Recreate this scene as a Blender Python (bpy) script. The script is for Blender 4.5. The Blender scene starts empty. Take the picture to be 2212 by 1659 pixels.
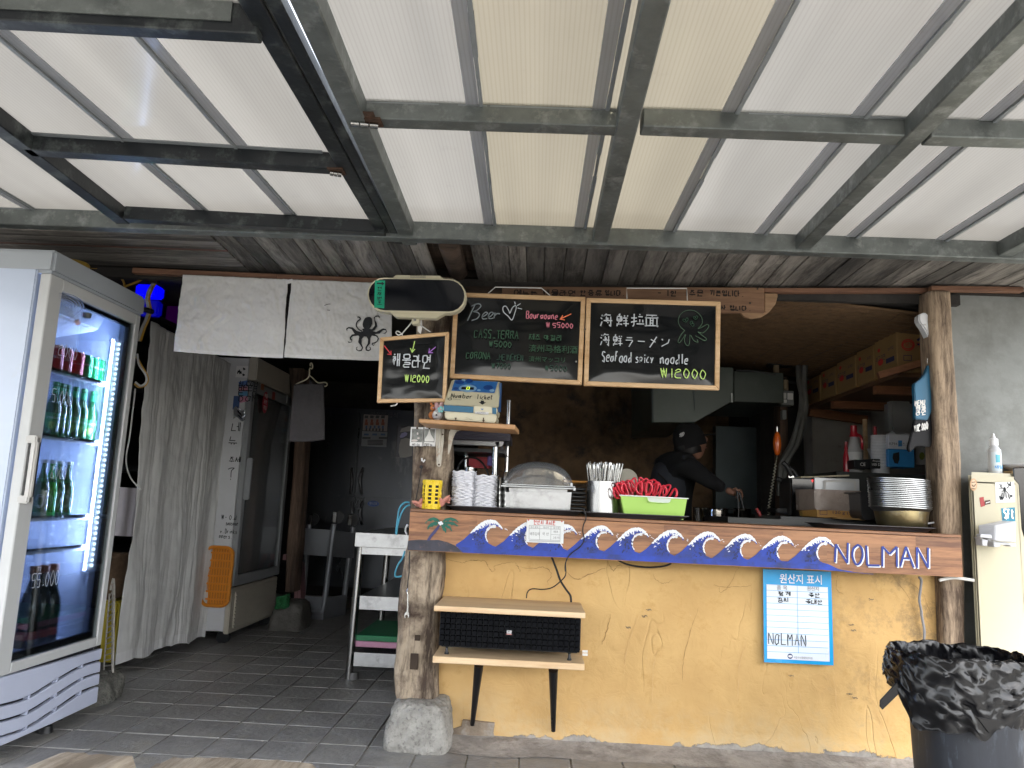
import bpy, bmesh, math, random
from mathutils import Vector, Matrix, noise as mn
random.seed(7)
S = bpy.context.scene
COL = S.collection
R = math.radians
# ------------------------------------------------------------------ camera
F, CX, CY, H = 1661.0, 1106.0, 829.5, 1.05      # focal length and frame in pixels of a 2212 x 1659 frame; eye height
_y = Vector((1159-CX, -(1092-CY), F)).normalized()
_r = R(2.5)
_z = Vector((math.sin(_r), math.cos(_r), 0)); _z.z = -(_z.x*_y.x+_z.y*_y.y)/_y.z; _z.normalize()
_x = _y.cross(_z)
if _x.x < 0: _x = -_x
AX = (_x, _y, _z)
cd = bpy.data.cameras.new('camera'); cam = bpy.data.objects.new('camera', cd); COL.objects.link(cam)
cd.sensor_width = 36; cd.lens = F/2212*36; cd.clip_start = .05; cd.clip_end = 600
cam.matrix_world = Matrix(((_x.x, _x.y, -_x.z, 0), (_y.x, _y.y, -_y.z, 0), (_z.x, _z.y, -_z.z, H), (0, 0, 0, 1)))
S.camera = cam
# ------------------------------------------------------------------ world, sun, exposure
W = bpy.data.worlds.new('World'); S.world = W; W.use_nodes = True
nt = W.node_tree; nt.nodes.clear()
sky = nt.nodes.new('ShaderNodeTexSky'); sky.sky_type = 'NISHITA'; sky.sun_disc = False
SUN_EL, SUN_AZ = R(50), R(160)       # high over the yard: the canopy glows, the front stays in its shade
sky.sun_elevation = SUN_EL; sky.sun_rotation = SUN_AZ; sky.dust_density = 3.0; sky.air_density = 1.0
hs = nt.nodes.new('ShaderNodeHueSaturation'); hs.inputs['Saturation'].default_value = .3
bg = nt.nodes.new('ShaderNodeBackground'); bg.inputs[1].default_value = .15
wo = nt.nodes.new('ShaderNodeOutputWorld')
nt.links.new(sky.outputs[0], hs.inputs['Color']); nt.links.new(hs.outputs[0], bg.inputs[0]); nt.links.new(bg.outputs[0], wo.inputs[0])
sl = bpy.data.lights.new('sun', 'SUN'); sl.energy = 1.5; sl.angle = R(20); sl.color = (1, .96, .9)
so = bpy.data.objects.new('sun', sl); COL.objects.link(so)
sd = Vector((math.sin(SUN_AZ)*math.cos(SUN_EL), math.cos(SUN_AZ)*math.cos(SUN_EL), math.sin(SUN_EL)))
so.rotation_euler = sd.to_track_quat('Z', 'Y').to_euler(); so.location = (0, 0, 12)
S.view_settings.view_transform = 'Standard'; S.view_settings.look = 'None'
S.view_settings.exposure = 2.85; S.view_settings.gamma = 1; S.view_settings.use_curve_mapping = False
S.cycles.use_denoising = True
S.cycles.max_bounces = 8; S.cycles.transparent_max_bounces = 16; S.cycles.diffuse_bounces = 4
S.cycles.glossy_bounces = 3; S.cycles.transmission_bounces = 6; S.cycles.sample_clamp_indirect = 6
S.cycles.caustics_reflective = False; S.cycles.caustics_refractive = False
S.cycles.blur_glossy = 1.0
# ------------------------------------------------------------------ pixel -> place helpers
def ray(p):
    d = Vector((p[0]-CX, -(p[1]-CY), F)); return Vector((_x.dot(d), _y.dot(d), _z.dot(d)))
def aY(p, y):
    d = ray(p); t = y/d.y; return Vector((d.x*t, y, H+d.z*t))
def aZ(p, z):
    d = ray(p); t = (z-H)/d.z; return Vector((d.x*t, d.y*t, z))
def aX(p, x):
    d = ray(p); t = x/d.x; return Vector((x, d.y*t, H+d.z*t))
def reg(x0, y0, s): return lambda x, y: ((x0+x/s)/1.8228, (y0+y/s)/1.8228)
ZA = reg(0,950,1.4429); ZB = reg(0,2000,1.62); ZC = reg(450,1000,1.8435); ZD = reg(1400,1050,2.212); ZE = reg(2200,1050,2.37)
ZF = reg(2900,1050,1.9514); ZG = reg(1550,1600,2.4578); ZH = reg(2200,1700,2.4578); ZI = reg(2950,1600,2.0444); ZJ = reg(1400,2150,1.8982)
ZK = reg(2400,2100,1.3554); ZL = reg(850,1400,1.2294); ZM = reg(0,0,1.3012); ZN = reg(1300,0,1.4429); ZO = reg(2500,0,1.3825)
ZQ = reg(1000,2000,2.37); ZR = reg(1600,1350,2.2117); ZS = reg(3500,1700,1.2538); ZT = reg(400,2000,2.37); ZU = reg(0,850,2.212)
# ------------------------------------------------------------------ materials
_mc = {}
def mat(name, col, rough=.6, metal=0, var=.12, vs=6., st=(1,1,1), dirt=None, bump=(0,60), coat=0, emis=0, alpha=1, spec=.5, trans=0, ior=1.45, sub=0):
    if name in _mc: return _mc[name]
    m = bpy.data.materials.new(name); m.use_nodes = True; t = m.node_tree; N = t.nodes; L = t.links
    b = N['Principled BSDF']
    b.inputs['Metallic'].default_value = metal; b.inputs['Coat Weight'].default_value = coat
    b.inputs['Specular IOR Level'].default_value = spec; b.inputs['Transmission Weight'].default_value = trans; b.inputs['IOR'].default_value = ior
    b.inputs['Alpha'].default_value = alpha
    if emis:
        b.inputs['Emission Color'].default_value = (*col, 1); b.inputs['Emission Strength'].default_value = emis
    tc = N.new('ShaderNodeTexCoord'); oi = N.new('ShaderNodeObjectInfo'); ad = N.new('ShaderNodeVectorMath'); ad.operation = 'ADD'
    sc = N.new('ShaderNodeVectorMath'); sc.operation = 'MULTIPLY'; sc.inputs[1].default_value = st
    mu = N.new('ShaderNodeVectorMath'); mu.operation = 'SCALE'; mu.inputs['Scale'].default_value = 37.
    L.new(oi.outputs['Random'], mu.inputs[0]); L.new(tc.outputs['Object'], ad.inputs[0]); L.new(mu.outputs[0], ad.inputs[1]); L.new(ad.outputs[0], sc.inputs[0])
    V = sc.outputs[0]
    n = N.new('ShaderNodeTexNoise'); n.inputs['Scale'].default_value = vs; n.inputs['Detail'].default_value = 6; n.inputs['Roughness'].default_value = .65; L.new(V, n.inputs['Vector'])
    r = N.new('ShaderNodeValToRGB'); r.color_ramp.elements[0].position = .3; r.color_ramp.elements[1].position = .7
    r.color_ramp.elements[0].color = (*[max(0, c*(1-var)) for c in col], 1); r.color_ramp.elements[1].color = (*[min(1, c*(1+var)) for c in col], 1)
    L.new(n.outputs['Fac'], r.inputs['Fac']); out = r.outputs['Color']
    if dirt:
        dc, am, ds = dirt[:3]
        n2 = N.new('ShaderNodeTexNoise'); n2.inputs['Scale'].default_value = ds; n2.inputs['Detail'].default_value = 8; n2.inputs['Roughness'].default_value = .7; L.new(V, n2.inputs['Vector'])
        r2 = N.new('ShaderNodeValToRGB'); r2.color_ramp.elements[0].position = 1-am-.12; r2.color_ramp.elements[1].position = min(1, 1-am+.08)
        mx = N.new('ShaderNodeMixRGB'); mx.inputs['Color2'].default_value = (*dc, 1)
        L.new(n2.outputs['Fac'], r2.inputs['Fac']); L.new(r2.outputs['Color'], mx.inputs['Fac']); L.new(out, mx.inputs['Color1']); out = mx.outputs['Color']
    L.new(out, b.inputs['Base Color'])
    mr = N.new('ShaderNodeMapRange'); mr.inputs['To Min'].default_value = max(.02, rough-.08-.1*var); mr.inputs['To Max'].default_value = min(1, rough+.08+.1*var)
    L.new(n.outputs['Fac'], mr.inputs['Value']); L.new(mr.outputs[0], b.inputs['Roughness'])
    if bump[0]:
        n3 = N.new('ShaderNodeTexNoise'); n3.inputs['Scale'].default_value = bump[1]; n3.inputs['Detail'].default_value = 5; L.new(V, n3.inputs['Vector'])
        bp = N.new('ShaderNodeBump'); bp.inputs['Strength'].default_value = bump[0]; bp.inputs['Distance'].default_value = .01
        L.new(n3.outputs['Fac'], bp.inputs['Height']); L.new(bp.outputs[0], b.inputs['Normal'])
    _mc[name] = m; return m
def wood(name, c1, c2, ax='x', sc=1., rough=.7, bump=.35, grain=28., dirt=None, var=.2, st=.08):
    """grain stretched along one axis, with a random shift and tone per object"""
    if name in _mc: return _mc[name]
    m = bpy.data.materials.new(name); m.use_nodes = True; t = m.node_tree; N = t.nodes; L = t.links; b = N['Principled BSDF']
    s = {'x': (st,1,1), 'y': (1,st,1), 'z': (1,1,st)}[ax]
    tc = N.new('ShaderNodeTexCoord'); oi = N.new('ShaderNodeObjectInfo'); mu = N.new('ShaderNodeVectorMath'); mu.operation = 'SCALE'; mu.inputs['Scale'].default_value = 53.
    ad = N.new('ShaderNodeVectorMath'); ad.operation = 'ADD'; L.new(oi.outputs['Random'], mu.inputs[0]); L.new(tc.outputs['Object'], ad.inputs[0]); L.new(mu.outputs[0], ad.inputs[1])
    ds = N.new('ShaderNodeTexNoise'); ds.inputs['Scale'].default_value = 3.*sc; ds.inputs['Detail'].default_value = 2; L.new(ad.outputs[0], ds.inputs['Vector'])
    dm = N.new('ShaderNodeVectorMath'); dm.operation = 'MULTIPLY_ADD'; dm.inputs[1].default_value = (.05,.05,.05); L.new(ds.outputs['Color'], dm.inputs[0]); L.new(ad.outputs[0], dm.inputs[2])
    sv = N.new('ShaderNodeVectorMath'); sv.operation = 'MULTIPLY'; sv.inputs[1].default_value = s; L.new(dm.outputs[0], sv.inputs[0])
    n = N.new('ShaderNodeTexNoise'); n.inputs['Scale'].default_value = grain*2.8*sc; n.inputs['Detail'].default_value = 8; n.inputs['Roughness'].default_value = .7; L.new(sv.outputs[0], n.inputs['Vector'])
    n2 = N.new('ShaderNodeTexNoise'); n2.inputs['Scale'].default_value = grain*.45*sc; n2.inputs['Detail'].default_value = 3; L.new(sv.outputs[0], n2.inputs['Vector'])
    mm = N.new('ShaderNodeMath'); mm.operation = 'MULTIPLY_ADD'; mm.inputs[1].default_value = .55; L.new(n2.outputs['Fac'], mm.inputs[0])
    m3 = N.new('ShaderNodeMath'); m3.operation = 'MULTIPLY'; m3.inputs[1].default_value = .55; L.new(n.outputs['Fac'], m3.inputs[0]); L.new(m3.outputs[0], mm.inputs[2])
    r = N.new('ShaderNodeValToRGB'); r.color_ramp.elements[0].position = .44; r.color_ramp.elements[1].position = .64
    r.color_ramp.elements[0].color = (*c1, 1); r.color_ramp.elements[1].color = (*c2, 1); L.new(mm.outputs[0], r.inputs['Fac'])
    out = r.outputs['Color']
    if dirt:
        dc, am, dsc = dirt
        n4 = N.new('ShaderNodeTexNoise'); n4.inputs['Scale'].default_value = dsc; n4.inputs['Detail'].default_value = 7; n4.inputs['Roughness'].default_value = .7; L.new(ad.outputs[0], n4.inputs['Vector'])
        r2 = N.new('ShaderNodeValToRGB'); r2.color_ramp.elements[0].position = 1-am-.12; r2.color_ramp.elements[1].position = min(1, 1-am+.1)
        mx = N.new('ShaderNodeMixRGB'); mx.inputs['Color2'].default_value = (*dc, 1)
        L.new(n4.outputs['Fac'], r2.inputs['Fac']); L.new(r2.outputs['Color'], mx.inputs['Fac']); L.new(out, mx.inputs['Color1']); out = mx.outputs['Color']
    h = N.new('ShaderNodeHueSaturation'); vr = N.new('ShaderNodeMapRange'); vr.inputs['To Min'].default_value = 1-var; vr.inputs['To Max'].default_value = 1+var
    L.new(oi.outputs['Random'], vr.inputs['Value']); L.new(vr.outputs[0], h.inputs['Value']); L.new(out, h.inputs['Color']); L.new(h.outputs[0], b.inputs['Base Color'])
    b.inputs['Roughness'].default_value = rough
    bp = N.new('ShaderNodeBump'); bp.inputs['Strength'].default_value = bump; bp.inputs['Distance'].default_value = .006; L.new(mm.outputs[0], bp.inputs['Height']); L.new(bp.outputs[0], b.inputs['Normal'])
    _mc[name] = m; return m
def glass(name, tint=(.9,.95,.95), rough=.02, mixf=.12, haze=0):
    if name in _mc: return _mc[name]
    m = bpy.data.materials.new(name); m.use_nodes = True; t = m.node_tree; t.nodes.clear(); N = t.nodes; L = t.links
    tr = N.new('ShaderNodeBsdfTransparent'); tr.inputs[0].default_value = (*tint, 1)
    gl = N.new('ShaderNodeBsdfGlossy'); gl.inputs['Roughness'].default_value = rough
    fr = N.new('ShaderNodeFresnel'); fr.inputs[0].default_value = 1.45
    ma = N.new('ShaderNodeMath'); ma.operation = 'MULTIPLY_ADD'; ma.inputs[1].default_value = .8; ma.inputs[2].default_value = mixf-.03; L.new(fr.outputs[0], ma.inputs[0])
    mx = N.new('ShaderNodeMixShader'); o = N.new('ShaderNodeOutputMaterial')
    L.new(ma.outputs[0], mx.inputs[0]); L.new(tr.outputs[0], mx.inputs[1]); L.new(gl.outputs[0], mx.inputs[2]); L.new(mx.outputs[0], o.inputs[0])
    if haze:
        df = N.new('ShaderNodeBsdfDiffuse'); df.inputs[0].default_value = (.8,.82,.85,1); m2 = N.new('ShaderNodeMixShader'); m2.inputs[0].default_value = haze; L.new(mx.outputs[0], m2.inputs[1]); L.new(df.outputs[0], m2.inputs[2]); L.new(m2.outputs[0], o.inputs[0])  # white diffuse veil paints reflected sky brightness onto the glass
    _mc[name] = m; return m
# ------------------------------------------------------------------ things and parts
def tag(o, label=None, cat=None, group=None, kind=None):
    if label: o['label'] = label
    if cat: o['category'] = cat
    if group: o['group'] = group
    if kind: o['kind'] = kind
    return o
def T(name, label, cat, loc=(0,0,0), group=None):
    o = bpy.data.objects.new(name, None); o.empty_display_size = .05; COL.objects.link(o); o.location = loc
    return tag(o, label, cat, group)
def org(o):
    v = Vector((0,0,0))
    while o: v += o.location; o = o.parent
    return v
def dup(o, loc=None, parent=None, label=None, group=None):
    c = o.copy(); COL.objects.link(c)
    if parent: c.parent = parent
    if loc is not None: c.location = loc
    if label: c['label'] = label
    if group: c['group'] = group
    for ch in [k for k in bpy.data.objects if k.parent == o]: dup(ch, parent=c)
    return c
class MB:
    def __init__(s): s.v = []; s.f = []
    def add(s, vs, fs):
        n = len(s.v); s.v += [Vector(v) for v in vs]; s.f += [tuple(i+n for i in f) for f in fs]; return s
    def box(s, a, b, M=None):
        (x0,y0,z0),(x1,y1,z1) = a, b
        x0,x1 = sorted((x0,x1)); y0,y1 = sorted((y0,y1)); z0,z1 = sorted((z0,z1))
        vs = [Vector(p) for p in ((x0,y0,z0),(x1,y0,z0),(x1,y1,z0),(x0,y1,z0),(x0,y0,z1),(x1,y0,z1),(x1,y1,z1),(x0,y1,z1))]
        if M: vs = [M @ v for v in vs]
        return s.add(vs, [(0,3,2,1),(4,5,6,7),(0,1,5,4),(1,2,6,5),(2,3,7,6),(3,0,4,7)])
    def hexa(s, vs): return s.add(vs, [(0,3,2,1),(4,5,6,7),(0,1,5,4),(1,2,6,5),(2,3,7,6),(3,0,4,7)])
    def bar(s, p, q, w, h, up=(0,0,1)):
        """box beam between p and q, w wide, h high below the line p-q"""
        p, q, up = Vector(p), Vector(q), Vector(up); d = (q-p).normalized(); r = d.cross(up).normalized()*w/2; u = r.cross(d).normalized()
        if u.dot(up) < 0: u = -u
        u = u*h
        return s.hexa([p-r-u, p+r-u, q+r-u, q-r-u, p-r, p+r, q+r, q-r])
    def prism(s, poly, d):
        """poly: ring of world points; d: extrusion vector"""
        n = len(poly); d = Vector(d); vs = [Vector(p) for p in poly]; vs += [v+d for v in vs]
        return s.add(vs, [tuple(range(n)), tuple(range(2*n-1, n-1, -1))]+[(i, i+n, (i+1)%n+n, (i+1)%n) for i in range(n)])
    def tube(s, pts, r, n=8, cap=True, rs=None):
        pts = [Vector(p) for p in pts]; m = len(pts); up = Vector((.13,.21,.97)); vs = []; fs = []
        for i, p in enumerate(pts):
            d = (pts[min(i+1, m-1)]-pts[max(i-1, 0)]).normalized()
            a = d.cross(up)
            if a.length < .05: a = d.cross(Vector((1,0,0)))
            a.normalize(); b = d.cross(a); rr = rs[i] if rs else r
            vs += [p+(a*math.cos(2*math.pi*k/n)+b*math.sin(2*math.pi*k/n))*rr for k in range(n)]
        for i in range(m-1):
            fs += [(i*n+k, i*n+(k+1)%n, (i+1)*n+(k+1)%n, (i+1)*n+k) for k in range(n)]
        if cap: fs += [tuple(range(n-1,-1,-1)), tuple(range((m-1)*n, m*n))]
        return s.add(vs, fs)
    def lathe(s, c, prof, n=20, sx=1, sy=1, M=None, cap=True):
        c = Vector(c); vs = []; fs = []; m = len(prof)
        for r, z in prof:
            for k in range(n):
                a = 2*math.pi*k/n; v = Vector((r*math.cos(a)*sx, r*math.sin(a)*sy, z))
                vs.append(c+(M @ v if M else v))
        for i in range(m-1): fs += [(i*n+k, i*n+(k+1)%n, (i+1)*n+(k+1)%n, (i+1)*n+k) for k in range(n)]
        if cap: fs += [tuple(range(n-1,-1,-1)), tuple(range((m-1)*n, m*n))]
        return s.add(vs, fs)
    def rib(s, pts, w, nrm=(0,-1,0)):
        """flat painted stroke: a mitred strip through pts in the plane with normal nrm"""
        pts = [Vector(p) for p in pts]; nrm = Vector(nrm)
        if len(pts) == 1: pts = [pts[0], pts[0]+Vector((w,0,0))]
        vs = []; m = len(pts)
        for i, p in enumerate(pts):
            d0 = (p-pts[i-1]).normalized() if i else (pts[1]-p).normalized()
            d1 = (pts[i+1]-p).normalized() if i < m-1 else d0
            d = d0+d1; d = d.normalized() if d.length > .2 else d1
            a = d.cross(nrm).normalized(); k = w/2/max(.5, abs(d.dot(d1)))
            vs += [p-a*k, p+a*k]
        return s.add(vs, [(2*i, 2*i+1, 2*i+3, 2*i+2) for i in range(m-1)])
    def grid(s, fn, nu, nv):
        vs = [fn(i/nu, j/nv) for j in range(nv+1) for i in range(nu+1)]; w = nu+1
        return s.add(vs, [(j*w+i, j*w+i+1, (j+1)*w+i+1, (j+1)*w+i) for j in range(nv) for i in range(nu)])
    def mesh(s, name, o=Vector((0,0,0)), smooth=False, bev=0):
        me = bpy.data.meshes.new(name); me.from_pydata([tuple(v-o) for v in s.v], [], s.f)
        if bev:
            bm = bmesh.new(); bm.from_mesh(me); bmesh.ops.recalc_face_normals(bm, faces=bm.faces)
            bmesh.ops.bevel(bm, geom=[e for e in bm.edges if e.calc_face_angle(0) > .5], offset=bev, segments=2 if bev > .004 else 1, affect='EDGES', clamp_overlap=True)
            bm.to_mesh(me); bm.free()
        else:
            bm = bmesh.new(); bm.from_mesh(me); bmesh.ops.recalc_face_normals(bm, faces=bm.faces); bm.to_mesh(me); bm.free()
        if smooth:
            for p in me.polygons: p.use_smooth = True
            if smooth != 'all' and hasattr(me, 'set_sharp_from_angle'): me.set_sharp_from_angle(angle=R(38))
        me.update(); return me
    def build(s, name, m, parent=None, smooth=False, bev=0, label=None, kind=None, base=False):
        o0 = org(parent)
        if not parent and s.v:
            xs = [v.x for v in s.v]; ys = [v.y for v in s.v]; zs = [v.z for v in s.v]
            o0 = Vector(((min(xs)+max(xs))/2, (min(ys)+max(ys))/2, min(zs)))
        me = s.mesh(name, o0, smooth, bev); me.materials.append(m)
        o = bpy.data.objects.new(name, me); COL.objects.link(o)
        if parent: o.parent = parent
        else: o.location = o0
        return tag(o, label, kind=kind)
    def thing(s, name, m, label, cat, group=None, smooth=False, bev=0):
        return tag(s.build(name, m, None, smooth, bev), label, cat, group)
def smoothpath(pts, n=6):
    P = [Vector(p) for p in pts]
    if len(P) < 3: return P
    out = []
    for i in range(len(P)-1):
        a, b, c, d = P[max(i-1,0)], P[i], P[i+1], P[min(i+2, len(P)-1)]
        for k in range(n):
            t = k/n; out.append(.5*((2*b)+(c-a)*t+(2*a-5*b+4*c-d)*t*t+(3*b-a-3*c+d)*t**3))
    return out+[P[-1]]
def bx(name, a, b, m, parent=None, bev=0, **k): return MB().box(a, b).build(name, m, parent, bev=bev, **k)
def pl(pts, y): return [aY(p, y) for p in pts]
def wire(pts, r, m, name, label, cat, group=None, parent=None, n=5):
    mb = MB().tube(smoothpath(pts, n), r, 6)
    if parent: return mb.build(name, m, parent, smooth=True)
    return mb.thing(name, m, label, cat, group, smooth=True)
# ------------------------------------------------------------------ lettering
def txt(s, o, u, v, m, name='lettering', parent=None, w=None, h=None, off=.0006, bold=0, kind=None):
    """printed words: o = lower left corner, u/v = unit directions, w or h = size in metres"""
    c = bpy.data.curves.new(name, 'FONT'); c.body = s; c.size = 1; c.resolution_u = 2; c.offset = bold
    t = bpy.data.objects.new(name, c); COL.objects.link(t)
    dg = bpy.context.evaluated_depsgraph_get(); me = bpy.data.meshes.new_from_object(t.evaluated_get(dg))
    bpy.data.objects.remove(t)
    vs = [q.co.copy() for q in me.vertices]
    if not vs: return None
    x0 = min(q.x for q in vs); x1 = max(q.x for q in vs); y0 = min(q.y for q in vs); y1 = max(q.y for q in vs)
    ku = (w/(x1-x0)) if w else h/(y1-y0); kv = (h/(y1-y0)) if h else ku
    u, v = Vector(u).normalized(), Vector(v).normalized(); nn = u.cross(v); o = Vector(o)+nn*off
    mb = MB().add([o+u*(q.x-x0)*ku+v*(q.y-y0)*kv for q in vs], [tuple(p.vertices) for p in me.polygons])
    return mb.build(name, m, parent, kind=kind)
GL = {'B':'000979686656050 0'.replace(' ','')+' 0555645350300'.replace(' ',''),}
GL = {
'A':'003960 1454','B':'0009 094958574505 0545545250300'[:-1],'C':'6748180603021051','D':'0009395653300 0'.replace(' ','')[:-1],
'E':'69090060 0555','F':'690900 0555','H':'0009 6960 0565','I':'3930','K':'0009 690560','L':'090060','M':'0009356960','N':'00096069',
'O':'2918050211203152576849 29'.replace(' ','').replace('4929','49')+'29','R':'0009 095958554505 3560','S':'6859291716355452501102','T':'0969 3930','U':'0902204164 69'.replace(' ',''),
'W':'0920395069','₩':'0920395069 0656','0':'29170420405265573929','1':'2920','2':'07295957300060'.replace('3000','0500'),'3':'085955355250 10','4':'490363 4940','5':'690905455452501001',
'6':'5815023051543515','7':'096920','8':'2958254150203254 29','9':'5929174 5576950','.':'3031','/':'1060' ,'?':'0829593732 3130','-':'1555',',':'3120',
'a':'5434140201205155 5560','b':'0900 0425454 13000'.replace(' ',''),'c':'5535130210 50','d':'5950 5434140201205 1'.replace(' ',''),'e':'0353553514021050','f':'592900 0545','g':'5434140211 31 55 5540 10'.replace(' ',''),
'h':'0900 03254550','i':'2520 2728','k':'0900 450350','l':'2921 30'.replace(' ',''),'m':'0500 0425302 5'.replace(' ','')+' 0435455550','n':'0500 03254550','o':'25030120405254 3525'.replace(' ',''),
'p':'0500 05'+'35533202','r':'0500 03254 5'.replace(' ',''),'s':'5435141232 412010 00'.replace(' ',''),'t':'2922315 1 0757'.replace(' 1 ','1 '),'u':'0502204055 5550','v':'053055','y':'0522 5510','w':'0510254055',
}
# clean-up of the few glyphs whose point strings need an even length
GL.update({'B':'0009 0949585745 05455452 504000'.replace('5452 50','545250'),'D':'000939565330 00'.replace(' ',''),'O':'29180502112031525768 4929'.replace(' ',''),'U':'090220416469','S':'68592917163554525011',
'3':'08294957354552401001','9':'59291746556950','8':'295825425010012529','b':'0900 0425455341301 0'.replace(' ',''),'c':'55351302103050','d':'5950 543413021031 51'.replace(' ',''),
'g':'54341403113152 55512000'.replace('3152 55','3152 55'),'p':'0500 055542320 2'.replace(' ',''),'m':'0500 04253430 34455550','s':'5435142352401000','t':'29223151 0757','o':'2503012040525525','r':'0500 032545','l':'292131','h':'0900 03254550','a':'543414020120 4154 5551'.replace('0120 4154','01204154'),'5':'6909054554525010'})
JC = {'ㄱ':'1888 8844'.replace(' ','')[:6]+'42','ㄴ':'180181','ㄷ':'8818118 1'.replace(' ',''),'ㄹ':'1888855 5'.replace(' ','')[:6]+'1511'+'81','ㅁ':'181181 8818'.replace(' ',''),'ㅂ':'1811 8881 1585 1181','ㅅ':'4811 4681','ㅇ':'48271442727648',
'ㅈ':'1888 4811 4681','ㅊ':'4948 1777 4711 4681','ㅌ':'8818118 1 1585'.replace('8 1','81'),'ㅍ':'1888 3831 6861 1181','ㅎ':'4948 1777 46254244 656646'.replace('4244 6566','42446566')}
JV = {'ㅏ':('r','3931 3575'),'ㅐ':('r','2921 2565 6961'),'ㅑ':('r','3931 3676 3474'),'ㅓ':('r','6961 1565'),'ㅔ':('r','8981 5951 1555'),'ㅕ':('r','6961 1666 1464'),'ㅣ':('r','5951'),
'ㅗ':('b','4844 0494'),'ㅛ':('b','2844 6864 0494'),'ㅜ':('b','0595 4541'),'ㅠ':('b','0595 3531 6561'),'ㅡ':('b','0494'),'ㅝ':('w',''),'ㅘ':('w','')}
CHO = 'ㄱㄲㄴㄷㄸㄹㅁㅂㅃㅅㅆㅇㅈㅉㅊㅋㅌㅍㅎ'; JUNG = 'ㅏㅐㅑㅒㅓㅔㅕㅖㅗㅘㅙㅚㅛㅜㅝㅞㅟㅠㅡㅢㅣ'; JONG = ' ㄱㄲㄳㄴㄵㄶㄷㄹㄺㄻㄼㄽㄾㄿㅀㅁㅂㅄㅅㅆㅇㅈㅊㅋㅌㅍㅎ'
HZ = {'海':['1817','0615','0013','38274 9'.replace(' ',''),'3878','4743','4474','77737061','2484','5655','5352','2080'[:0] or '5456'],
'鮮':['3928','2838','1747','17144447','1545','3744','1 444'.replace(' ','')+'','1012','2123','3132','4142','6867','8887','5686','5484','5272'+'92','7670'],
'拉':['0646','2921','2110','0344','6968','5787','6563','8583','4292'],'面':['0989','5948','0707'+'0101'+'8181'+'8787'+'0707','3731','5751','3555','3353','0111'],
'ラ':['2777','1575'+'6340'],'ー':['1474'],'メ':['7810','2664'],'ン':['1726','1174'+'87']}
def _pp(s): return [[(int(k[i]), int(k[i+1])) for i in range(0, len(k)-1, 2)] for k in s.split()]
def glyph(ch):
    """strokes of a hand-drawn letter in a box 1 high; returns strokes and advance"""
    if ch == ' ': return [], .45
    if ch in GL: return [[(x/9, y/9) for x, y in st] for st in _pp(GL[ch])], (.62 if ch in '1Iil.,' else .92 if ch not in 'MW₩m' else 1.05)
    if ch in HZ: return [[(int(k[i])/9, int(k[i+1])/9) for i in range(0, len(k)-1, 2)] for k in HZ[ch] if len(k) > 3], 1.15
    c = ord(ch)-0xAC00
    if not 0 <= c < 11172: return [], .5
    a, b, d = CHO[c//588], JUNG[(c % 588)//28], JONG[c % 28]
    out = []
    def put(s, x0, y0, x1, y1):
        for st in _pp(s): out.append([(x0+(x1-x0)*x/9, y0+(y1-y0)*y/9) for x, y in st])
    top = .42 if d != ' ' else 0
    k, vs_ = JV.get(b, ('r', ''))
    if k == 'r': put(JC.get(a, JC['ㅇ']), 0, top, .55, 1); put(vs_, .5, top-.03, 1, 1.03)
    elif k == 'b':
        mid = top+(1-top)*.42; put(JC.get(a, JC['ㅇ']), .12, mid, .88, 1.02); put(vs_, 0, top, 1, mid)
    else:
        put(JC.get(a, JC['ㅇ']), 0, top+.3, .5, 1); put(JV['ㅜ' if b == 'ㅝ' else 'ㅗ'][1], 0, top, .6, top+.33); put(JV['ㅓ' if b == 'ㅝ' else 'ㅏ'][1], .5, top, 1, 1)
    if d != ' ': put(JC.get(d, JC['ㅇ']), .15, -.02, .95, .42)
    return out, 1.12
def hand(s, o, u, v, h, wd, m, name='lettering', parent=None, width=None, off=.0008, slant=0., jit=.03, kern=1.):
    """chalk or marker words as drawn strokes; o lower left, h letter height, wd stroke width"""
    rnd = random.Random(s); x = 0; st = []
    for ch in s:
        g, a = glyph(ch)
        dy = rnd.uniform(-jit, jit)*1.5; ks = 1+rnd.uniform(-jit, jit)*2
        for q in g: st.append([(x+px*ks*.95+rnd.uniform(-jit, jit)*.4, py*ks+dy+rnd.uniform(-jit, jit)*.4) for px, py in q])
        x += a*kern
    u, v = Vector(u).normalized(), Vector(v).normalized(); nn = u.cross(v)
    kx = (width/(x-.2)) if width else h
    mb = MB(); i = 0
    for q in st:
        if len(q) < 2: continue
        pts = [Vector(o)+u*(a*kx+b*h*slant)+v*b*h+nn*(off+i*.00006) for a, b in q]; i += 1
        if len(pts) > 3: pts = smoothpath(pts, 3)
        mb.rib(pts, wd, nn)
    return mb.build(name, m, parent) if mb.v else None
def strokes(lists, y, wd, m, name, parent=None, off=.0008, smooth=True):
    """freehand strokes given on the frontal plane at depth y"""
    mb = MB()
    for i, q in enumerate(lists):
        pts = pl(q, y); pts = smoothpath(pts, 4) if smooth and len(pts) > 2 else pts
        mb.rib([p+Vector((0, -off-i*.00006, 0)) for p in pts], wd)
    return mb.build(name, m, parent)
UX, UZ, UY = Vector((1,0,0)), Vector((0,0,1)), Vector((0,1,0))
def lerp(a, b, t): return a+(b-a)*t
def nz(p, s=1.): return mn.noise(Vector(p)*s)
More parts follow.
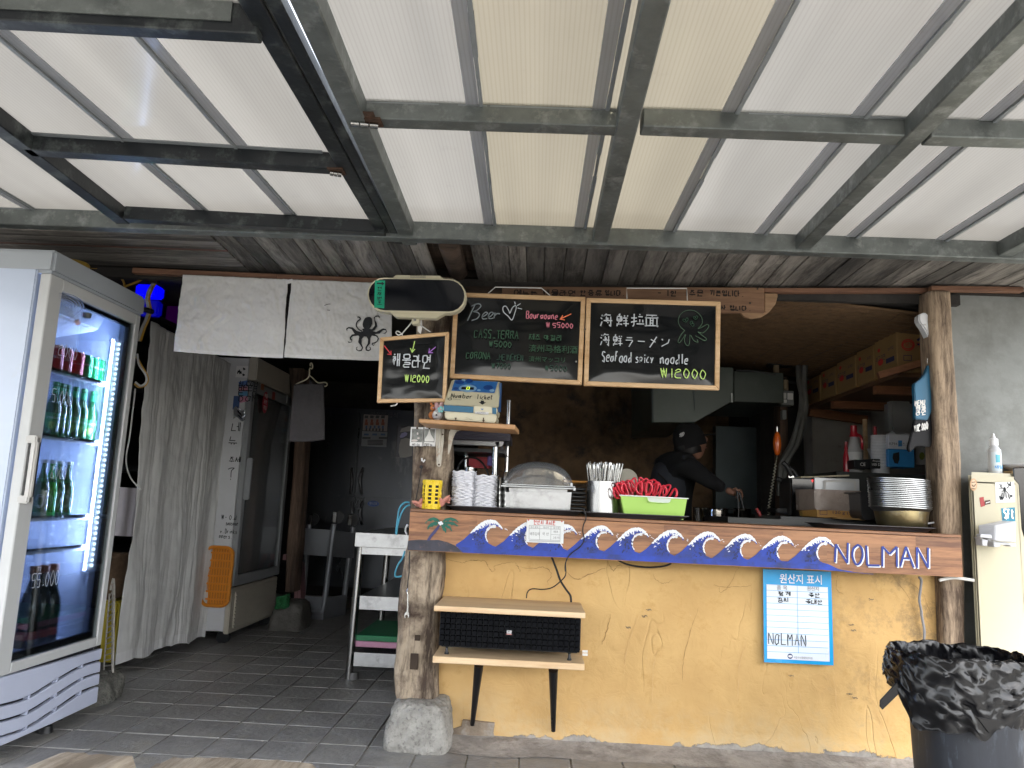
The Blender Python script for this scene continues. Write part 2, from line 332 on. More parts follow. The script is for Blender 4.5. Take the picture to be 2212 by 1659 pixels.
# ================================================================== materials used all over
steel = mat('galvanised steel', (.15,.165,.16), .5, .55, .3, 9, dirt=((.3,.32,.31), .36, 14), bump=(.15,50))
steel_edge = mat('galvanised joint strip', (.24,.26,.27), .6, .2, .1, 12)
blackpaint = mat('chipped black paint', (.012,.015,.018), .4, .1, .2, 8, dirt=((.10,.115,.11), .36, 11), bump=(.1,50))
rust = mat('rusty iron', (.08,.045,.03), .8, .4, .5, 60, bump=(.4,80))
chrome = mat('polished steel', (.38,.38,.37), .22, 1, .1, 5, bump=(.03,30))
inox = mat('brushed stainless steel', (.38,.39,.40), .32, 1, .15, 4, st=(1,1,.1), bump=(.05,20))
inox_s = mat('scratched stainless steel', (.36,.365,.37), .38, 1, .12, 14, dirt=((.2,.2,.2), .35, 10), bump=(.1,25))
white = mat('white plastic', (.75,.76,.78), .4, 0, .03, 5)
black = mat('black plastic', (.012,.013,.015), .4, 0, .2, 8)
rubber = mat('black cable rubber', (.01,.01,.011), .55, 0, .1, 8)
darkgrey = mat('dark grey plastic', (.05,.047,.052), .42, 0, .15, 12)
# ================================================================== setting: ground, floor
gm = mat('grey concrete ground', (.24,.235,.22), .9, 0, .2, 1.5, dirt=((.17,.165,.155), .45, 3), bump=(.3,20))
MB().grid(lambda u, v: Vector(((u-.5)*240, -110+v*240, -.03)), 8, 8).build('ground', gm, kind='structure')
grout = mat('pale dusty grout', (.42,.40,.36), .95, 0, .3, 30, bump=(.3,90))
floor = MB().box((-3.3,-1.5,-.028), (2.6,8.6,0.0)).build('floor', grout, kind='structure')
tile_m = mat('slate grey floor tile', (.235,.23,.222), .45, 0, .22, 9, dirt=((.28,.26,.22), .33, 5), bump=(.5,38), spec=.35)
TX, TY, X0, Y0 = .2145, .241, -1.32, 3.455
tm = MB().box((.0028,.0028,0), (TX-.0028,TY-.0028,.007)).mesh('tile', bev=.0028); tm.materials.append(tile_m)
far = MB()
for i in range(-9, 18):
    for j in range(-14, 17):
        x, y = X0+i*TX, Y0+j*TY
        if x < -3.1 or x > 2.3: continue
        vis = (-2.7 <= x < -.45 and 3.0 <= y < 6.4) or (-.45 <= x < 2.0 and 2.9 <= y < 3.4)
        if vis:
            o = bpy.data.objects.new('tile', tm); COL.objects.link(o); o.parent = floor; o.location = Vector((x, y, .0))-floor.location
            o.location.z += random.uniform(-.0012, .0012)
        elif y < 3.6 or y > 6.3 or x > -.7:
            far.box((x+.0028,y+.0028,0), (x+TX-.0028,y+TY-.0028,.006))
far.build('tile', tile_m, floor, kind='stuff')
# cement fillet along the foot of the yellow wall
cem = mat('rough grey cement', (.33,.31,.29), .95, 0, .3, 8, dirt=((.19,.175,.16), .4, 12), bump=(.8,60))
def fil(u, v):
    x = lerp(-.35, 2.1, u); w = .22+.07*nz((x*3,0,1)); y = lerp(3.64-w, 3.66, v)
    return Vector((x, y, .0085+.035*v*v+.006*nz((x*6,y*20,3))*v))
MB().grid(fil, 80, 8).build('cement_fillet', cem, smooth='all', kind='structure')
# low stone wall and hedge put out of view to cut horizon light, mirrored in the boards
hw_ = MB().grid(lambda u, v: Vector((lerp(-14,14,u), -7.5+.10*nz((u*40,v*4,1))+.05*nz((u*120,v*12,1)), lerp(0,.9+.08*nz((u*30,0,3)),v))), 200, 16); hw_.box((-14,-8,0),(14,-7.6,.85)); hw_.thing('added_stone_wall', mat('added wall dark stone', (.06,.058,.055), .95, 0, .4, 3, dirt=((.14,.13,.12),.35,5)), 'low dark stone wall added unseen behind the camera to cut low light', 'wall')
rh = random.Random(3); hb_ = MB()
for i in range(5200):
    x = rh.uniform(-14,14); top_ = 1.2+.6*nz((x*.4,0,4)); p = Vector((x, -8.6+rh.uniform(-.7,.7), .2+rh.random()**.8*top_)); a = Vector((rh.gauss(0,1),rh.gauss(0,1),rh.gauss(0,1))).normalized()*.14; b = a.cross(Vector((rh.random(),rh.random(),1))).normalized()*.07; hb_.add([p-a,p-b,p+a,p+b],[(0,1,2,3)])
tag(hb_.build('added_hedge', mat('hedge leaves', (.05,.075,.03), .6, 0, .4, 3)), 'tall uneven green hedge put unseen behind the wall to cut low light', 'added_hedge')
# ================================================================== plank table under the camera
tw = wood('weathered pine table', (.16,.125,.09), (.40,.34,.27), 'y', 1.2, .8, .6, 30)
t = T('plank_table', 'weathered plank table top cut off by the lower left edge of the photo', 'table', (.1,.3,0))
for xa, xb, ye in ((-.61,-.50,1.035),(-.475,-.262,1.048),(-.245,-.03,1.03),(-.02,.10,1.02),(.115,.30,1.02),(.315,.5,1.02)):
    def tp(u, v, xa=xa, xb=xb, ye=ye):
        x = lerp(xa, xb, u); e = ye+.012*nz((x*25, ye, 0))+.006*nz((x*90,ye,2)); y = lerp(-.5, e, v)
        return Vector((x, y, .715+.006*nz((x*30, y*2, 5))-.012*max(0, (abs(u-.5)*2-.85)/.15)-(.006 if v == 1 else 0)))
    g = MB().grid(tp, 14, 14); top = len(g.v)
    g.grid(lambda u, v, xa=xa, xb=xb: Vector((lerp(xa,xb,u), tp(u,1).y-.002*v, tp(u,1).z-.035*v)), 14, 2)
    g.box((xa+.004,-.5,.68), (xb-.004,ye-.02,.705)); g.build('plank', tw, t, smooth='all')
for x in (-.45,.4):
    bx('leg', (x,-.4,0), (x+.07,-.33,.68), tw, t); bx('leg', (x,.8,0), (x+.07,.87,.68), tw, t)
# ================================================================== canopy
def polycarb(name, base, k):
    m = bpy.data.materials.new(name); m.use_nodes = True; t = m.node_tree; t.nodes.clear(); N = t.nodes; L = t.links
    tc = N.new('ShaderNodeTexCoord'); wv = N.new('ShaderNodeTexWave'); wv.inputs['Scale'].default_value = 26.; wv.inputs['Distortion'].default_value = 0.15; wv.inputs['Detail'].default_value = 0; wv.bands_direction = 'X'
    n = N.new('ShaderNodeTexNoise'); n.inputs['Scale'].default_value = 1.7; n.inputs['Detail'].default_value = 5; n2 = N.new('ShaderNodeTexNoise'); n2.inputs['Scale'].default_value = 9; n2.inputs['Detail'].default_value = 8; n2.inputs['Roughness'].default_value = .75
    sv = N.new('ShaderNodeVectorMath'); sv.operation = 'MULTIPLY'; sv.inputs[1].default_value = (3,.25,1); oi = N.new('ShaderNodeObjectInfo')
    ad = N.new('ShaderNodeVectorMath'); ad.operation = 'MULTIPLY_ADD'; ad.inputs[1].default_value = (9,9,9); L.new(oi.outputs['Random'], ad.inputs[0]); L.new(tc.outputs['Object'], ad.inputs[2])
    L.new(tc.outputs['Object'], wv.inputs['Vector']); L.new(ad.outputs[0], sv.inputs[0]); L.new(sv.outputs[0], n.inputs['Vector']); L.new(ad.outputs[0], n2.inputs['Vector'])
    r = N.new('ShaderNodeValToRGB'); r.color_ramp.elements[0].position = .25; r.color_ramp.elements[1].position = .8
    r.color_ramp.elements[0].color = (*[c*.82 for c in base], 1); r.color_ramp.elements[1].color = (*base, 1); L.new(n.outputs['Fac'], r.inputs[0])
    r2 = N.new('ShaderNodeValToRGB'); r2.color_ramp.elements[0].position = .62; r2.color_ramp.elements[1].position = .8; L.new(n2.outputs['Fac'], r2.inputs[0])
    mx = N.new('ShaderNodeMixRGB'); mx.inputs['Color2'].default_value = (*[c*.7 for c in base], 1); ms = N.new('ShaderNodeMath'); ms.operation = 'MULTIPLY'; ms.inputs[1].default_value = .5
    L.new(r2.outputs[0], ms.inputs[0]); L.new(ms.outputs[0], mx.inputs[0]); L.new(r.outputs[0], mx.inputs[1])
    m2 = N.new('ShaderNodeMixRGB'); m2.blend_type = 'MULTIPLY'; m2.inputs[0].default_value = 1; r3 = N.new('ShaderNodeValToRGB')
    r3.color_ramp.elements[0].position = .0; r3.color_ramp.elements[0].color = (.925,.92,.91,1); r3.color_ramp.elements[1].position = .45; r3.color_ramp.elements[1].color = (1,1,1,1)
    L.new(wv.outputs['Fac'], r3.inputs[0]); L.new(mx.outputs[0], m2.inputs[1]); L.new(r3.outputs[0], m2.inputs[2])
    tl = N.new('ShaderNodeBsdfTranslucent'); df = N.new('ShaderNodeBsdfDiffuse'); gl = N.new('ShaderNodeBsdfGlossy'); gl.inputs['Roughness'].default_value = .12
    rf = N.new('ShaderNodeBsdfRefraction'); rf.inputs['Roughness'].default_value = .55; rf.inputs['IOR'].default_value = 1.05
    a = N.new('ShaderNodeMixShader'); a.inputs[0].default_value = .16; b_ = N.new('ShaderNodeMixShader'); b_.inputs[0].default_value = .035; c_ = N.new('ShaderNodeMixShader'); c_.inputs[0].default_value = k
    for s_ in (tl, df, rf): L.new(m2.outputs[0], s_.inputs['Color'])
    L.new(tl.outputs[0], c_.inputs[1]); L.new(rf.outputs[0], c_.inputs[2]); L.new(c_.outputs[0], a.inputs[1]); L.new(df.outputs[0], a.inputs[2])
    L.new(a.outputs[0], b_.inputs[1]); L.new(gl.outputs[0], b_.inputs[2]); o = N.new('ShaderNodeOutputMaterial'); L.new(b_.outputs[0], o.inputs[0]); return m
PCW = polycarb('milky polycarbonate', (.45,.44,.42), .5)
PCY = polycarb('yellowed polycarbonate', (.455,.43,.375), .5)
PCS = polycarb('dusty overlap strip', (.86,.88,.92), .35)
ZT_, ZB_ = 2.2, 2.145
def ext(p, q, ya, yb):
    d = (q-p)/(q.y-p.y); return p+d*(ya-p.y), p+d*(yb-p.y)
def wline(a, b, z, ya, yb): return ext(aZ(a, z), aZ(b, z), ya, yb)
can = T('canopy_roof', 'steel framed canopy with milky corrugated polycarbonate sheets over the shop front', 'canopy', (0,1,2.14))
YN, YF = -1.6, 3.14
raf = [((1418,0),(1293,535)), ((2212,62),(1727,543)), ((2212,522),(2160,556))]
R0l = wline((656,0),(880,514), ZB_, YN, 3.18)
for a, b in raf:
    p, q = wline(a, b, ZB_, YN, 3.15)
    if a == (2212,522): q = aZ(b, ZB_); p = Vector((q.x+.02, YN, ZB_))
    MB().bar(p+Vector((0,0,.055)), q+Vector((0,0,.055)), .062, .062).build('rafter', steel, can, bev=.004)
MB().bar(R0l[0]+Vector((0,0,.055)), R0l[1]+Vector((0,0,.055)), .062, .062).build('rafter', steel, can, bev=.004)
R1x = lambda y: ext(aZ(raf[0][0],ZB_), aZ(raf[0][1],ZB_), y, y)[0].x
R2x = lambda y: ext(aZ(raf[1][0],ZB_), aZ(raf[1][1],ZB_), y, y)[0].x
R0x = lambda y: ext(R0l[0], R0l[1], y, y)[0].x
def cross(a, b, m, h=.065, w=.060, nm='crossbeam', up=0, xa=None, xb=None):
    p, q = aZ(a, ZB_), aZ(b, ZB_)
    y = (p.y+q.y)/2
    p = Vector((p.x if xa is None else xa, p.y, ZB_+h+up)); q = Vector((q.x if xb is None else xb, q.y, ZB_+h+up))
    MB().bar(p, q, w, h).build(nm, m, can, bev=.003)
cross((790,266),(1337,284), steel); cross((1385,283),(1960,304), steel); cross((2000,305),(2212,314), steel, xb=2.2)
e0, e1 = aZ((0,478), ZB_), aZ((2212,556), ZB_)
MB().bar((-3.3, e0.y, 2.205), (2.6, e1.y+.01, 2.205), .06, .078).build('eave_beam', steel, can, bev=.004)
cross((790,266),(1337,284), steel, xa=-3.3, xb=2.6) if 0 else None
for y in (.9,-.35,-1.55): bx('crossbeam', (-3.4,y-.026,ZB_), (2.7,y+.026,ZT_), steel, can)
for x in (-3.3, 2.6):
    bx('post', (x-.03,-1.6,0), (x+.03,-1.54,ZB_), steel, can); MB().bar((x,YN,ZT_), (x,3.15,ZT_), .052, .055).build('rafter', steel, can)
MB().bar((-1.98, -1.6, ZT_), (-1.98, 1.2, ZT_), .04, .05).build('rafter', steel, can)
# sheets between seams; seam = line through two pixels of the plane of the sheets
seams = {'s0': None, 's1': ((1015,0),(1070,497)), 's2': ((1357,0),(1262,500)), 's3': ((1720,0),(1451,508)), 's4': ((2086,0),(1645,514)), 's5': ((2212,206),(1840,520)), 's6': ((2212,413),(2034,524))}
def sx(k, y):
    a, b = seams[k]; return ext(aZ(a,ZT_), aZ(b,ZT_), y, y)[0].x
def sheet(fa, fb, m, ya=YN, yb=3.15, z=ZT_):
    ya2 = ya
    poly = [Vector((fa(ya), ya, z)), Vector((fb(ya), ya, z)), Vector((fb(yb), yb, z)), Vector((fa(yb), yb, z))]
    MB().prism(poly, (0,0,.007)).build('sheet', m, can)
def seam_strip(f, ya=YN, yb=3.1, side=-1, parent=None):
    parent = parent or can
    n = 26; pa = [Vector((f(lerp(ya,yb,i/n))+.0025*nz((i*.9,f(0),2)), lerp(ya,yb,i/n), ZT_-.001)) for i in range(n+1)]
    mb = MB()
    for i in range(n):
        p, q = pa[i], pa[i+1]; w = .006+.003*nz((i*1.3,f(0),7))
        mb.hexa([Vector((p.x-w,p.y,ZT_-.009)), Vector((p.x+w,p.y,ZT_-.009)), Vector((q.x+w,q.y,ZT_-.009)), Vector((q.x-w,q.y,ZT_-.009)), Vector((p.x-w,p.y,ZT_-.001)), Vector((p.x+w,p.y,ZT_-.001)), Vector((q.x+w,q.y,ZT_-.001)), Vector((q.x-w,q.y,ZT_-.001))])
    mb.build('sealant_joint', steel_edge, parent)
    MB().prism([Vector((f(ya)+side*.045,ya,ZT_-.003)), Vector((f(ya)+side*.008,ya,ZT_-.003)), Vector((f(yb)+side*.008,yb,ZT_-.003)), Vector((f(yb)+side*.045,yb,ZT_-.003))], (0,0,.0025)).build('overlap_strip', PCS, parent)
fs = [R0x]+[(lambda y, k=k: sx(k, y)) for k in ('s1','s2')]+[R1x]
sheet(R0x, fs[1], PCW); sheet(fs[1], fs[2], PCY); sheet(fs[2], lambda y: sx('s3', y), PCY)
sheet(lambda y: sx('s3', y), lambda y: sx('s4', y), PCW); sheet(lambda y: sx('s4', y), lambda y: sx('s5', y), PCW)
sheet(lambda y: sx('s5', y), lambda y: sx('s6', y), PCW); sheet(lambda y: sx('s6', y), lambda y: 2.7, PCW)
for k, sd_ in (('s1',-1),('s2',-1),('s3',-1),('s4',-1),('s5',-1),('s6',-1)): seam_strip(lambda y, k=k: sx(k, y), side=sd_)
# metal edge flashing on the far side of each cross beam
def flash(a, b, m=steel_edge, w=.03, parent=None):
    p, q = aZ(a, ZT_), aZ(b, ZT_); mb = MB(); n = 24
    pts = [p.lerp(q, i/n) for i in range(n+1)]
    for i in range(n):
        u, v = pts[i], pts[i+1]; wu = w+.002*nz((u.x*40,1,1)); wv = w+.002*nz((v.x*40,1,1))
        mb.hexa([u+Vector((0,-wu,-.006)), v+Vector((0,-wv,-.006)), v+Vector((0,0,-.006)), u+Vector((0,0,-.006)), u+Vector((0,-wu,-.002)), v+Vector((0,-wv,-.002)), v+Vector((0,0,-.002)), u+Vector((0,0,-.002))])
    mb.build('flashing', m, parent or can)
flash((775,228),(1337,246)); flash((1385,248),(1962,262)); flash((2000,268),(2212,277)); flash((885,500),(1275,514)); flash((1300,515),(1725,532)); flash((1750,533),(2212,552)); 
# left neighbour bay: sheets beyond the black leaf
RLa, RLb = aZ((0,285), ZB_), aZ((268,486), ZB_)
RLx = lambda y: ext(RLa, RLb, y, y)[0].x
sheet(lambda y: -3.4, lambda y: ext(aZ((0,407),ZT_), aZ((65,445),ZT_), y, y)[0].x, PCW, ya=1.2)
sheet(lambda y: ext(aZ((0,407),ZT_), aZ((65,445),ZT_), y, y)[0].x, lambda y: RLx(y)-.03, PCW, ya=1.2)
seam_strip(lambda y: ext(aZ((0,407),ZT_), aZ((65,445),ZT_), y, y)[0].x, ya=1.2)
sheet(lambda y: -3.4, lambda y: -1.98, PCW, yb=1.2)
flash((0,452),(180,461))
# the hinged black leaf
leaf = T('hinged_roof_leaf', 'hinged roof leaf in a chipped black painted steel frame, left of the hinge rafter', 'roof panel', (-1.2,2,2.14))
LRa, LRb = aZ((537,0), ZB_), aZ((838,523), ZB_)
LRx = lambda y: ext(LRa, LRb, y, y)[0].x
def lbar(p, q, w=.05, h=.05, m=blackpaint, nm='frame_rail', up=0): MB().bar(Vector(p)+Vector((0,0,h+up)), Vector(q)+Vector((0,0,h+up)), w, h).build(nm, m, leaf, bev=.003)
lbar(*ext(LRa, LRb, .3, 3.12), w=.055); lbar(*ext(RLa, RLb, .3, 3.12), w=.058, h=.06)
lbar(aZ((-260,40), ZB_-.02), aZ((560,84), ZB_-.02), w=.045, h=.085); lbar(aZ((58,330), ZB_), aZ((745,372), ZB_), w=.055, h=.06, nm='frame_rail'); lbar(aZ((272,477), ZB_-.015), aZ((832,507), ZB_-.015), w=.05, h=.055)
MB().box((-1.9,.3,ZB_), (-.8,.345,ZT_)).build('frame_rail', blackpaint, leaf)
gp, gq = aZ((-260,40), ZB_-.02), aZ((505,80.5), ZB_-.02)
MB().bar(gp+Vector((0,-.025,.085)), gq+Vector((0,-.025,.085)), .004, .06).build('bare_steel_patch', steel, leaf)
ls = [((295,74),(504,310)), ((0,78),(253,291))]
def lx(k, y): a, b = ls[k]; return ext(aZ(a,ZT_), aZ(b,ZT_), y, y)[0].x
l2 = [((333,354),(453,459)), ((552,367),(645,471))]
def l2x(k, y): a, b = l2[k]; return ext(aZ(a,ZT_), aZ(b,ZT_), y, y)[0].x
can2, can = can, leaf
ym = aZ((400,350), ZT_).y
sheet(RLx, lambda y: lx(1,y), PCW, .3, ym); sheet(lambda y: lx(1,y), lambda y: lx(0,y), PCW, .3, ym); sheet(lambda y: lx(0,y), LRx, PCW, .3, ym)
sheet(RLx, lambda y: l2x(0,y), PCW, ym+.003, 3.17); sheet(lambda y: l2x(0,y), lambda y: l2x(1,y), PCW, ym+.003, 3.17); sheet(lambda y: l2x(1,y), LRx, PCW, ym+.003, 3.17)
seam_strip(lambda y: lx(0,y), .3, ym, 1, leaf); seam_strip(lambda y: lx(1,y), .3, ym, 1, leaf); seam_strip(lambda y: l2x(0,y), ym, 3.15, -1, leaf); seam_strip(lambda y: l2x(1,y), ym, 3.15, -1, leaf)
flash((48,291),(700,332), parent=leaf); flash((290,461),(800,489), parent=leaf)
sheet(lambda y: -1.98, LRx, PCW, YN, .29)
can = can2
# second rail beside the leaf, with the open slot to its right
SRa, SRb = aZ((588,0), ZB_), aZ((860,524), ZB_)
p, q = ext(SRa, SRb, YN, 3.19)
MB().bar(p+Vector((0,0,.035)), q+Vector((0,0,.035)), .036, .035).build('rafter', blackpaint, can, bev=.003)
MB().bar(p+Vector((-.026,0,.03)), q+Vector((-.026,0,.03)), .012, .02).build('flat_bar', steel, can)
# hinges
for c, rot, hl in (((712,373),(738,377),can),((757,266),(818,272),can)):
    a, b = aZ(c, ZB_-.012), aZ(rot, ZB_-.012); d = (b-a)
    hg = T('hinge', 'rusty barrel hinge under the black roof leaf' if c[0] == 712 else 'rusty barrel hinge at the end of the open slot', 'hinge', a)
    n = 3
    for i in range(n): MB().tube([a+d*(i/n+.02), a+d*((i+1)/n-.02)], .010, 10).build('barrel', chrome, hg, smooth=True)
    MB().box(a+Vector((-.005,-.02,.006)), b+Vector((.01,.02,.011))).build('leaf_plate', rust, hg)
bx('hinge_rust', aZ((775,240),ZB_)+Vector((0,0,-.003)), aZ((815,262),ZB_), rust, can)
for c in ((1345,505),(1790,520)):
    p = aZ(c, ZT_-.012); MB().box(p+Vector((-.03,-.012,-.02)), p+Vector((.07,.01,.0))).build('rusty_bracket', rust, can)
# ================================================================== plank soffit between canopy and wall
pk = wood('weathered grey soffit board', (.045,.04,.036), (.20,.185,.165), 'y', 1.1, .85, .6, 26, dirt=((.25,.235,.21), .3, 9), var=.5)
pkx = wood('weathered grey long board', (.045,.04,.036), (.20,.185,.165), 'x', 1.1, .85, .6, 26, dirt=((.25,.235,.21), .3, 9), var=.45)
sof = T('plank_soffit', 'weathered grey board ceiling between the canopy beam and the shop front', 'ceiling', (0,3.4,2.15))
zf = 2.158
def zb(x): # underside height of the boards at the wall
    xs = [(-3.4,2.165),(-2.1,2.15),(-.8,2.128),(1.05,2.142),(1.85,2.168),(2.7,2.165)]
    for (a, za), (b, zb_) in zip(xs, xs[1:]):
        if x <= b: return lerp(za, zb_, (x-a)/(b-a))
    return 2.165
def yplank(xa, xb, m=pk, dz=0):
    y0, y1 = 3.185, 3.66
    MB().hexa([Vector((xa,y0,zf+dz)), Vector((xb,y0,zf+dz)), Vector((xb,y1,zb(xb)+dz)), Vector((xa,y1,zb(xa)+dz)), Vector((xa,y0,zf+.02)), Vector((xb,y0,zf+.02)), Vector((xb,y1,zb(xb)+.02)), Vector((xa,y1,zb(xa)+.02))]).build('plank', m, sof, bev=.0015)
x = -.33; k = 0
while x < 2.6:
    w = random.uniform(.078,.094); yplank(x, x+w-.003, dz=random.uniform(-.003,.003)); x += w
x = -1.47
while x < -.56:
    w = random.uniform(.07,.11); yplank(x, min(x+w-.003, -.53), dz=random.uniform(-.003,.003)); x += w
y = 3.185
for w in (.075,.10,.03,.09,.11,.075):
    xl = -3.4; xr = -1.475
    zz = lambda x, y: lerp(zf, zb(x), (y-3.185)/.475)
    dz = random.uniform(-.004,.002)
    MB().hexa([Vector((xl,y,zz(xl,y)+dz)), Vector((xr,y,zz(xr,y)+dz)), Vector((xr,y+w-.003,zz(xr,y+w)+dz)), Vector((xl,y+w-.003,zz(xl,y+w)+dz)), Vector((xl,y,2.19)), Vector((xr,y,2.19)), Vector((xr,y+w-.003,2.19)), Vector((xl,y+w-.003,2.19))]).build('plank', pkx if w > .05 else wood('reddish batten', (.06,.025,.015), (.12,.05,.035), 'x'), sof, bev=.0015)
    y += w
# dark hole in the soffit with the butt of the old roof beam
oldw = wood('old dark timber', (.03,.018,.012), (.11,.07,.048), 'z', 1., .85, .6, 24)
oldx = wood('old dark beam', (.025,.016,.011), (.09,.06,.042), 'x', 1., .85, .6, 24)
bx('soffit_batten', (-.54,3.19,2.185), (-.33,3.66,2.2), oldx, sof)
MB().lathe((-.43,3.24,2.18), [(.0,0),(.045,0),(.05,.01),(.05,.42),(0,.42)], 14, M=Matrix.Rotation(R(-90),3,'X')).build('beam_end', oldx, sof, smooth=True)
for i in range(9):
    a = Vector((-.50+.018*i, 3.22+.01*i, 2.165)); MB().tube([a, a+Vector((.02*nz((i,0,0)),.10,-.015-.01*nz((i,3,0)))), a+Vector((.05*nz((i,2,0)),.2,.002))], .0012, 4).build('splinter', oldx, sof)
# roof of the hut over everything behind
bx('hut_roof', (-3.6,3.19,2.205), (2.9,9.2,2.24), mat('dark roofing felt', (.03,.03,.03), .95), kind='structure') if 0 else None
roofm = mat('dark roof underside', (.018,.014,.011), .95, 0, .3, 6, bump=(.4,20))
rb = MB(); rb.hexa([Vector((-3.7,3.15,2.21)),Vector((2.95,3.15,2.21)),Vector((2.95,3.72,2.215)),Vector((-3.7,3.72,2.215)),Vector((-3.7,3.15,2.30)),Vector((2.95,3.15,2.30)),Vector((2.95,3.72,2.34)),Vector((-3.7,3.72,2.34))])
rb.hexa([Vector((-3.7,3.7,2.28)),Vector((2.95,3.7,2.28)),Vector((2.95,9.3,2.28)),Vector((-3.7,9.3,2.28)),Vector((-3.7,3.7,2.36)),Vector((2.95,3.7,2.36)),Vector((2.95,9.3,2.36)),Vector((-3.7,9.3,2.36))])
rb.box((-3.7,3.66,2.15),(2.95,3.72,2.35)); rb.build('hut_roof', roofm, kind='structure')
# ================================================================== trim, header, walls
trimw = wood('reddish brown trim', (.10,.045,.025), (.21,.105,.06), 'x', 1., .6, .2, 20)
hd = T('header_trim', 'thin reddish brown batten running along the top of the shop front', 'trim', (0,3.6,2.1))
def trim(a, b, h, y=3.6, m=trimw):
    p, q = aY(a, y), aY(b, y); hh = h*y/F
    MB().bar(p+Vector((0,.02,0)), q+Vector((0,.02,0)), .035, hh).build('batten', m, hd, bev=.002)
trim(ZC(130,96), ZC(1180,143), 13); trim(ZC(1180,144), ZC(2000,176), 13.5)
trim(ZD(960,168), ZD(1275,170), 26, 3.61, oldx); trim(ZF(215,162), ZF(1500,160), 10); trim(ZF(1500,143), ZF(2209,153), 11, 3.56)
# right concrete wall
conc = mat('grey cement render', (.24,.25,.24), .9, 0, .15, 2.2, dirt=((.17,.175,.165), .42, 3.5), bump=(.35,16))
def cw(u, v):
    x = lerp(1.86, 3.0, u); z = lerp(0, 2.2, v); return Vector((x, 3.70+.008*nz((x*2,z*2,4))+.0015*nz((x*16,z*16,8)), z))
g = MB().grid(cw, 50, 80); g.box((1.9,3.74,0),(3.0,3.86,2.2)); cwo = g.build('concrete_wall', conc, smooth='all', kind='structure')
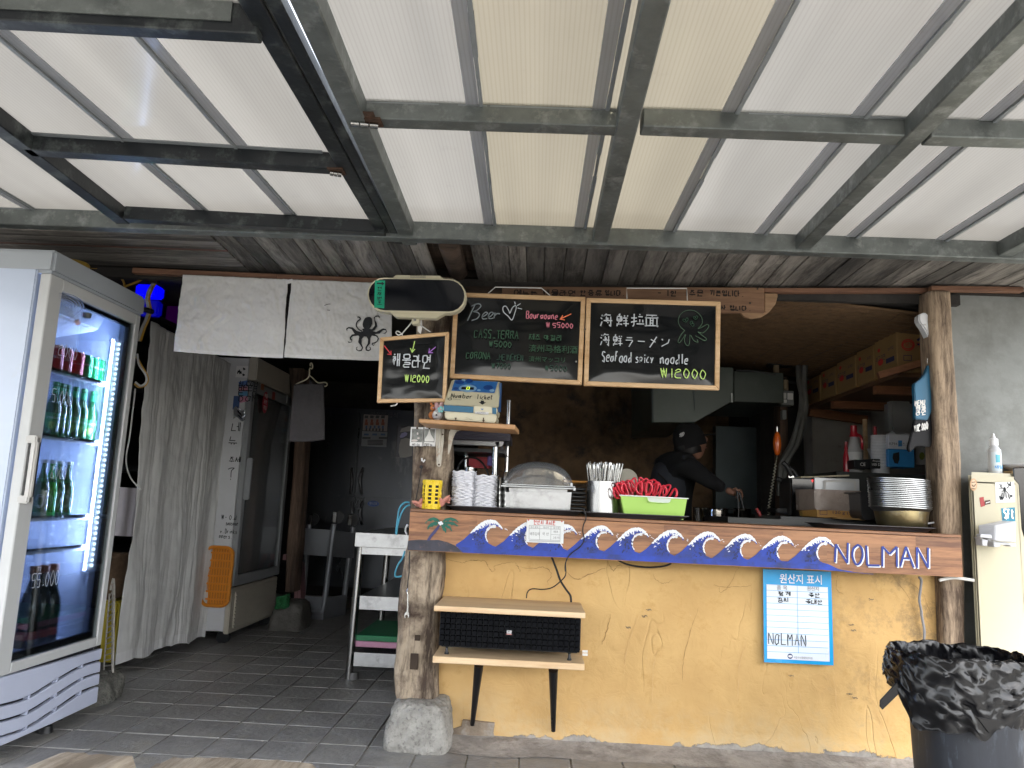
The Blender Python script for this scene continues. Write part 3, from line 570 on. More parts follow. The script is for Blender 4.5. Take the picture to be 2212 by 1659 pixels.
# yellow half wall with trowel relief and peeling foot
def yellow():
    m = bpy.data.materials.new('ochre yellow plaster'); m.use_nodes = True; t = m.node_tree; N = t.nodes; L = t.links; b = N['Principled BSDF']; b.inputs['Roughness'].default_value = .75; b.inputs['Specular IOR Level'].default_value = .3
    tc = N.new('ShaderNodeTexCoord'); V = tc.outputs['Object']
    def no(s, d=6, ro=.6, vec=V, dist=0):
        n = N.new('ShaderNodeTexNoise'); n.inputs['Scale'].default_value = s; n.inputs['Detail'].default_value = d; n.inputs['Roughness'].default_value = ro; n.inputs['Distortion'].default_value = dist; L.new(vec, n.inputs['Vector']); return n.outputs['Fac']
    def ramp(f, a, b_, ca=(0,0,0,1), cb=(1,1,1,1)):
        r = N.new('ShaderNodeValToRGB'); r.color_ramp.elements[0].position = a; r.color_ramp.elements[1].position = b_; r.color_ramp.elements[0].color = ca; r.color_ramp.elements[1].color = cb; L.new(f, r.inputs[0]); return r.outputs[0]
    def mix(f, a, c, col=None, k=1):
        x = N.new('ShaderNodeMixRGB'); 
        if k != 1:
            mm = N.new('ShaderNodeMath'); mm.operation = 'MULTIPLY'; mm.inputs[1].default_value = k; L.new(f, mm.inputs[0]); f = mm.outputs[0]
        L.new(f, x.inputs[0]); L.new(a, x.inputs[1])
        if col: x.inputs[2].default_value = (*col, 1)
        else: L.new(c, x.inputs[2])
        return x.outputs[0]
    def math_(op, a, v2=None, s2=None):
        x = N.new('ShaderNodeMath'); x.operation = op; x.use_clamp = True
        L.new(a, x.inputs[0])
        if v2 is not None: x.inputs[1].default_value = v2
        if s2 is not None: L.new(s2, x.inputs[1])
        return x.outputs[0]
    base = ramp(no(2.2,5), .3, .7, (.50,.31,.12,1), (.65,.43,.18,1))
    base = mix(ramp(no(9,8,.75), .55, .72), base, None, (.40,.22,.055), .5)
    base = mix(ramp(no(26,8,.8), .66, .72), base, None, (.62,.52,.36), .5)       # pale scuffs
    sp = N.new('ShaderNodeSeparateXYZ'); L.new(V, sp.inputs[0])
    # hairline cracks: contour lines of a noise field
    def contour(s, w, seed, dist):
        a = N.new('ShaderNodeVectorMath'); a.operation = 'ADD'; a.inputs[1].default_value = (seed, 0, seed); L.new(V, a.inputs[0])
        c = N.new('ShaderNodeVectorMath'); c.operation = 'MULTIPLY'; c.inputs[1].default_value = (1.5,1,.55); L.new(a.outputs[0], c.inputs[0])
        n = no(s, 3, .5, c.outputs[0], dist); x = math_('SUBTRACT', n, .5); x = N.nodes if 0 else x
        y = N.new('ShaderNodeMath'); y.operation = 'SUBTRACT'; L.new(n, y.inputs[0]); y.inputs[1].default_value = .5
        z = N.new('ShaderNodeMath'); z.operation = 'ABSOLUTE'; L.new(y.outputs[0], z.inputs[0])
        return ramp(z.outputs[0], 0, w, (1,1,1,1), (0,0,0,1))
    cr = contour(1.6, .0042, 3.1, .6); msk = ramp(no(1.9,2), .46, .56); cr = math_('MULTIPLY', cr, s2=msk)
    base = mix(cr, base, None, (.24,.14,.05), .05)
    # grime smears in patches at the right side, dark scuffs
    gx = N.new('ShaderNodeMapRange'); gx.inputs['From Min'].default_value = .45; gx.inputs['From Max'].default_value = 1.0; L.new(sp.outputs['X'], gx.inputs[0])
    gr = math_('MULTIPLY', ramp(no(6,9,.8), .50, .64), s2=gx.outputs[0]); base = mix(gr, base, None, (.13,.10,.065), .7)
    # bare cement at the foot
    zz = N.new('ShaderNodeMath'); zz.operation = 'MULTIPLY_ADD'; zz.inputs[1].default_value = .16; zz.inputs[2].default_value = -.045; L.new(no(4.5,8,.7), zz.inputs[0])
    ft = N.new('ShaderNodeMath'); ft.operation = 'SUBTRACT'; L.new(zz.outputs[0], ft.inputs[0]); L.new(sp.outputs['Z'], ft.inputs[1])
    fr = ramp(ft.outputs[0], -.004, .004); pal = N.new('ShaderNodeMapRange'); pal.inputs['From Min'].default_value = .26; pal.inputs['From Max'].default_value = .02; L.new(sp.outputs['Z'], pal.inputs[0])
    pm = math_('MULTIPLY', ramp(no(6,7,.7), .42, .62), s2=pal.outputs[0]); base = mix(pm, base, None, (.55,.44,.27), .7)
    foot = ramp(no(14,6), .35, .65, (.20,.185,.17,1), (.40,.37,.33,1)); base = mix(fr, base, foot)
    L.new(base, b.inputs['Base Color'])
    bu = N.new('ShaderNodeBump'); bu.inputs['Strength'].default_value = .6; bu.inputs['Distance'].default_value = .01
    hh = N.new('ShaderNodeMath'); hh.operation = 'MULTIPLY_ADD'; hh.inputs[1].default_value = .8; L.new(no(13,6,.6,V,.8), hh.inputs[0]); ng = N.new('ShaderNodeMath'); ng.operation = 'MULTIPLY'; ng.inputs[1].default_value = -.5; L.new(cr, ng.inputs[0]); L.new(ng.outputs[0], hh.inputs[2])
    h2 = N.new('ShaderNodeMath'); h2.operation = 'SUBTRACT'; L.new(hh.outputs[0], h2.inputs[0]); L.new(fr, h2.inputs[1])
    L.new(h2.outputs[0], bu.inputs['Height']); L.new(bu.outputs[0], b.inputs['Normal']); return m
def yw(u, v):
    x = lerp(-.47, 1.93, u); z = lerp(0, .95, v)
    d = .010*nz((x*1.7,z*1.9,1))+.004*nz((x*6,z*5,3))+.0016*nz((x*20,z*20,3))
    r = nz((x*2.1+nz((x*3,z*3,9))*.4, z*.9, 6)); d += -.0012*max(0, 1-abs(r)/.035)
    if z < .09: d += -.018*(1-z/.09)
    return Vector((x, 3.625+d, z))
g = MB().grid(yw, 230, 100); g.box((-.34,3.68,0),(1.95,3.82,.95)); g.build('counter_wall', yellow(), smooth='all', kind='structure')
crm_ = mat('crack shadow line', (.27,.165,.065), .95, 0, .3, 30); rdg = mat('raised plaster ridge', (.60,.40,.18), .9, 0, .1, 30)
def crack(Z, pts, w_, m, nm):
    q = smoothpath([aY(Z(*t_), 3.6) for t_ in pts], 7); rz = random.Random(pts[0][0]); g = MB(); vs = []
    for i_, p_ in enumerate(q):
        p_ = p_+Vector((rz.uniform(-.003,.003),0,rz.uniform(-.003,.003))); d_ = (q[min(i_+1,len(q)-1)]-q[max(i_-1,0)]).normalized().cross(Vector((0,-1,0))); k_ = w_*rz.uniform(.25,1)*math.sin(math.pi*(i_+.6)/(len(q)+.4))**.5
        y_ = 3.625+.010*nz((p_.x*1.7,p_.z*1.9,1))+.004*nz((p_.x*6,p_.z*5,3))+.0016*nz((p_.x*20,p_.z*20,3))-.0035
        for s_ in (-1,1): v_ = p_+d_*k_*s_/2; vs.append(Vector((v_.x, y_-.0008, v_.z)))
    g.add(vs, [(2*i_,2*i_+1,2*i_+3,2*i_+2) for i_ in range(len(q)-1)]); g.build(nm, m, bpy.data.objects['counter_wall'])
for l_ in ([(655,60),(670,95),(720,110),(800,130),(850,110),(930,110),(975,120),(990,160),(1015,190),(1035,185),(1040,150),(1120,130),(1190,120)],[(1190,130),(1215,160),(1230,195)],[(1230,160),(1330,170),(1400,160),(1450,185),(1465,230),(1440,260),(1435,290)],[(1570,190),(1650,250),(1740,220),(1840,180),(1870,170)],[(1880,110),(1905,150),(1935,190),(1960,150),(2000,150)],[(1910,520),(1880,640),(1840,740)]): crack(ZJ, l_, .0036, crm_, 'plaster_crack')
for l_ in ([(240,220),(250,250),(300,270),(340,255)],[(700,180),(640,290),(600,320),(590,290)],[(480,400),(430,550),(400,680),(395,800)],[(1230,230),(1220,300),(1260,330)],[(1500,200),(1600,330),(1650,450)],[(1560,240),(1680,320),(1740,480)],[(560,280),(660,290),(760,285)]): crack(ZK, l_, .0026, crm_, 'plaster_crack')
for l_ in ([(170,420),(130,520),(90,650),(80,760)],[(1410,700),(1400,850),(1450,1000),(1500,1100)],[(1200,760),(1215,850),(1225,980)],[(740,560),(700,720),(690,900)],[(1020,760),(1030,900),(1100,1060)],[(250,640),(235,760),(230,900)]): crack(ZK, l_, .0045, rdg, 'plaster_ridge')
sm2 = mat('grey scuff', (.22,.165,.10), .9, 0, .3, 40)
for x_, z_ in ((1290,862),(1318,880),(1312,520),(1300,490),(980,765),(1410,355),(215,410),(190,445),(105,505)): crack(ZK, [(x_-16,z_-4),(x_-6,z_+3),(x_+5,z_),(x_+14,z_+5)], .008, sm2, 'scuff_mark')
# bared plaster patch near the foot, beside the stone
pp = pl([ZJ(800,1300),ZJ(1040,1325),ZJ(1030,1400),ZJ(1040,1440),ZJ(1240,1460),ZJ(1245,1500),ZJ(960,1480),ZJ(700,1450),ZJ(720,1370),ZJ(790,1350)], 3.608)
MB().prism(pp, (0,.02,0)).build('bare_plaster_patch', mat('bare grey brown plaster', (.25,.20,.15), .95, 0, .3, 12, dirt=((.35,.33,.30),.4,18), bump=(.7,50)), bpy.data.objects['counter_wall'], bev=.002)
# ================================================================== posts and stones
def post(name, lab, edges, y0, dep, m, seed, cat='post', amp=.006):
    """timber whose outline follows a list of (left px, right px) from top to foot"""
    L_ = [aY(a, y0) for a, _ in edges]; R_ = [aY(b, y0) for _, b in edges]
    nv, nu = 150, 56
    def at(ls, v):
        f = v*(len(ls)-1); i = min(int(f), len(ls)-2); return ls[i].lerp(ls[i+1], f-i)
    def fn(u, v):
        l, r = at(L_, v), at(R_, v); z = (l.z+r.z)/2; w = (r.x-l.x)/2; cx = (l.x+r.x)/2; a = 2*math.pi*u
        ca, sa = math.cos(a), math.sin(a); k = 1/max(abs(ca)**5+abs(sa)**5, 1e-6)**(1/5)
        p = Vector((cx+w*ca*k, y0+dep/2-dep/2*sa*k, z))
        g = nz((ca*9, sa*9, z*1.1+seed))*.55+nz((ca*22, sa*22, z*2.2+seed))*.45+.5*nz((ca*2,sa*2,z*5+seed))
        kn = nz((ca*3+seed, z*5, sa*3)); g += .8*kn*nz((ca*14, z*22, sa*14))
        dr = Vector((ca, -sa, 0)); return p+dr*amp*g
    g = MB().grid(fn, nu, nv); n = len(g.v); w = nu+1
    g.f.append(tuple(range(nu))); g.f.append(tuple(range(nv*w, nv*w+nu)))
    return g.thing(name, m, lab, cat, smooth='all')
pw = wood('pale weathered oak post', (.06,.04,.027), (.46,.37,.27), 'z', .9, .85, 1., 30, dirt=((.07,.042,.03), .42, 7), st=.16)
cpost = post('timber_post', 'gnarled weathered timber post standing on a rough stone at the left end of the counter', [((902,596),(980,600)),((897,700),(974,700)),((893,800),(969,800)),((892,911),(968,915)),((889,960),(973,960)),((888,1012),(973,1016)),((887,1047),(969,1047)),((885,1096),(966,1096)),((881,1150),(960,1150)),((876,1191),(957,1194)),((869,1230),(958,1230)),((863,1266),(956,1266)),((858,1324),(946,1310)),((855,1382),(943,1382)),((852,1430),(942,1430)),((850,1468),(941,1468)),((851,1505),(942,1502)),((856,1526),(934,1526))], 3.525, .15, pw, 1.3, amp=.013)
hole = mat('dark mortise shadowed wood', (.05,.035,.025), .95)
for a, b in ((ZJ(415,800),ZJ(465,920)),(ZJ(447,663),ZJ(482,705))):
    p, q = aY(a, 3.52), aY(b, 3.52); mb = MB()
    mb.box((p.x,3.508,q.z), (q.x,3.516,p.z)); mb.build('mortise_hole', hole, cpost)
rpost = post('timber_post', 'brown squared timber post at the right end of the counter against the grey wall', [((2007,628),(2058,628)),((2012,731),(2062,731)),((2021,857),(2072,857)),((2025,998),(2080,998)),((2029,1080),(2081,1080)),((2036,1250),(2088,1250)),((2040,1388),(2089,1388)),((2044,1500),(2093,1500)),((2049,1640),(2098,1640))], 3.56, .13, wood('brown timber post', (.075,.05,.034), (.36,.27,.185), 'z', .9, .85, 1., 30, dirt=((.06,.035,.025), .33, 6), st=.13), 8.2, amp=.004)
stm = mat('porous grey basalt', (.30,.29,.265), .95, 0, .3, 16, dirt=((.10,.095,.088), .36, 60), bump=(1.,60))
def stone(name, lab, lo, hi, m, seed, amp=.02, n=48, top=.8):
    c = (Vector(lo)+Vector(hi))/2; s = (Vector(hi)-Vector(lo))/2; vs = []
    def fn(u, v):
        a = 2*math.pi*u; e = -math.pi/2+math.pi*v; ce = abs(math.cos(e))**.35; se = math.copysign(abs(math.sin(e))**.45, math.sin(e))
        ca, sa = math.cos(a), math.sin(a); k = 1/max(abs(ca)**6+abs(sa)**6, 1e-6)**(1/6)
        d = Vector((ca*k*ce, sa*k*ce, se)); tp = 1-(1-top)*max(0, d.z*.5+.5)
        q = Vector((d.x*tp*s.x, d.y*tp*s.y, d.z*s.z)); nn = q.normalized()
        return c+q+nn*amp*(nz(q*9+Vector((seed,0,0)))+.5*nz(q*25)+.35*nz(q*60))
    g = MB().grid(fn, n, n//2+8); return g.thing(name, m, lab, 'stone', smooth='all')
sl_, sr_ = aY((821,1560), 3.38), aY((972,1560), 3.38)
stone('foot_stone', 'rough grey basalt block under the gnarled timber post', (sl_.x, 3.38, -.03), (sr_.x, 3.72, .195), stm, 2.5, .016, 110, .86)
a = aX(ZB(640,1250), -2.06); stone('foot_stone', 'lumpy concrete footing behind the corner of the drinks fridge', (-2.40, 3.80, -.03), (-2.05, 4.10, .13), mat('mossy concrete lump', (.14,.135,.12), .95, 0, .4, 14, dirt=((.05,.06,.05), .4, 40), bump=(1,80)), 7.5, .03, 60, .8)
# ================================================================== rooms behind the front
dkw = mat('near black plaster', (.030,.027,.025), .95, 0, .4, 3, dirt=((.05,.045,.04), .35, 6), bump=(.5,20))  # very dark base colour with random lighter patches
mud = mat('brown mud and stone wall', (.16,.10,.055), .95, 0, .35, 4, dirt=((.05,.04,.035), .40, 6), bump=(.9,12))
plas = mat('stained white plaster', (.36,.34,.31), .9, 0, .15, 3, dirt=((.13,.11,.09), .30, 9), bump=(.3,20))
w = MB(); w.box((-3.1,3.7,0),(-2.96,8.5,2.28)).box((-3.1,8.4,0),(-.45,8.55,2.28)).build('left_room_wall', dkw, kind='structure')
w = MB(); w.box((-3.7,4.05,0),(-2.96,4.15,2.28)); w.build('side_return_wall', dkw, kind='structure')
def mw(u, v):
    x, z = lerp(-.5, 1.55, u), lerp(0, 2.3, v)
    d = .05*nz((x*3.2,z*3.2,2))+.03*nz((x*8,z*8,4))+.012*nz((x*22,z*22,4)); return Vector((x, 6.35+d, z))
g = MB().grid(mw, 110, 110); g.box((-.5,6.45,0),(1.55,8.55,2.28)); g.build('stone_back_wall', mud, smooth='all', kind='structure')
def pw_(u, v):
    x, z = lerp(2.02, 3.0, u), lerp(0, 2.2, v); return Vector((x, 5.75+.012*nz((x*3,z*3,1))+.003*nz((x*15,z*15,1)), z))
g = MB().grid(pw_, 50, 50); g.box((2.06,5.8,0),(3.0,6.6,2.28)); g.build('plaster_back_wall', plas, smooth='all', kind='structure')
MB().box((2.45,3.87,0),(2.6,5.75,2.28)).build('right_room_wall', plas, kind='structure')
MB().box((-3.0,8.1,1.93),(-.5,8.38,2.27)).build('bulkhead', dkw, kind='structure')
# header above the doorway hidden behind the cloth
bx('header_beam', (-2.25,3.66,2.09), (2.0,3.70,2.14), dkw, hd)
# ---------------- reed mat ceiling and rafters in the kitchen
rm = mat('brown reed', (.13,.075,.035), .8, 0, .35, 20, bump=(.3,60))
zz = lambda x, y: 2.15-.10*(x-1.05)
g = MB()
for i in range(150):
    y = 3.74+i*.0125; x0 = .35
    g.tube([Vector((x0,y,zz(x0,y)-.004*math.sin(i*9.1))), Vector((1.3,y+.004*math.sin(i*3.3),zz(1.3,y)-.012)), Vector((2.44,y,zz(2.44,y)+.004*math.sin(i*5.1)))], .0055, 5, False)
mo = g.build('reed_mat_ceiling', rm, smooth=True, kind='stuff'); 
g = MB()
for x in [.5+.14*k for k in range(14)]: g.tube([Vector((x+.03*math.sin(k_*.7), 3.74+k_*.19, zz(x,3.74+k_*.19)-.012)) for k_ in range(10)], .0016, 4, False)
g.build('reed_mat_ties', rubber, mo)
g = MB().grid(lambda u, v: Vector((lerp(.3,2.45,u), lerp(3.73,5.7,v), zz(lerp(.3,2.45,u), 3.8)+.02)), 4, 4); g.build('mat_backing', dkw, mo)
raf_t = T('roof_rafters', 'dark round timber rafters under the reed mat ceiling in the kitchen', 'rafters', (1.2,4.5,2))
for (a, b, r) in ((ZF(230,235), ZF(930,560), .035), (ZF(330,275), ZF(1130,500), .022), (ZF(1480,330), ZF(900,560), .03)):
    p, q = aY(a, 4.0), aY(b, 5.3)
    MB().tube([p, p.lerp(q,.3)+Vector((0,0,.008)), p.lerp(q,.7)-Vector((0,0,.006)), q], r, 10).build('rafter', oldx, raf_t, smooth=True)
# ---------------- left: perforated rack with goods, long curtains
pm = mat('black perforated angle iron', (.014,.014,.016), .45, .5, .2, 8)
rk = T('slotted_angle_rack', 'black slotted angle shelving behind the long white curtain', 'shelving', (-2.5,4.9,0))
hol = mat('pale slot rim', (.16,.16,.17), .6)
for x, y in ((-2.42,4.36),(-2.42,5.62),(-2.92,4.36),(-2.92,5.62)):
    MB().box((x-.02,y,0),(x+.02,y+.003,2.12)).box((x+.017,y,0),(x+.02,y+.035,2.12)).build('upright', pm, rk)
    if x > -2.5 and y < 5:
        hb = MB()
        for k in range(52): hb.box((x-.010,y-.0012,.03+k*.04),(x+.002,y,.048+k*.04))
        hb.build('slot_rims', hol, rk, kind='stuff')
for z in (.1,.62,1.15,1.62,2.1): MB().box((-2.92,4.34,z),(-2.42,5.64,z+.03)).build('shelf', pm, rk)
bl = mat('blue lit plastic', (.0,.0,.8), .5, emis=.16); pu = mat('purple lit box', (.08,.0,.15), .5, emis=.012)
a, b = aY(ZU(1180,590), 4.30), aY(ZU(1370,860), 4.30)
n_ = T('blue_lamp', 'glowing blue lamp box behind the upper corner of the drinks fridge', 'lamp', (a.x, 4.3, b.z))
MB().box((a.x,4.30,(a.z+b.z)/2+.02),(b.x-.02,4.4,a.z)).build('lit_shade', bl, n_, bev=.01); MB().box((a.x+.02,4.32,b.z),(b.x-.01,4.38,(a.z+b.z)/2)).build('lit_foot', mat('dim blue lit plastic', (.0,.0,.4), .5, emis=.06), n_, bev=.01)
a, b = aY(ZU(1450,765), 5.0), aY(ZU(1556,985), 5.0)
MB().box((a.x,5.0,b.z),(b.x,5.06,a.z)).thing('insect_lamp', pu, 'dim purple glowing box on the rack beside the hanging cloth', 'lamp', bev=.01)
bx_ = mat('light grey carton', (.45,.42,.45), .8); 
a, b = aY(ZT(250,-190), 4.45), aY(ZT(345,270), 4.45); MB().box((-2.7,4.45,b.z),(-2.33,4.75,a.z)).thing('carton', bx_, 'pale carton on the black rack behind the curtain edge', 'box', bev=.004)
a, b = aY(ZT(170,430), 4.45), aY(ZT(290,860), 4.45)
stone('sack', 'crumpled brown paper sack low on the black rack', (-2.62,4.42,b.z), (-2.36,4.6,a.z), mat('brown sacking', (.12,.075,.045), .9, 0, .3, 20), 4.4, .03, 30)['category'] = 'sack'
a, b = aY(ZT(105,870), 4.42), aY(ZT(205,1455), 4.42); MB().box((-2.7,4.42,max(.01,b.z)),(-2.34,4.65,a.z)).thing('yellow_crate', mat('yellow plastic', (.45,.36,.02), .5), 'yellow plastic crate standing on the floor behind the curtain edge', 'crate', bev=.012)
lin = mat('off white linen', (.58,.58,.57), .9, 0, .06, 8, bump=(.18,34)); hem = mat('linen hem', (.62,.62,.62), .9, 0, .04, 8)
def cloth(name, lab, fn, nu, nv, hemv=.035, group=None, hemside=None):
    g = MB().grid(fn, nu, nv); o = g.build(name, lin, None, smooth='all'); tag(o, lab, 'curtain', group)
    s = o.modifiers.new('thick', 'SOLIDIFY'); s.thickness = .0015
    h = MB().grid(lambda u, v: fn(u, 1-hemv+hemv*v)+Vector((.0016,-.0018,0)), nu, 2); h.build('hem', hem, o, smooth='all')
    if hemside is not None:
        h = MB().grid(lambda u, v: fn(hemside*(1-.025)+.025*u, v)+Vector((.0014,-.0016,0)), 1, nv); h.build('side_hem', hem, o, smooth='all')
    return o
# long curtain, two halves, hanging along the rack; outline from near top/bottom and far top/bottom corners
cx = -2.27
n0, n1 = aX((326,694), cx), aX((250,1436), cx); f1 = aX((441,1378), cx); 
f0 = Vector((cx, f1.y+.12, n0.z-.03)); mid_t = n0.lerp(f0,.5); mid_b = aX((372,1397), cx)
def lc(k):
    def fn(u, v):
        a0, a1 = (n0, n1) if k == 0 else (mid_t, mid_b); b0, b1 = (mid_t, mid_b) if k == 0 else (f0, f1)
        p = a0.lerp(a1, v).lerp(b0.lerp(b1, v), u)
        g_ = .3+.7*v
        fold = .019*math.sin(u*7+2*nz((u*2,v*1.1,k*5+3)))*g_+.030*nz((u*4.+nz((u,v*2.5,k))*.9, v*.7, k*7))*g_+.007*nz((u*15+2.5*nz((u*3,v*2,9)), v*1.6, k*3))+.006*nz((u*9,v*24,k*2))+.004*nz((u*34,v*9,k))
        return p+Vector((fold, .02*nz((u*3,v*3,k+9)), .012*math.sin(u*9)*v))
    return fn
cloth('long_curtain', 'long off white linen curtain, half nearer the drinks fridge, left of the slit', lc(0), 90, 150, .03, 'long linen curtain halves', 1)
cloth('long_curtain', 'long off white linen curtain, far half right of the slit beside the white cabinet', lc(1), 90, 150, .03, 'long linen curtain halves')
# noren over the doorway
def nor(tl, tr, bl_, br, seed, y=3.585):
    A, B, C_, D_ = [aY(q, y) for q in (tl, tr, bl_, br)]
    def fn(u, v):
        p = A.lerp(C_, v).lerp(B.lerp(D_, v), u)
        wr = .008*nz((u*3,v*2,seed))*v*2+.005*nz((u*14+nz((u*5,v*5,seed))*2,v*9,seed))+.0026*nz((u*40,v*22,seed))
        return p+Vector((.004*nz((v*4,seed,0)), wr-.006*v, -.004*math.sin(u*3.1)*v))
    return fn
n1_ = cloth('noren_cloth', 'plain left half of the short off white cloth hanging over the doorway', nor(ZC(497,150),ZC(1258,184),ZC(434,708),ZC(1226,757), 1), 110, 80, .04, 'noren halves')
n2_ = cloth('noren_cloth', 'right half of the short cloth over the doorway, with a painted black octopus', nor(ZC(1286,186),ZC(2010,214),ZC(1236,752),ZC(2022,774), 5), 110, 80, .04, 'noren halves')
strokes([[ZC(1268,186),ZC(1272,215)]], 3.583, .035, hem, 'joining_strip', n1_, .001)
inkm = mat('black fabric ink', (.012,.014,.017), .8)
Yo = 3.574
oc = [(1842,457),(1822,462),(1808,485),(1802,510),(1806,530),(1815,540),(1798,545),(1806,560),(1790,565),(1760,558),(1745,545),(1730,533),(1700,530),(1684,540),(1683,552),(1692,559),(1690,549),(1700,540),(1722,545),(1738,570),(1745,580),(1725,585),(1708,605),(1710,622),(1722,628),(1720,640),(1700,636),(1692,628),(1700,645),(1722,642),(1728,625),(1718,610),(1732,597),(1770,592),(1778,600),(1770,640),(1785,660),(1798,680),(1790,697),(1772,700),(1758,688),(1768,672),(1755,680),(1756,697),(1775,707),(1795,704),(1806,680),(1795,650),(1795,620),(1812,598),(1830,600),(1842,620),(1840,650),(1822,680),(1825,700),(1845,706),(1863,695),(1862,680),(1850,672),(1858,690),(1845,698),(1832,692),(1836,675),(1856,650),(1858,610),(1870,592),(1900,598),(1912,612),(1905,632),(1888,642),(1870,645),(1868,658),(1880,667),(1893,656),(1880,660),(1872,652),(1890,650),(1910,638),(1922,615),(1910,592),(1890,582),(1925,578),(1950,553),(1968,552),(1974,563),(1962,574),(1945,576),(1965,580),(1979,565),(1972,545),(1950,540),(1920,556),(1900,566),(1875,560),(1890,552),(1908,525),(1905,500),(1890,475),(1893,458),(1915,452),(1925,464),(1930,460),(1920,447),(1898,447),(1884,460),(1888,490),(1892,520),(1870,545),(1850,545),(1862,530),(1872,505),(1870,470),(1858,457)]
MB().prism(pl([ZC(*q) for q in oc], Yo), (0,.0008,0)).build('octopus_print', inkm, n2_)
strokes([[ZC(1845,460),ZC(1820,500)],[ZC(1800,560),ZC(1775,548),ZC(1757,520),ZC(1765,490),ZC(1785,475),ZC(1780,460),ZC(1765,458)]], Yo, .006, inkm, 'octopus_arm', n2_)
strokes([[ZC(1526,375),ZC(1545,366),ZC(1570,363)],[ZC(1545,407),ZC(1566,409)]], Yo, .003, inkm, 'stitch_marks', n2_)
# ---------------- second upright cooler deep in the doorway
wht2 = mat('greyish white enamel', (.55,.56,.58), .45, 0, .06, 4); beige = mat('beige cooler trim', (.40,.37,.31), .5, 0, .08, 5); gry = mat('grey door frame', (.24,.25,.26), .45, 0, .06, 5)
fx = -2.1
c2 = T('display_cooler', 'tall white glass door cooler with stickers standing inside the doorway', 'refrigerator', (fx-.3,5.8,0))
k0, k1 = aX(ZL(65,1350), fx), aX(ZL(290,1255), fx); k2 = aX(ZL(95,1115), fx); zt = aX(ZL(180,8), fx).z; ya, yb = aX(ZL(95,1100), fx).y-.03, aX(ZL(305,1065), fx).y
zb0 = k0.z; zm = k2.z
mb = MB().box((fx-.62,ya+.0,max(.09,zb0)),(fx-.045,ya+.03,zt)).box((fx-.62,yb-.03,zb0),(fx-.045,yb,zt)).box((fx-.62,ya,zb0),(fx-.6,yb,zt)).box((fx-.6,ya+.03,zm-.03),(fx-.05,yb-.03,zm)).box((fx-.6,ya+.03,zt-.03),(fx-.05,yb-.03,zt))
mb.build('cabinet', wht2, c2, bev=.004)
lp_ = T('x','x','x'); bpy.data.objects.remove(lp_)
MB().box((fx-.045,ya,zb0),(fx-.01,yb,zm-.015)).build('louver_panel', beige, c2, bev=.006)
for i in range(10):
    z = lerp(zb0+.035, zm-.07, i/9); MB().hexa([Vector((fx-.012,ya+.07,z)),Vector((fx+.006,ya+.07,z-.004)),Vector((fx+.006,yb-.04,z-.004)),Vector((fx-.012,yb-.04,z)),Vector((fx-.012,ya+.07,z+.024)),Vector((fx-.006,ya+.07,z+.022)),Vector((fx-.006,yb-.04,z+.022)),Vector((fx-.012,yb-.04,z+.024))]).build('louver', beige, c2)
zh = zt-.17
MB().box((fx-.045,ya,zh+.01),(fx+.02,yb,zt+.01)).build('head_panel', beige, c2, bev=.008)
for a, b in (((ya,zm),(ya+.06,zh)),((yb-.06,zm),(yb,zh)),((ya+.06,zm),(yb-.06,zm+.07)),((ya+.06,zh-.07),(yb-.06,zh))):
    MB().box((fx-.04,a[0],a[1]),(fx,b[0],b[1])).build('door_rail', gry, c2, bev=.003)
MB().box((fx-.02,ya+.06,zm+.07),(fx-.015,yb-.06,zh-.07)).build('door_glass', glass('dark cooler glass', (.62,.66,.68), .08, .16, .09), c2)
MB().box((fx,ya+.015,1.0),(fx+.04,ya+.045,1.3)).build('door_handle', gry, c2, bev=.006)
for z in (.62,.95,1.28): bx('wire_shelf', (fx-.55,ya+.04,z), (fx-.07,yb-.04,z+.012), gry, c2)
for y in (ya+.06,yb-.06): MB().tube([(fx-.06,y-.02,.045),(fx-.06,y+.02,.045)], .045, 12).build('caster', black, c2, smooth=True)
st_r = mat('red sticker', (.45,.02,.05), .6)
p = aX(ZC(1092,1078), fx); MB().tube([p+Vector((.002,0,0)), p+Vector((.004,0,0))], 1, 24)
g = MB(); g.v = []; g.f = []
ring = [p+Vector((.003, .055*math.cos(t*.2618), .083*math.sin(t*.2618))) for t in range(24)]; g.prism(ring, (.0015,0,0)).build('round_sticker', st_r, c2)
whp = mat('white chalk paint', (.82,.82,.80), .8)
for i, s_ in enumerate(('해물','라면','맛집')): hand(s_, p+Vector((.005,-.03,.035-.045*i)), UY, UZ, .03, .004, whp, 'sticker_lettering', c2)
for q, c_ in (((1155,1030),(.3,.05,.04)),((1075,960),(.35,.12,.05)),((1120,885),(.25,.14,.03))):
    a = aX(ZC(*q), fx); MB().box((a.x+.001,a.y-.03,a.z-.03),(a.x+.0025,a.y+.03,a.z+.03)).build('small_sticker', mat('sticker %d' % q[0], c_, .6), c2)
a = aX(ZC(1255,990), fx); g = MB(); g.prism([Vector((fx+.001,a.y+dy,a.z+dz)) for dy, dz in ((-.06,.06),(.06,.055),(.06,-.02),(.03,-.03),(.02,-.1),(0,-.11),(-.01,-.04),(-.05,-.03))], (.0015,0,0)).build('squid_sticker', whp, c2)
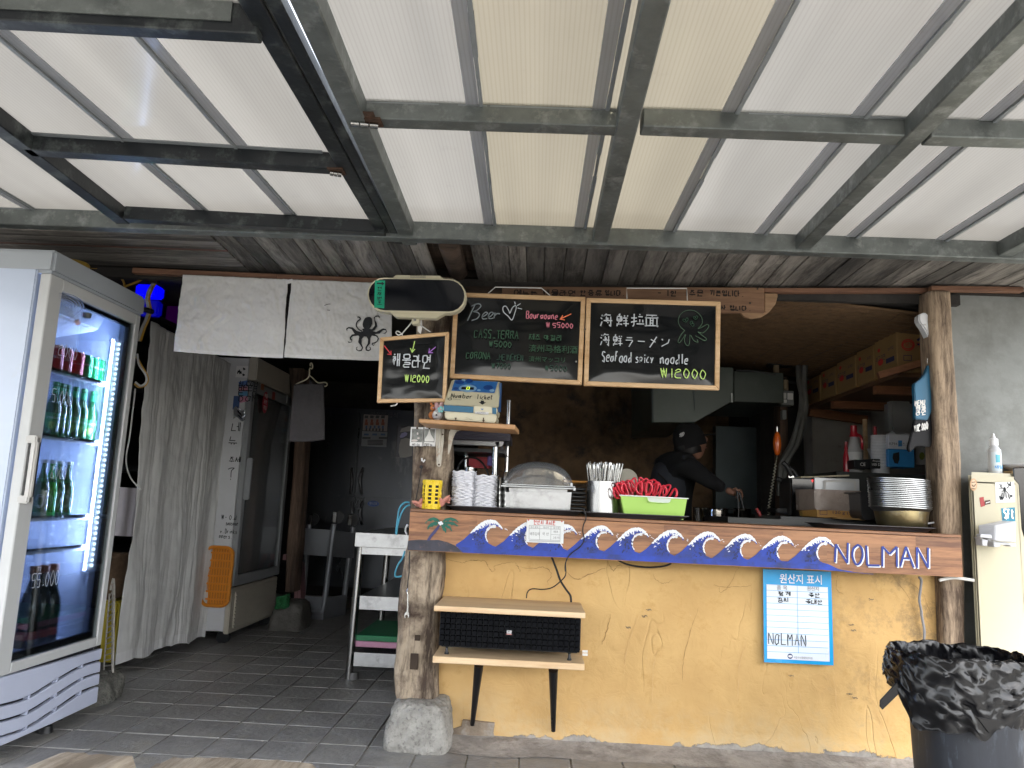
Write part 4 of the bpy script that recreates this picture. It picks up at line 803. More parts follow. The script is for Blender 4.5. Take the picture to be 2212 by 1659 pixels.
# marker notes and stickers on the side facing the camera
yy_ = ya-.0015
pap = mat('white paper', (.70,.70,.70), .8, 0, .03, 5)
def card(q0, q1, y, m, name, par, t=.0012):
    a, b = aY(q0, y), aY(q1, y); return MB().box((a.x,y-t,b.z),(b.x,y,a.z)).build(name, m, par)
card(ZC(888,812), ZC(966,898), yy_, pap, 'octopus_card', c2)
strokes([[ZC(908,840),ZC(912,872)],[ZC(895,850),ZC(925,858)],[ZC(893,868),ZC(905,855),ZC(925,868)],[ZC(935,828),ZC(948,836),ZC(936,840)],[ZC(930,872),ZC(944,878),ZC(932,884)]], yy_-.0015, .009, inkm, 'card_drawing', c2)
for i, (yv, c_) in enumerate(((945,(.12,.22,.55)),(978,(.55,.25,.32)),(1015,(.12,.3,.5)),(1055,(.55,.25,.35)))):
    strokes([[ZC(905,yv+6),ZC(935,yv),ZC(968,yv-6)]], yy_, .045, mat('marker strip %d' % i, c_, .7), 'highlight_strip', c2, .001)
    hand(('ALCOH','BEER','ETC','DON')[i], aY(ZC(903,yv+12), yy_-.002), UX, UZ, .036, .006, inkm, 'marker_words', c2, width=.14)
card(ZC(868,1030), ZC(905,1130), yy_, mat('blue leaflet', (.05,.10,.25), .6), 'leaflet', c2)
sl2 = mat('foil pouch', (.45,.47,.5), .25, 1)
g = MB().grid(lambda u, v: aY(ZC(lerp(865,950,u), lerp(1120,1200,v)), yy_-.01-.02*abs(nz((u*3,v*3,1))))+Vector((0,0,.03*nz((u*2,0,0)))), 12, 10); g.build('foil_pouch', sl2, c2, smooth=True)
for s_, q, h_ in (('네',(850,1290),.065),('뉴',(828,1385),.065),('주세',(832,1512),.04),('?',(818,1640),.08)):
    hand(s_, aY(ZC(*q), yy_-.001), UX, UZ, h_, .006, inkm, 'marker_words', c2)
for s_, q, q2 in (('W-(0,d)',(1412,72),(1520,72)),('sausage',(1440,108),(1518,108)),('y.(Drinks)',(1405,160),(1520,160)),('ppers.)',(1398,193),(1485,193))):
    a, b = aY(ZB(*q), yy_-.001), aY(ZB(*q2), yy_-.001); hand(s_, a, UX, UZ, .03, .004, inkm, 'marker_words', c2, width=b.x-a.x)
# orange basket leaning on its side
ob = T('orange_basket', 'shallow orange plastic basket hooked flat on the side of the white cooler', 'basket', (0,0,0)); om = mat('orange plastic', (.62,.22,.02), .45, 0, .08, 6)
a, b = aY(ZB(1335,248), ya-.05), aY(ZB(1452,628), ya-.05); ob.location = ((a.x+b.x)/2, ya-.05, b.z)
def rr(a, b, y, r_, n=5):
    out = []
    for cxx, czz, s0 in ((b.x-r_,a.z-r_,0),(a.x+r_,a.z-r_,90),(a.x+r_,b.z+r_,180),(b.x-r_,b.z+r_,270)):
        out += [Vector((cxx+r_*math.cos(R(s0+90*i/n)), y, czz+r_*math.sin(R(s0+90*i/n)))) for i in range(n+1)]
    return out
a.x -= .02
MB().tube(rr(a,b,ya-.05,.05)+[rr(a,b,ya-.05,.05)[0]], .012, 8).build('rim', om, ob, smooth=True)
for i in range(7):
    z = lerp(b.z+.04, a.z-.04, i/6); MB().box((a.x+.01,ya-.03,z-.006),(b.x-.01,ya-.024,z+.006)).build('slat', om, ob)
for i in range(9):
    x = lerp(a.x+.02, b.x-.02, i/8); MB().box((x-.005,ya-.024,b.z+.01),(x+.005,ya-.018,a.z-.01)).build('slat', om, ob)
MB().prism(rr(a,b,ya-.017,.045), (0,.004,0)).build('base_sheet', mat('thin orange plastic', (.45,.17,.02), .5), ob)
# ---------------- wooden post beside the cooler with stone and a green scourer
ip = post('inner_post', 'dark timber post just right of the white cooler inside the doorway', [(ZL(345,60),ZL(425,60)),(ZL(375,420),ZL(430,420)),(ZL(365,600),ZL(418,600)),(ZL(340,900),ZL(400,900)),(ZL(330,1145),ZL(378,1145))], 6.2, .2, oldw, 4.1, amp=.008)
a, b = aY(ZL(250,1195), 6.1), aY(ZL(412,1300), 6.1)
stone('foot_stone', 'dark stone under the inner timber post', (a.x,6.1,-.02), (b.x,6.5,a.z), mat('dark stone', (.10,.095,.085), .95, 0, .3, 12, bump=(.8,30)), 6.5, .02, 40)
a = aY(ZQ(275,865), 6.05); stone('scourer', 'bright green mesh scourer on the stone by the inner post', (a.x-.05,6.0,a.z-.06), (a.x+.05,6.09,a.z+.05), mat('green mesh', (.01,.10,.03), .8, 0, .4, 60, bump=(1,90)), 1.5, .03, 30)['category'] = 'scourer'
# ---------------- hanger and towel
wm = mat('cream coated wire', (.55,.50,.36), .5)
yh = 4.9
hg = T('wire_hanger', 'cream wire coat hanger hanging in the doorway', 'hanger', aY(ZC(1430,800), yh))
MB().tube(smoothpath(pl([ZC(1424,812),ZC(1422,798),ZC(1432,794),ZC(1440,812),ZC(1434,834),ZC(1418,830),ZC(1415,880),ZC(1395,910),ZC(1330,940),ZC(1312,955),ZC(1330,962)], yh), 4), .004, 6).build('hook_and_left_arm', wm, hg, smooth=True)
MB().tube(smoothpath(pl([ZC(1415,880),ZC(1440,900),ZC(1480,935),ZC(1530,932),ZC(1546,948),ZC(1530,962),ZC(1500,955),ZC(1330,962)], yh), 4), .004, 6).build('right_arm', wm, hg, smooth=True)
tow = mat('grey purple terry towel', (.09,.085,.09), .95, 0, .12, 30, bump=(.6,160))
TA, TB, TC, TD = [aY(ZC(*q), yh) for q in ((1310,950),(1528,948),(1275,1362),(1533,1350))]
g = MB().grid(lambda u, v: TA.lerp(TC,v).lerp(TB.lerp(TD,v),u)+Vector((0,-.012+.012*nz((u*4,v*1.5,3)),.012*math.sin(u*3.14)*(v-.0)*.6*-1)), 30, 30)
o = g.build('towel', tow, smooth='all'); tag(o, 'folded grey towel hung over the wire hanger in the doorway', 'towel'); s = o.modifiers.new('t','SOLIDIFY'); s.thickness = .02
MB().box(aY(ZC(1418,920),yh-.02), aY(ZC(1440,975),yh+.0)+Vector((0,.02,0))).thing('clothes_peg', black, 'black peg clipping the grey towel to the hanger', 'peg')
# ---------------- four door steel fridge at the back
yf = 7.9
f4 = T('steel_refrigerator', 'four door stainless steel catering refrigerator against the far wall', 'refrigerator', (-1.5,yf,0))
dk = mat('dim brushed steel', (.075,.08,.088), .3, .9, .2, 2.2, st=(1,1,.4), dirt=((.25,.25,.25), .3, 3), bump=(.05,8))
def cell(q0, q1, y=yf, par=f4, m=dk, nm='door', t=.05):
    a, b = aY(q0, y), aY(q1, y); return MB().box((a.x,y,b.z),(b.x,y+t,a.z)).build(nm, m, par, bev=.008)
l_, r_ = aY(ZL(425,300), yf).x, aY(ZL(985,300), yf).x; ms = aY(ZL(690,480), yf); zt4 = aY(ZL(705,280), yf).z; zm4 = aY(ZL(676,682), yf).z; zb4 = aY(ZL(700,1100), yf).z
for xa, xb in ((l_, ms.x-.004),(ms.x+.004, r_)):
    for z0, z1 in ((zb4, zm4-.006),(zm4+.006, zt4)):
        MB().box((xa,yf-.04,z0),(xb,yf,z1)).build('door', dk, f4, bev=.01)
MB().box((l_,yf+.0,zb4-.05),(r_,yf+.45,zt4+.05)).build('cabinet', dk, f4, bev=.01)
for x in (l_+.05, r_-.05): bx('foot', (x-.03,yf+.02,0), (x+.03,yf+.08,zb4-.05), black, f4)
for cx_, s_ in ((655,1),(707,-1)):
    for y0_, y1_ in ((545,668),(705,815)):
        P0, P1 = aY(ZL(cx_,y0_), yf-.07), aY(ZL(cx_-4,y1_), yf-.07)
        MB().tube(smoothpath([P0+Vector((0,.04,0)), P0.lerp(P1,.1), P0.lerp(P1,.5)+Vector((s_*.015,-.02,0)), P0.lerp(P1,.9), P1+Vector((0,.04,0))], 5), .014, 8).build('door_handle', mat('dull steel handle', (.12,.12,.13), .35, .6), f4, smooth=True)
a = aY(ZL(762,717), yf-.045); g = MB(); g.prism([a+Vector((.06*math.cos(t*.3927), 0, .03*math.sin(t*.3927))) for t in range(16)], (0,.004,0)).build('oval_badge', mat('blue oval badge', (.05,.10,.3), .4), f4)
txt('유니크', a+Vector((-.04,-.005,-.012)), UX, UZ, whp, 'badge_lettering', f4, w=.08)
# ---------------- notice on the steel fridge, print on the post side
nt_ = T('notice_sheet', 'printed notice with small coloured pictures taped on the steel refrigerator', 'notice', aY(ZC(1880,1400), yf-.05))
card(ZC(1812,1165), ZC(1980,1288), yf-.045, mat('dim pinkish paper', (.52,.46,.44), .8), 'upper_sheet', nt_); card(ZC(1800,1285), ZC(1975,1402), yf-.043, mat('dim grey paper', (.42,.44,.47), .8), 'lower_sheet', nt_)
ppk = mat('faded red print', (.42,.16,.12), .8); pbl = mat('faded blue print', (.14,.22,.38), .8); pgk = mat('grey print', (.13,.13,.14), .8)
for r_i, (yv, m_, nn, ww) in enumerate(((1182,pgk,4,26),(1210,ppk,4,16),(1232,ppk,4,24),(1256,pbl,5,14),(1276,pgk,6,12),(1310,pbl,3,34),(1335,pgk,2,60))):
    for k in range(nn):
        xq = lerp(1830, 1950, k/(nn-1)) ; strokes([[ZC(xq-ww/2,yv),ZC(xq+ww/2,yv+1)]], yf-.0465, .03 if r_i < 5 else .02, m_, 'print', nt_, .001)
txt('안전한 급식', aY(ZC(1860,1182), yf-.048), UX, UZ, pgk, 'lettering', nt_, w=.28)
for yv in (1352,1362,1372,1382): strokes([[ZC(1838,yv),ZC(1950,yv+2)]], yf-.0445, .010, pgk, 'print', nt_, .001)
ys = 6.0
ph = T('photo_print', 'dark glossy print of pale rounded shapes, partly hidden behind the gnarled post', 'picture', aY(ZG(90,495), ys))
card(ZG(40,190), ZG(190,497), ys, mat('dark blue black print', (.02,.02,.035), .35), 'sheet', ph)
gl1 = mat('grey print tone', (.22,.21,.20), .5); gl2 = mat('lilac print tone', (.25,.24,.42), .5)
for poly, m_ in (([(75,215),(150,190),(170,195),(175,240),(110,245),(62,250)],gl1),([(60,290),(75,262),(110,248),(132,258),(128,280),(95,300),(65,305)],gl2),([(70,320),(120,305),(175,320),(180,400),(178,480),(110,497),(60,495),(48,440),(55,370)],gl1)):
    MB().prism(pl([ZG(*q) for q in poly], ys-.003), (0,.001,0)).build('printed_shape', m_, ph)
bx('backing', aY(ZG(40,190),ys+.03), aY(ZG(190,497),ys+.002)+Vector((.3,0,0)), dkw, ph)
# wall stub that the print hangs on
MB().box((aY(ZG(30,0),6.05).x, 6.05, 0), (-.5, 6.2, 1.9)).build('partition', dkw, kind='structure') if 0 else None
# ---------------- upturned trolley with castors
yt = 6.9
tr = T('upturned_trolley', 'upturned grey metal trolley with castors in the air, in the dark doorway', 'trolley', (-1.9,yt,0)); tg = mat('grey coated tube', (.20,.21,.23), .4, .3, .06, 5)
# frame plates and legs traced at their own depths
def leg(a, b, ya_, yb_, r=.024): MB().tube([aY(a,ya_), aY(b,yb_)], r, 12).build('leg', tg, tr, smooth=True)
leg(ZQ(748,150), ZQ(655,900), 6.75, 6.75); leg(ZQ(518,150), ZQ(460,800), 7.3, 7.3); leg(ZQ(925,180), ZQ(845,810), 7.15, 7.15)
MB().tube(smoothpath([aY(ZQ(655,890),6.75), aY(ZQ(640,945),6.75), aY(ZQ(600,965),6.76), aY(ZQ(435,958),6.8)], 5), .022, 10).build('floor_rail', tg, tr, smooth=True)
for pts, hh in (((ZQ(405,185),ZQ(740,210),ZQ(945,235)), .14),((ZQ(430,815),ZQ(660,835),ZQ(865,812)), .14)):
    A, B, C_ = aY(pts[0],6.78), aY(pts[1],6.75), aY(pts[2],7.12)
    for u_, v_ in ((A,B),(B,C_)): MB().hexa([u_-Vector((0,0,hh*1.6)), v_-Vector((0,0,hh*1.6)), v_+Vector((0,.02,-hh*1.6)), u_+Vector((0,.02,-hh*1.6)), u_, v_, v_+Vector((0,.02,0)), u_+Vector((0,.02,0))]).build('tray_side', tg, tr)
    MB().prism([A-Vector((0,0,hh*1.2)), B-Vector((0,0,hh*1.2)), C_-Vector((0,0,hh*1.2)), A+Vector((.1,.5,-hh*1.2))], (0,0,.01)).build('tray', tg, tr)
for q, y_ in (((545,105),7.3),((775,85),6.75),((915,110),7.15)):
    a = aY(ZQ(*q), y_); MB().tube([a+Vector((.01,-.012,0)), a+Vector((.01,.012,0))], .055, 16).build('castor_wheel', black, tr, smooth=True)
    MB().box(a+Vector((-.03,-.03,-.05)), a+Vector((.005,-.022,.045)), None).build('castor_fork', chrome, tr, bev=.004)
pnk = mat('dull pink plastic', (.26,.13,.14), .6)
sp_ = T('pink_stool', 'dull pink plastic stool behind the inner post', 'stool', aY(ZQ(410,900), 6.5))
MB().prism(pl([ZQ(383,440),ZQ(425,450),ZQ(437,480),ZQ(436,920),ZQ(410,925),ZQ(408,530),ZQ(390,500)], 6.5), (0,.02,0)).build('leg', pnk, sp_)
MB().prism(pl([ZQ(375,520),ZQ(395,540),ZQ(400,885),ZQ(375,880)], 6.55), (0,.25,0)).build('side', pnk, sp_); bx('seat', aY(ZQ(383,440),6.5)+Vector((-.1,0,0)), aY(ZQ(430,470),6.75), pnk, sp_)
# ---------------- stainless work table with boards
tb = T('steel_table', 'three shelf stainless steel work table standing left of the gnarled post', 'table', (-.8,5,0))
y1, y2 = 4.62, 5.75
def shelf(q, hb, nm, yn=y1, yk=y2, x2=-.35):
    a = aY(q, yn); MB().box((a.x,yn,a.z-hb),(x2,yn+.004,a.z)).build('lip', inox_s, tb, bev=.001); MB().box((a.x,yn+.004,a.z-.012),(x2,yk,a.z-.002)).build(nm, inox, tb); return a
s1_ = shelf(ZQ(948,228), .082, 'table_top', 4.60)
a = aY(ZQ(1005,310), 4.64); MB().box((a.x,4.64,a.z-.075),(-.35,4.645,a.z)).build('apron', inox_s, tb)
s2_ = shelf(ZQ(988,818), .078, 'shelf'); s3_ = shelf(ZQ(935,1345), .078, 'shelf')
def tleg(a, b, y_): MB().tube([aY(a,y_), aY(b,y_)], .023, 14).build('leg', chrome, tb, smooth=True)
tleg(ZQ(1005,300), ZQ(883,1600), 4.66); tleg(ZQ(1248,390), ZQ(1180,1110), 5.68)
MB().lathe((aZ(ZQ(880,1600),.03).x, 4.66, 0), [(.03,0),(.032,.012),(.026,.03),(.024,.045)], 14).build('leg_foot', mat('grey foot', (.12,.12,.12), .5), tb, smooth=True)
bx('leg', (-.4,4.7,0), (-.36,4.74,1.0), chrome, tb); bx('leg', (-.4,5.66,0), (-.36,5.7,1.0), chrome, tb)
def board(qn, m, lab, th, z):
    a = aY(qn, 4.66); MB().box((a.x,4.66,z),(-.36,5.25,z+th)).thing('cutting_board', m, lab, 'cutting board', bev=.004)
zz3 = s3_.z-.0
board(ZQ(945,1290), mat('pink cutting board', (.55,.27,.40), .5, 0, .08, 9), 'pink plastic cutting board lying under the green one on the steel table', .034, zz3+.022)
board(ZQ(948,1250), mat('green cutting board', (.015,.17,.07), .5, 0, .12, 9, bump=(.1,60)), 'green plastic cutting board on the lowest shelf of the steel table', .034, zz3+.057)
# blue cord by the post
wire([aY(ZG(*q), 3.75) for q in ((155,932),(110,930),(60,980),(40,1080),(25,1200),(28,1240),(40,1150),(70,1050),(110,980),(158,952))], .0045, mat('light blue cord', (.10,.42,.58), .5), 'cord', 'light blue looped cord hanging at the left of the gnarled post', 'cord')
wire([aY(ZG(*q), 3.75) for q in ((108,1400),(85,1470),(50,1520),(20,1590),(15,1640),(35,1650),(90,1640))], .0045, mat('light blue cord', (.1,.42,.58)), 'cord', 'lower loop of light blue cord hanging under the counter at the left', 'cord')
wire([aY(ZG(*q), 3.74) for q in ((140,1145),(120,1170),(115,1210),(130,1240))], .005, white, 'cable_end', 'short white cable bend beside the steel table top', 'cable')
# ================================================================== drinks fridge on the left
fx1 = -2.0
fr = T('drinks_fridge', 'tall white glass door drinks fridge with a lit LED strip, full of bottles', 'refrigerator', (-2.35, 3.3, 0))
fw = mat('white enamelled sheet', (.50,.57,.70), .32, 0, .04, 2, dirt=((.45,.47,.50), .25, 5), coat=.2); fg = mat('pale grey door frame', (.52,.53,.53), .38, 0, .04, 4); fi = mat('white fridge liner', (.62,.68,.80), .45, 0, .02, 3)
fgc = mat('blue grey fridge cap', (.36,.39,.42), .4, 0, .04, 3); fb = mat('white louvre plastic', (.52,.56,.70), .4, 0, .03, 4)
yn, yfr, zbt, zdr, zdt, ztp = 2.95, 3.665, .065, .322, 1.895, 1.98
mb = MB().box((-2.68,yn-.01,zbt),(fx1-.055,yn+.035,ztp-.005)).box((-2.68,yfr-.035,zbt),(fx1-.055,yfr+.005,ztp-.005)).box((-2.68,yn+.035,zbt),(-2.64,yfr-.035,ztp-.005)).box((-2.64,yn+.035,zbt),(fx1-.06,yfr-.035,zdr+.03)).box((-2.64,yn+.035,zdt-.0),(fx1-.06,yfr-.035,ztp-.006))
mb.build('cabinet', fw, fr, bev=.005)
li = MB().box((-2.63,yn+.036,zdr+.031),(fx1-.07,yn+.045,zdt-.001)).box((-2.63,yfr-.045,zdr+.031),(fx1-.07,yfr-.036,zdt-.001)).box((-2.639,yn+.045,zdr+.031),(-2.625,yfr-.045,zdt-.001)).box((-2.62,yn+.046,zdr+.031),(fx1-.07,yfr-.046,zdr+.04)).box((-2.62,yn+.046,zdt-.012),(fx1-.07,yfr-.046,zdt-.002))
li.build('liner', fi, fr, bev=.003)
MB().box((-2.62,yn-.012,ztp-.085),(fx1+.012,yfr+.008,ztp+.012)).build('cap', fgc, fr, bev=.012)
# door
g0, g1 = aX(ZA(338,275), fx1), aX(ZB(97,988), fx1); g2, g3 = aX(ZA(757,470), fx1), aX(ZB(640,812), fx1)
gy0, gy1 = (g0.y+g1.y)/2, (g2.y+g3.y)/2; gz0, gz1 = (g1.z+g3.z)/2, (g0.z+g2.z)/2
for nm, a, b in (('door_stile',(yn,zdr),(gy0,zdt)),('door_stile',(gy1,zdr),(yfr,zdt)),('door_rail',(gy0,zdr),(gy1,gz0)),('door_rail',(gy0,gz1),(gy1,zdt))):
    MB().box((fx1-.045,a[0],a[1]),(fx1,b[0],b[1])).build(nm, fg, fr, bev=.004)
gk = mat('black gasket', (.01,.01,.012), .35)
for a, b in (((gy0,gz0),(gy1,gz0+.03)),((gy1-.035,gz0+.03),(gy1,gz1)),((gy0,gz1-.02),(gy1-.035,gz1)),((gy0,gz0+.03),(gy0+.006,gz1-.02))):
    MB().box((fx1-.03,a[0],a[1]),(fx1-.014,b[0],b[1])).build('gasket', gk, fr)
dg = MB().box((fx1-.013,gy0-.002,gz0-.002),(fx1-.009,gy1+.002,gz1+.002)).build('door_glass', glass('clear door glass', (.90,.95,.97), .015, .05), fr)
MB().box((fx1-.06,yn+.02,zdr),(fx1-.046,yfr-.01,zdt+.0)).box((0,0,0),(0,0,0)).build('door_seal', gk, fr) if 0 else None
# handle
ha, hb_ = aX(ZA(225,1110), fx1+.03), aX(ZA(190,1490), fx1+.03)
MB().box((fx1+.02,ha.y-.035,hb_.z),(fx1+.045,ha.y-.012,ha.z)).build('handle_grip', mat('pale handle plastic', (.50,.49,.47), .35), fr, bev=.006)
for z in (ha.z-.028, hb_.z): MB().box((fx1,ha.y-.04,z),(fx1+.045,ha.y-.005,z+.03)).build('handle_mount', mat('pale handle plastic', (.5,.49,.47)), fr, bev=.005)
MB().box((fx1+.001,ha.y-.012,hb_.z+.01),(fx1+.04,ha.y+.004,ha.z-.005)).build('handle_shadow_plate', gk, fr, bev=.004)
# top unit with grille and switch
zz0 = 1.62
top = MB().hexa([Vector((-2.52,yn+.05,1.70)),Vector((fx1-.12,yn+.05,1.78)),Vector((fx1-.12,yfr-.14,1.78)),Vector((-2.52,yfr-.14,1.70)),Vector((-2.6,yn+.05,zdt-.013)),Vector((fx1-.10,yn+.05,zdt-.013)),Vector((fx1-.10,yfr-.10,zdt-.013)),Vector((-2.6,yfr-.10,zdt-.013))]).build('evaporator_cover', fi, fr, bev=.012)
def ev(q): # a point on the sloping underside of the cover
    d = ray(q); n = Vector((-.08,0,.40)).normalized(); p0 = Vector((-2.3,3.2,1.70+.08*(.22/.40)-.0025)); t = (p0-Vector((0,0,H))).dot(n)/d.dot(n); return Vector((0,0,H))+d*t
gcx, gcy = 300, 335
vg = mat('vent shadow grey', (.16,.19,.28), .6)
for i in range(7):
    rr_ = 28+i*17; pts = [ev(ZA(345+rr_*math.cos(R(a)), 375+rr_*.62*math.sin(R(a)))) for a in range(-95,10,12)]
    MB().rib(pts, .0045, (.2,0,-1)).build('vent_ring', vg, fr)
for a, b in ((ZA(355,478),ZA(480,372)),): MB().rib([ev(a), ev(b)], .004, (.2,0,-1)).build('cover_groove', vg, fr)
pa = [ev(ZA(*q)) for q in ((425,452),(450,440),(462,462),(436,472))]; MB().prism(pa, (0,0,-.006)).build('switch', mat('amber switch', (.5,.12,.03), .4), fr)
kn = ev(ZA(497,412)); MB().lathe(kn+Vector((0,0,-.02)), [(.014,0),(.017,.01),(.018,.022)], 14).build('dial', mat('dark dial', (.05,.06,.06), .4), fr, smooth=True)
# shelves
wsh = mat('white coated wire shelf', (.62,.66,.75), .4)
sh = []
for a, b in ((ZA(280,735),ZA(590,805)),(ZA(285,1112),ZA(550,1146)),(ZA(172,1578),ZA(495,1565)),(ZB(172,287),ZB(535,245))):
    p, q = aX(a, -2.09), aX(b, -2.09); z = (p.z+q.z)/2; ye = min(q.y, yfr-.06); sh.append(z)
    g = MB().box((-2.095,yn+.05,z-.012),(-2.085,ye,z+.002)).box((-2.58,yn+.05,z-.004),(-2.57,ye,z+.002))
    for i in range(18): y = lerp(yn+.055, ye-.005, i/17); g.box((-2.57,y-.002,z-.003),(-2.095,y+.002,z+.001))
    o = g.build('shelf', wsh, fr)
    MB().box((-2.088,yn+.05,z-.003),(-2.082,ye,z+.012)).build('price_rail', glass('shelf edge plastic', (.8,.88,.95), .1, .25), fr)
MB().box((-2.6,3.42,.55),(-2.595,3.44,1.6)).build('shelf_track', mat('grey slotted track', (.3,.33,.38), .4, .5), fr)
# LED strip: the photo shows it lit
LX = -2.055
la, lb = aX(ZA(688,590), LX), aX(ZB(590,365), LX)
lit = mat('lit LED', (.62,.78,1.0), .3, emis=2); strip = mat('LED profile', (.7,.8,.95), .4, emis=.12)
ly = min((la.y+lb.y)/2, yfr-.075)
MB().box((LX-.02,ly,lb.z-.02),(LX,ly+.022,la.z+.02)).build('led_profile', strip, fr)
g = MB()
for i in range(44):
    z = lerp(lb.z, la.z, i/43); g.tube([(LX,ly+.008,z),(LX+.003,ly+.005,z)], .007, 8)
g.build('led_dots', lit, fr, kind='stuff')
ld = bpy.data.lights.new('led_light', 'AREA'); ld.shape = 'RECTANGLE'; ld.size = 1.1; ld.size_y = .012; ld.energy = 5.5; ld.color = (.48,.60,1.0)
lo = bpy.data.objects.new('led_light', ld); COL.objects.link(lo); lo.parent = fr
d_ = Vector((-.75,-.66,0)).normalized(); X_ = Vector((0,0,1)); Z_ax = -d_; Y_ax = Z_ax.cross(X_)
lo.matrix_local = Matrix(((X_.x,Y_ax.x,Z_ax.x,0),(X_.y,Y_ax.y,Z_ax.y,0),(X_.z,Y_ax.z,Z_ax.z,0),(0,0,0,1)))
lo.location = Vector((LX-.014, ly-.004, (la.z+lb.z)/2))-fr.location
# little peg dots up the liner, LED gleam put in as emission
g = MB()
for i in range(26):
    z = lerp(lb.z, la.z, i/25)
    for y in (ly-.06,): g.box((-2.2,yfr-.048,z),(-2.19,yfr-.0455,z+.006)).box((-2.28,yfr-.048,z),(-2.27,yfr-.0455,z+.006))
g.build('peg_slots', mat('glowing peg slot', (.85,.9,1), .3, emis=.08), fr, kind='stuff')
# louvres at the foot
MB().box((fx1-.06,yn+.01,zbt+.02),(fx1-.03,yfr-.01,zdr-.004)).build('louvre_back', gk, fr)
def band(up, lo_):
    f = lambda q: aX(ZB(*q), fx1-.002)
    P = smoothpath([f(q) for q in up], 5); Q = smoothpath([f(q) for q in lo_], 5)
    for s_ in (P, Q):
        d = (s_[1]-s_[0]); s_.insert(0, s_[0]-d.normalized()*max(0, (s_[0].y-yn)/d.normalized().y) if s_[0].y > yn else s_[0]-d*.01)
    MB().prism(P+Q[::-1], (-.022,0,0)).build('louvre_band', fb, fr, bev=.003)
band([(0,1085),(330,993),(655,897)], [(0,1255),(180,1200),(360,1092),(520,1003),(645,965)])
band([(0,1272),(190,1217),(370,1107),(540,1013),(643,980)], [(0,1355),(170,1300),(350,1190),(520,1085),(640,1045)])
band([(0,1370),(180,1317),(360,1207),(530,1097),(638,1057)], [(0,1455),(160,1400),(350,1280),(510,1172),(632,1125)])
band([(0,1470),(170,1414),(360,1297),(520,1189),(630,1140)], [(0,1522),(340,1372),(620,1240)])
for q in ((180,1205),(360,1098),(520,1008),(165,1307),(350,1197),(520,1092),(160,1406),(350,1288),(510,1180)):
    a = aX(ZB(*q), fx1-.01); MB().box((fx1-.028,a.y-.004,a.z-.012),(fx1-.008,a.y+.010,a.z+.010)).build('louvre_rib', fb, fr)
for y, x in ((3.40,-2.05),(3.58,-2.12),(3.02,-2.1)):
    MB().lathe((x,y,0), [(.024,0),(.028,.006),(.024,.035),(.009,.04),(.009,.075)], 12).build('foot', black, fr, smooth=True)
def shp(q, z, i):
    p = aX(q, -2.15); return Vector((-2.15, max(p.y, yn+.09), z))
# ---------------- cans and bottles standing inside: each a thing of its own
def lathe_thing(name, prof, m, lab, cat, p, group=None, n=20):
    return MB().lathe((0,0,0), prof, n).mesh(name, smooth=True)
redc = mat('red can', (.42,.01,.015), .28, .3, .05, 5); grc = mat('green can', (.01,.28,.08), .28, .3, .05, 5); alu = mat('can end', (.6,.6,.62), .3, 1)
whl = mat('white print', (.78,.78,.76), .6); silv = mat('silver print', (.5,.52,.52), .4)
def can_(p, m, word, lab, group):
    t = T('drink_can', lab, 'can', p, group); r = .033; h = .122
    MB().lathe(p, [(r*.8,0),(r,.008),(r,h-.012),(r*.82,h)], 22).build('body', m, t, smooth=True); MB().lathe(p, [(r*.83,h),(r*.83,h+.002),(r*.7,h-.002)], 20).build('lid', alu, t, smooth=True)
    n_ = Vector((.55,-.835,0)).normalized(); u = Vector((.835,.55,0)).normalized()
    # lettering wrapped as a flat-ish mark towards the door
    me = txt(word, p+Vector((0,0,h*.52)), u, UZ, whl, 'lettering', t, w=r*1.5, off=0)
    if me:
        bm = bmesh.new(); bm.from_mesh(me.data); c = p-org(t)
        for v in bm.verts:
            s_ = (v.co-c).dot(u)-r*.75; a = s_/r; v.co = c+Vector((0,0,v.co.z-c.z))+(n_*math.cos(a)+u*math.sin(a))*(r+.0006)
        bm.to_mesh(me.data); bm.free()
    return t
zs = sh[0]+.002
for i, (q, m, wd, lab) in enumerate([((305,728),redc,'Coca','red cola can at the left end of the top shelf'),((358,738),redc,'Cola','red cola can second from the left, on the top shelf'),((425,750),redc,'Coca-Cola','red cola can nearest the green cans'),((478,760),grc,'Sprite','dark green lemon soda can behind, beside the red cans'),((520,775),grc,'Sprite','green lemon soda can in the middle of the green ones'),((566,786),grc,'Sprite','bright green lemon soda can at the right end of the top shelf')]):
    p = shp(ZA(*q), zs, 0); can_(p, m, wd, lab, 'soda cans on the top shelf of the fridge')
gbt = mat('green bottle glass', (.010,.09,.025), .08, 0, .1, 6, coat=.5, spec=.8); gbl = mat('backlit green bottle glass', (.03,.40,.04), .08, 0, .1, 6, spec=.8, emis=0); dkb = mat('dark champagne glass', (.010,.014,.012), .1, 0, .1, 6, coat=.5)  # brighter green copy carries the backlight of one bottle in its colour
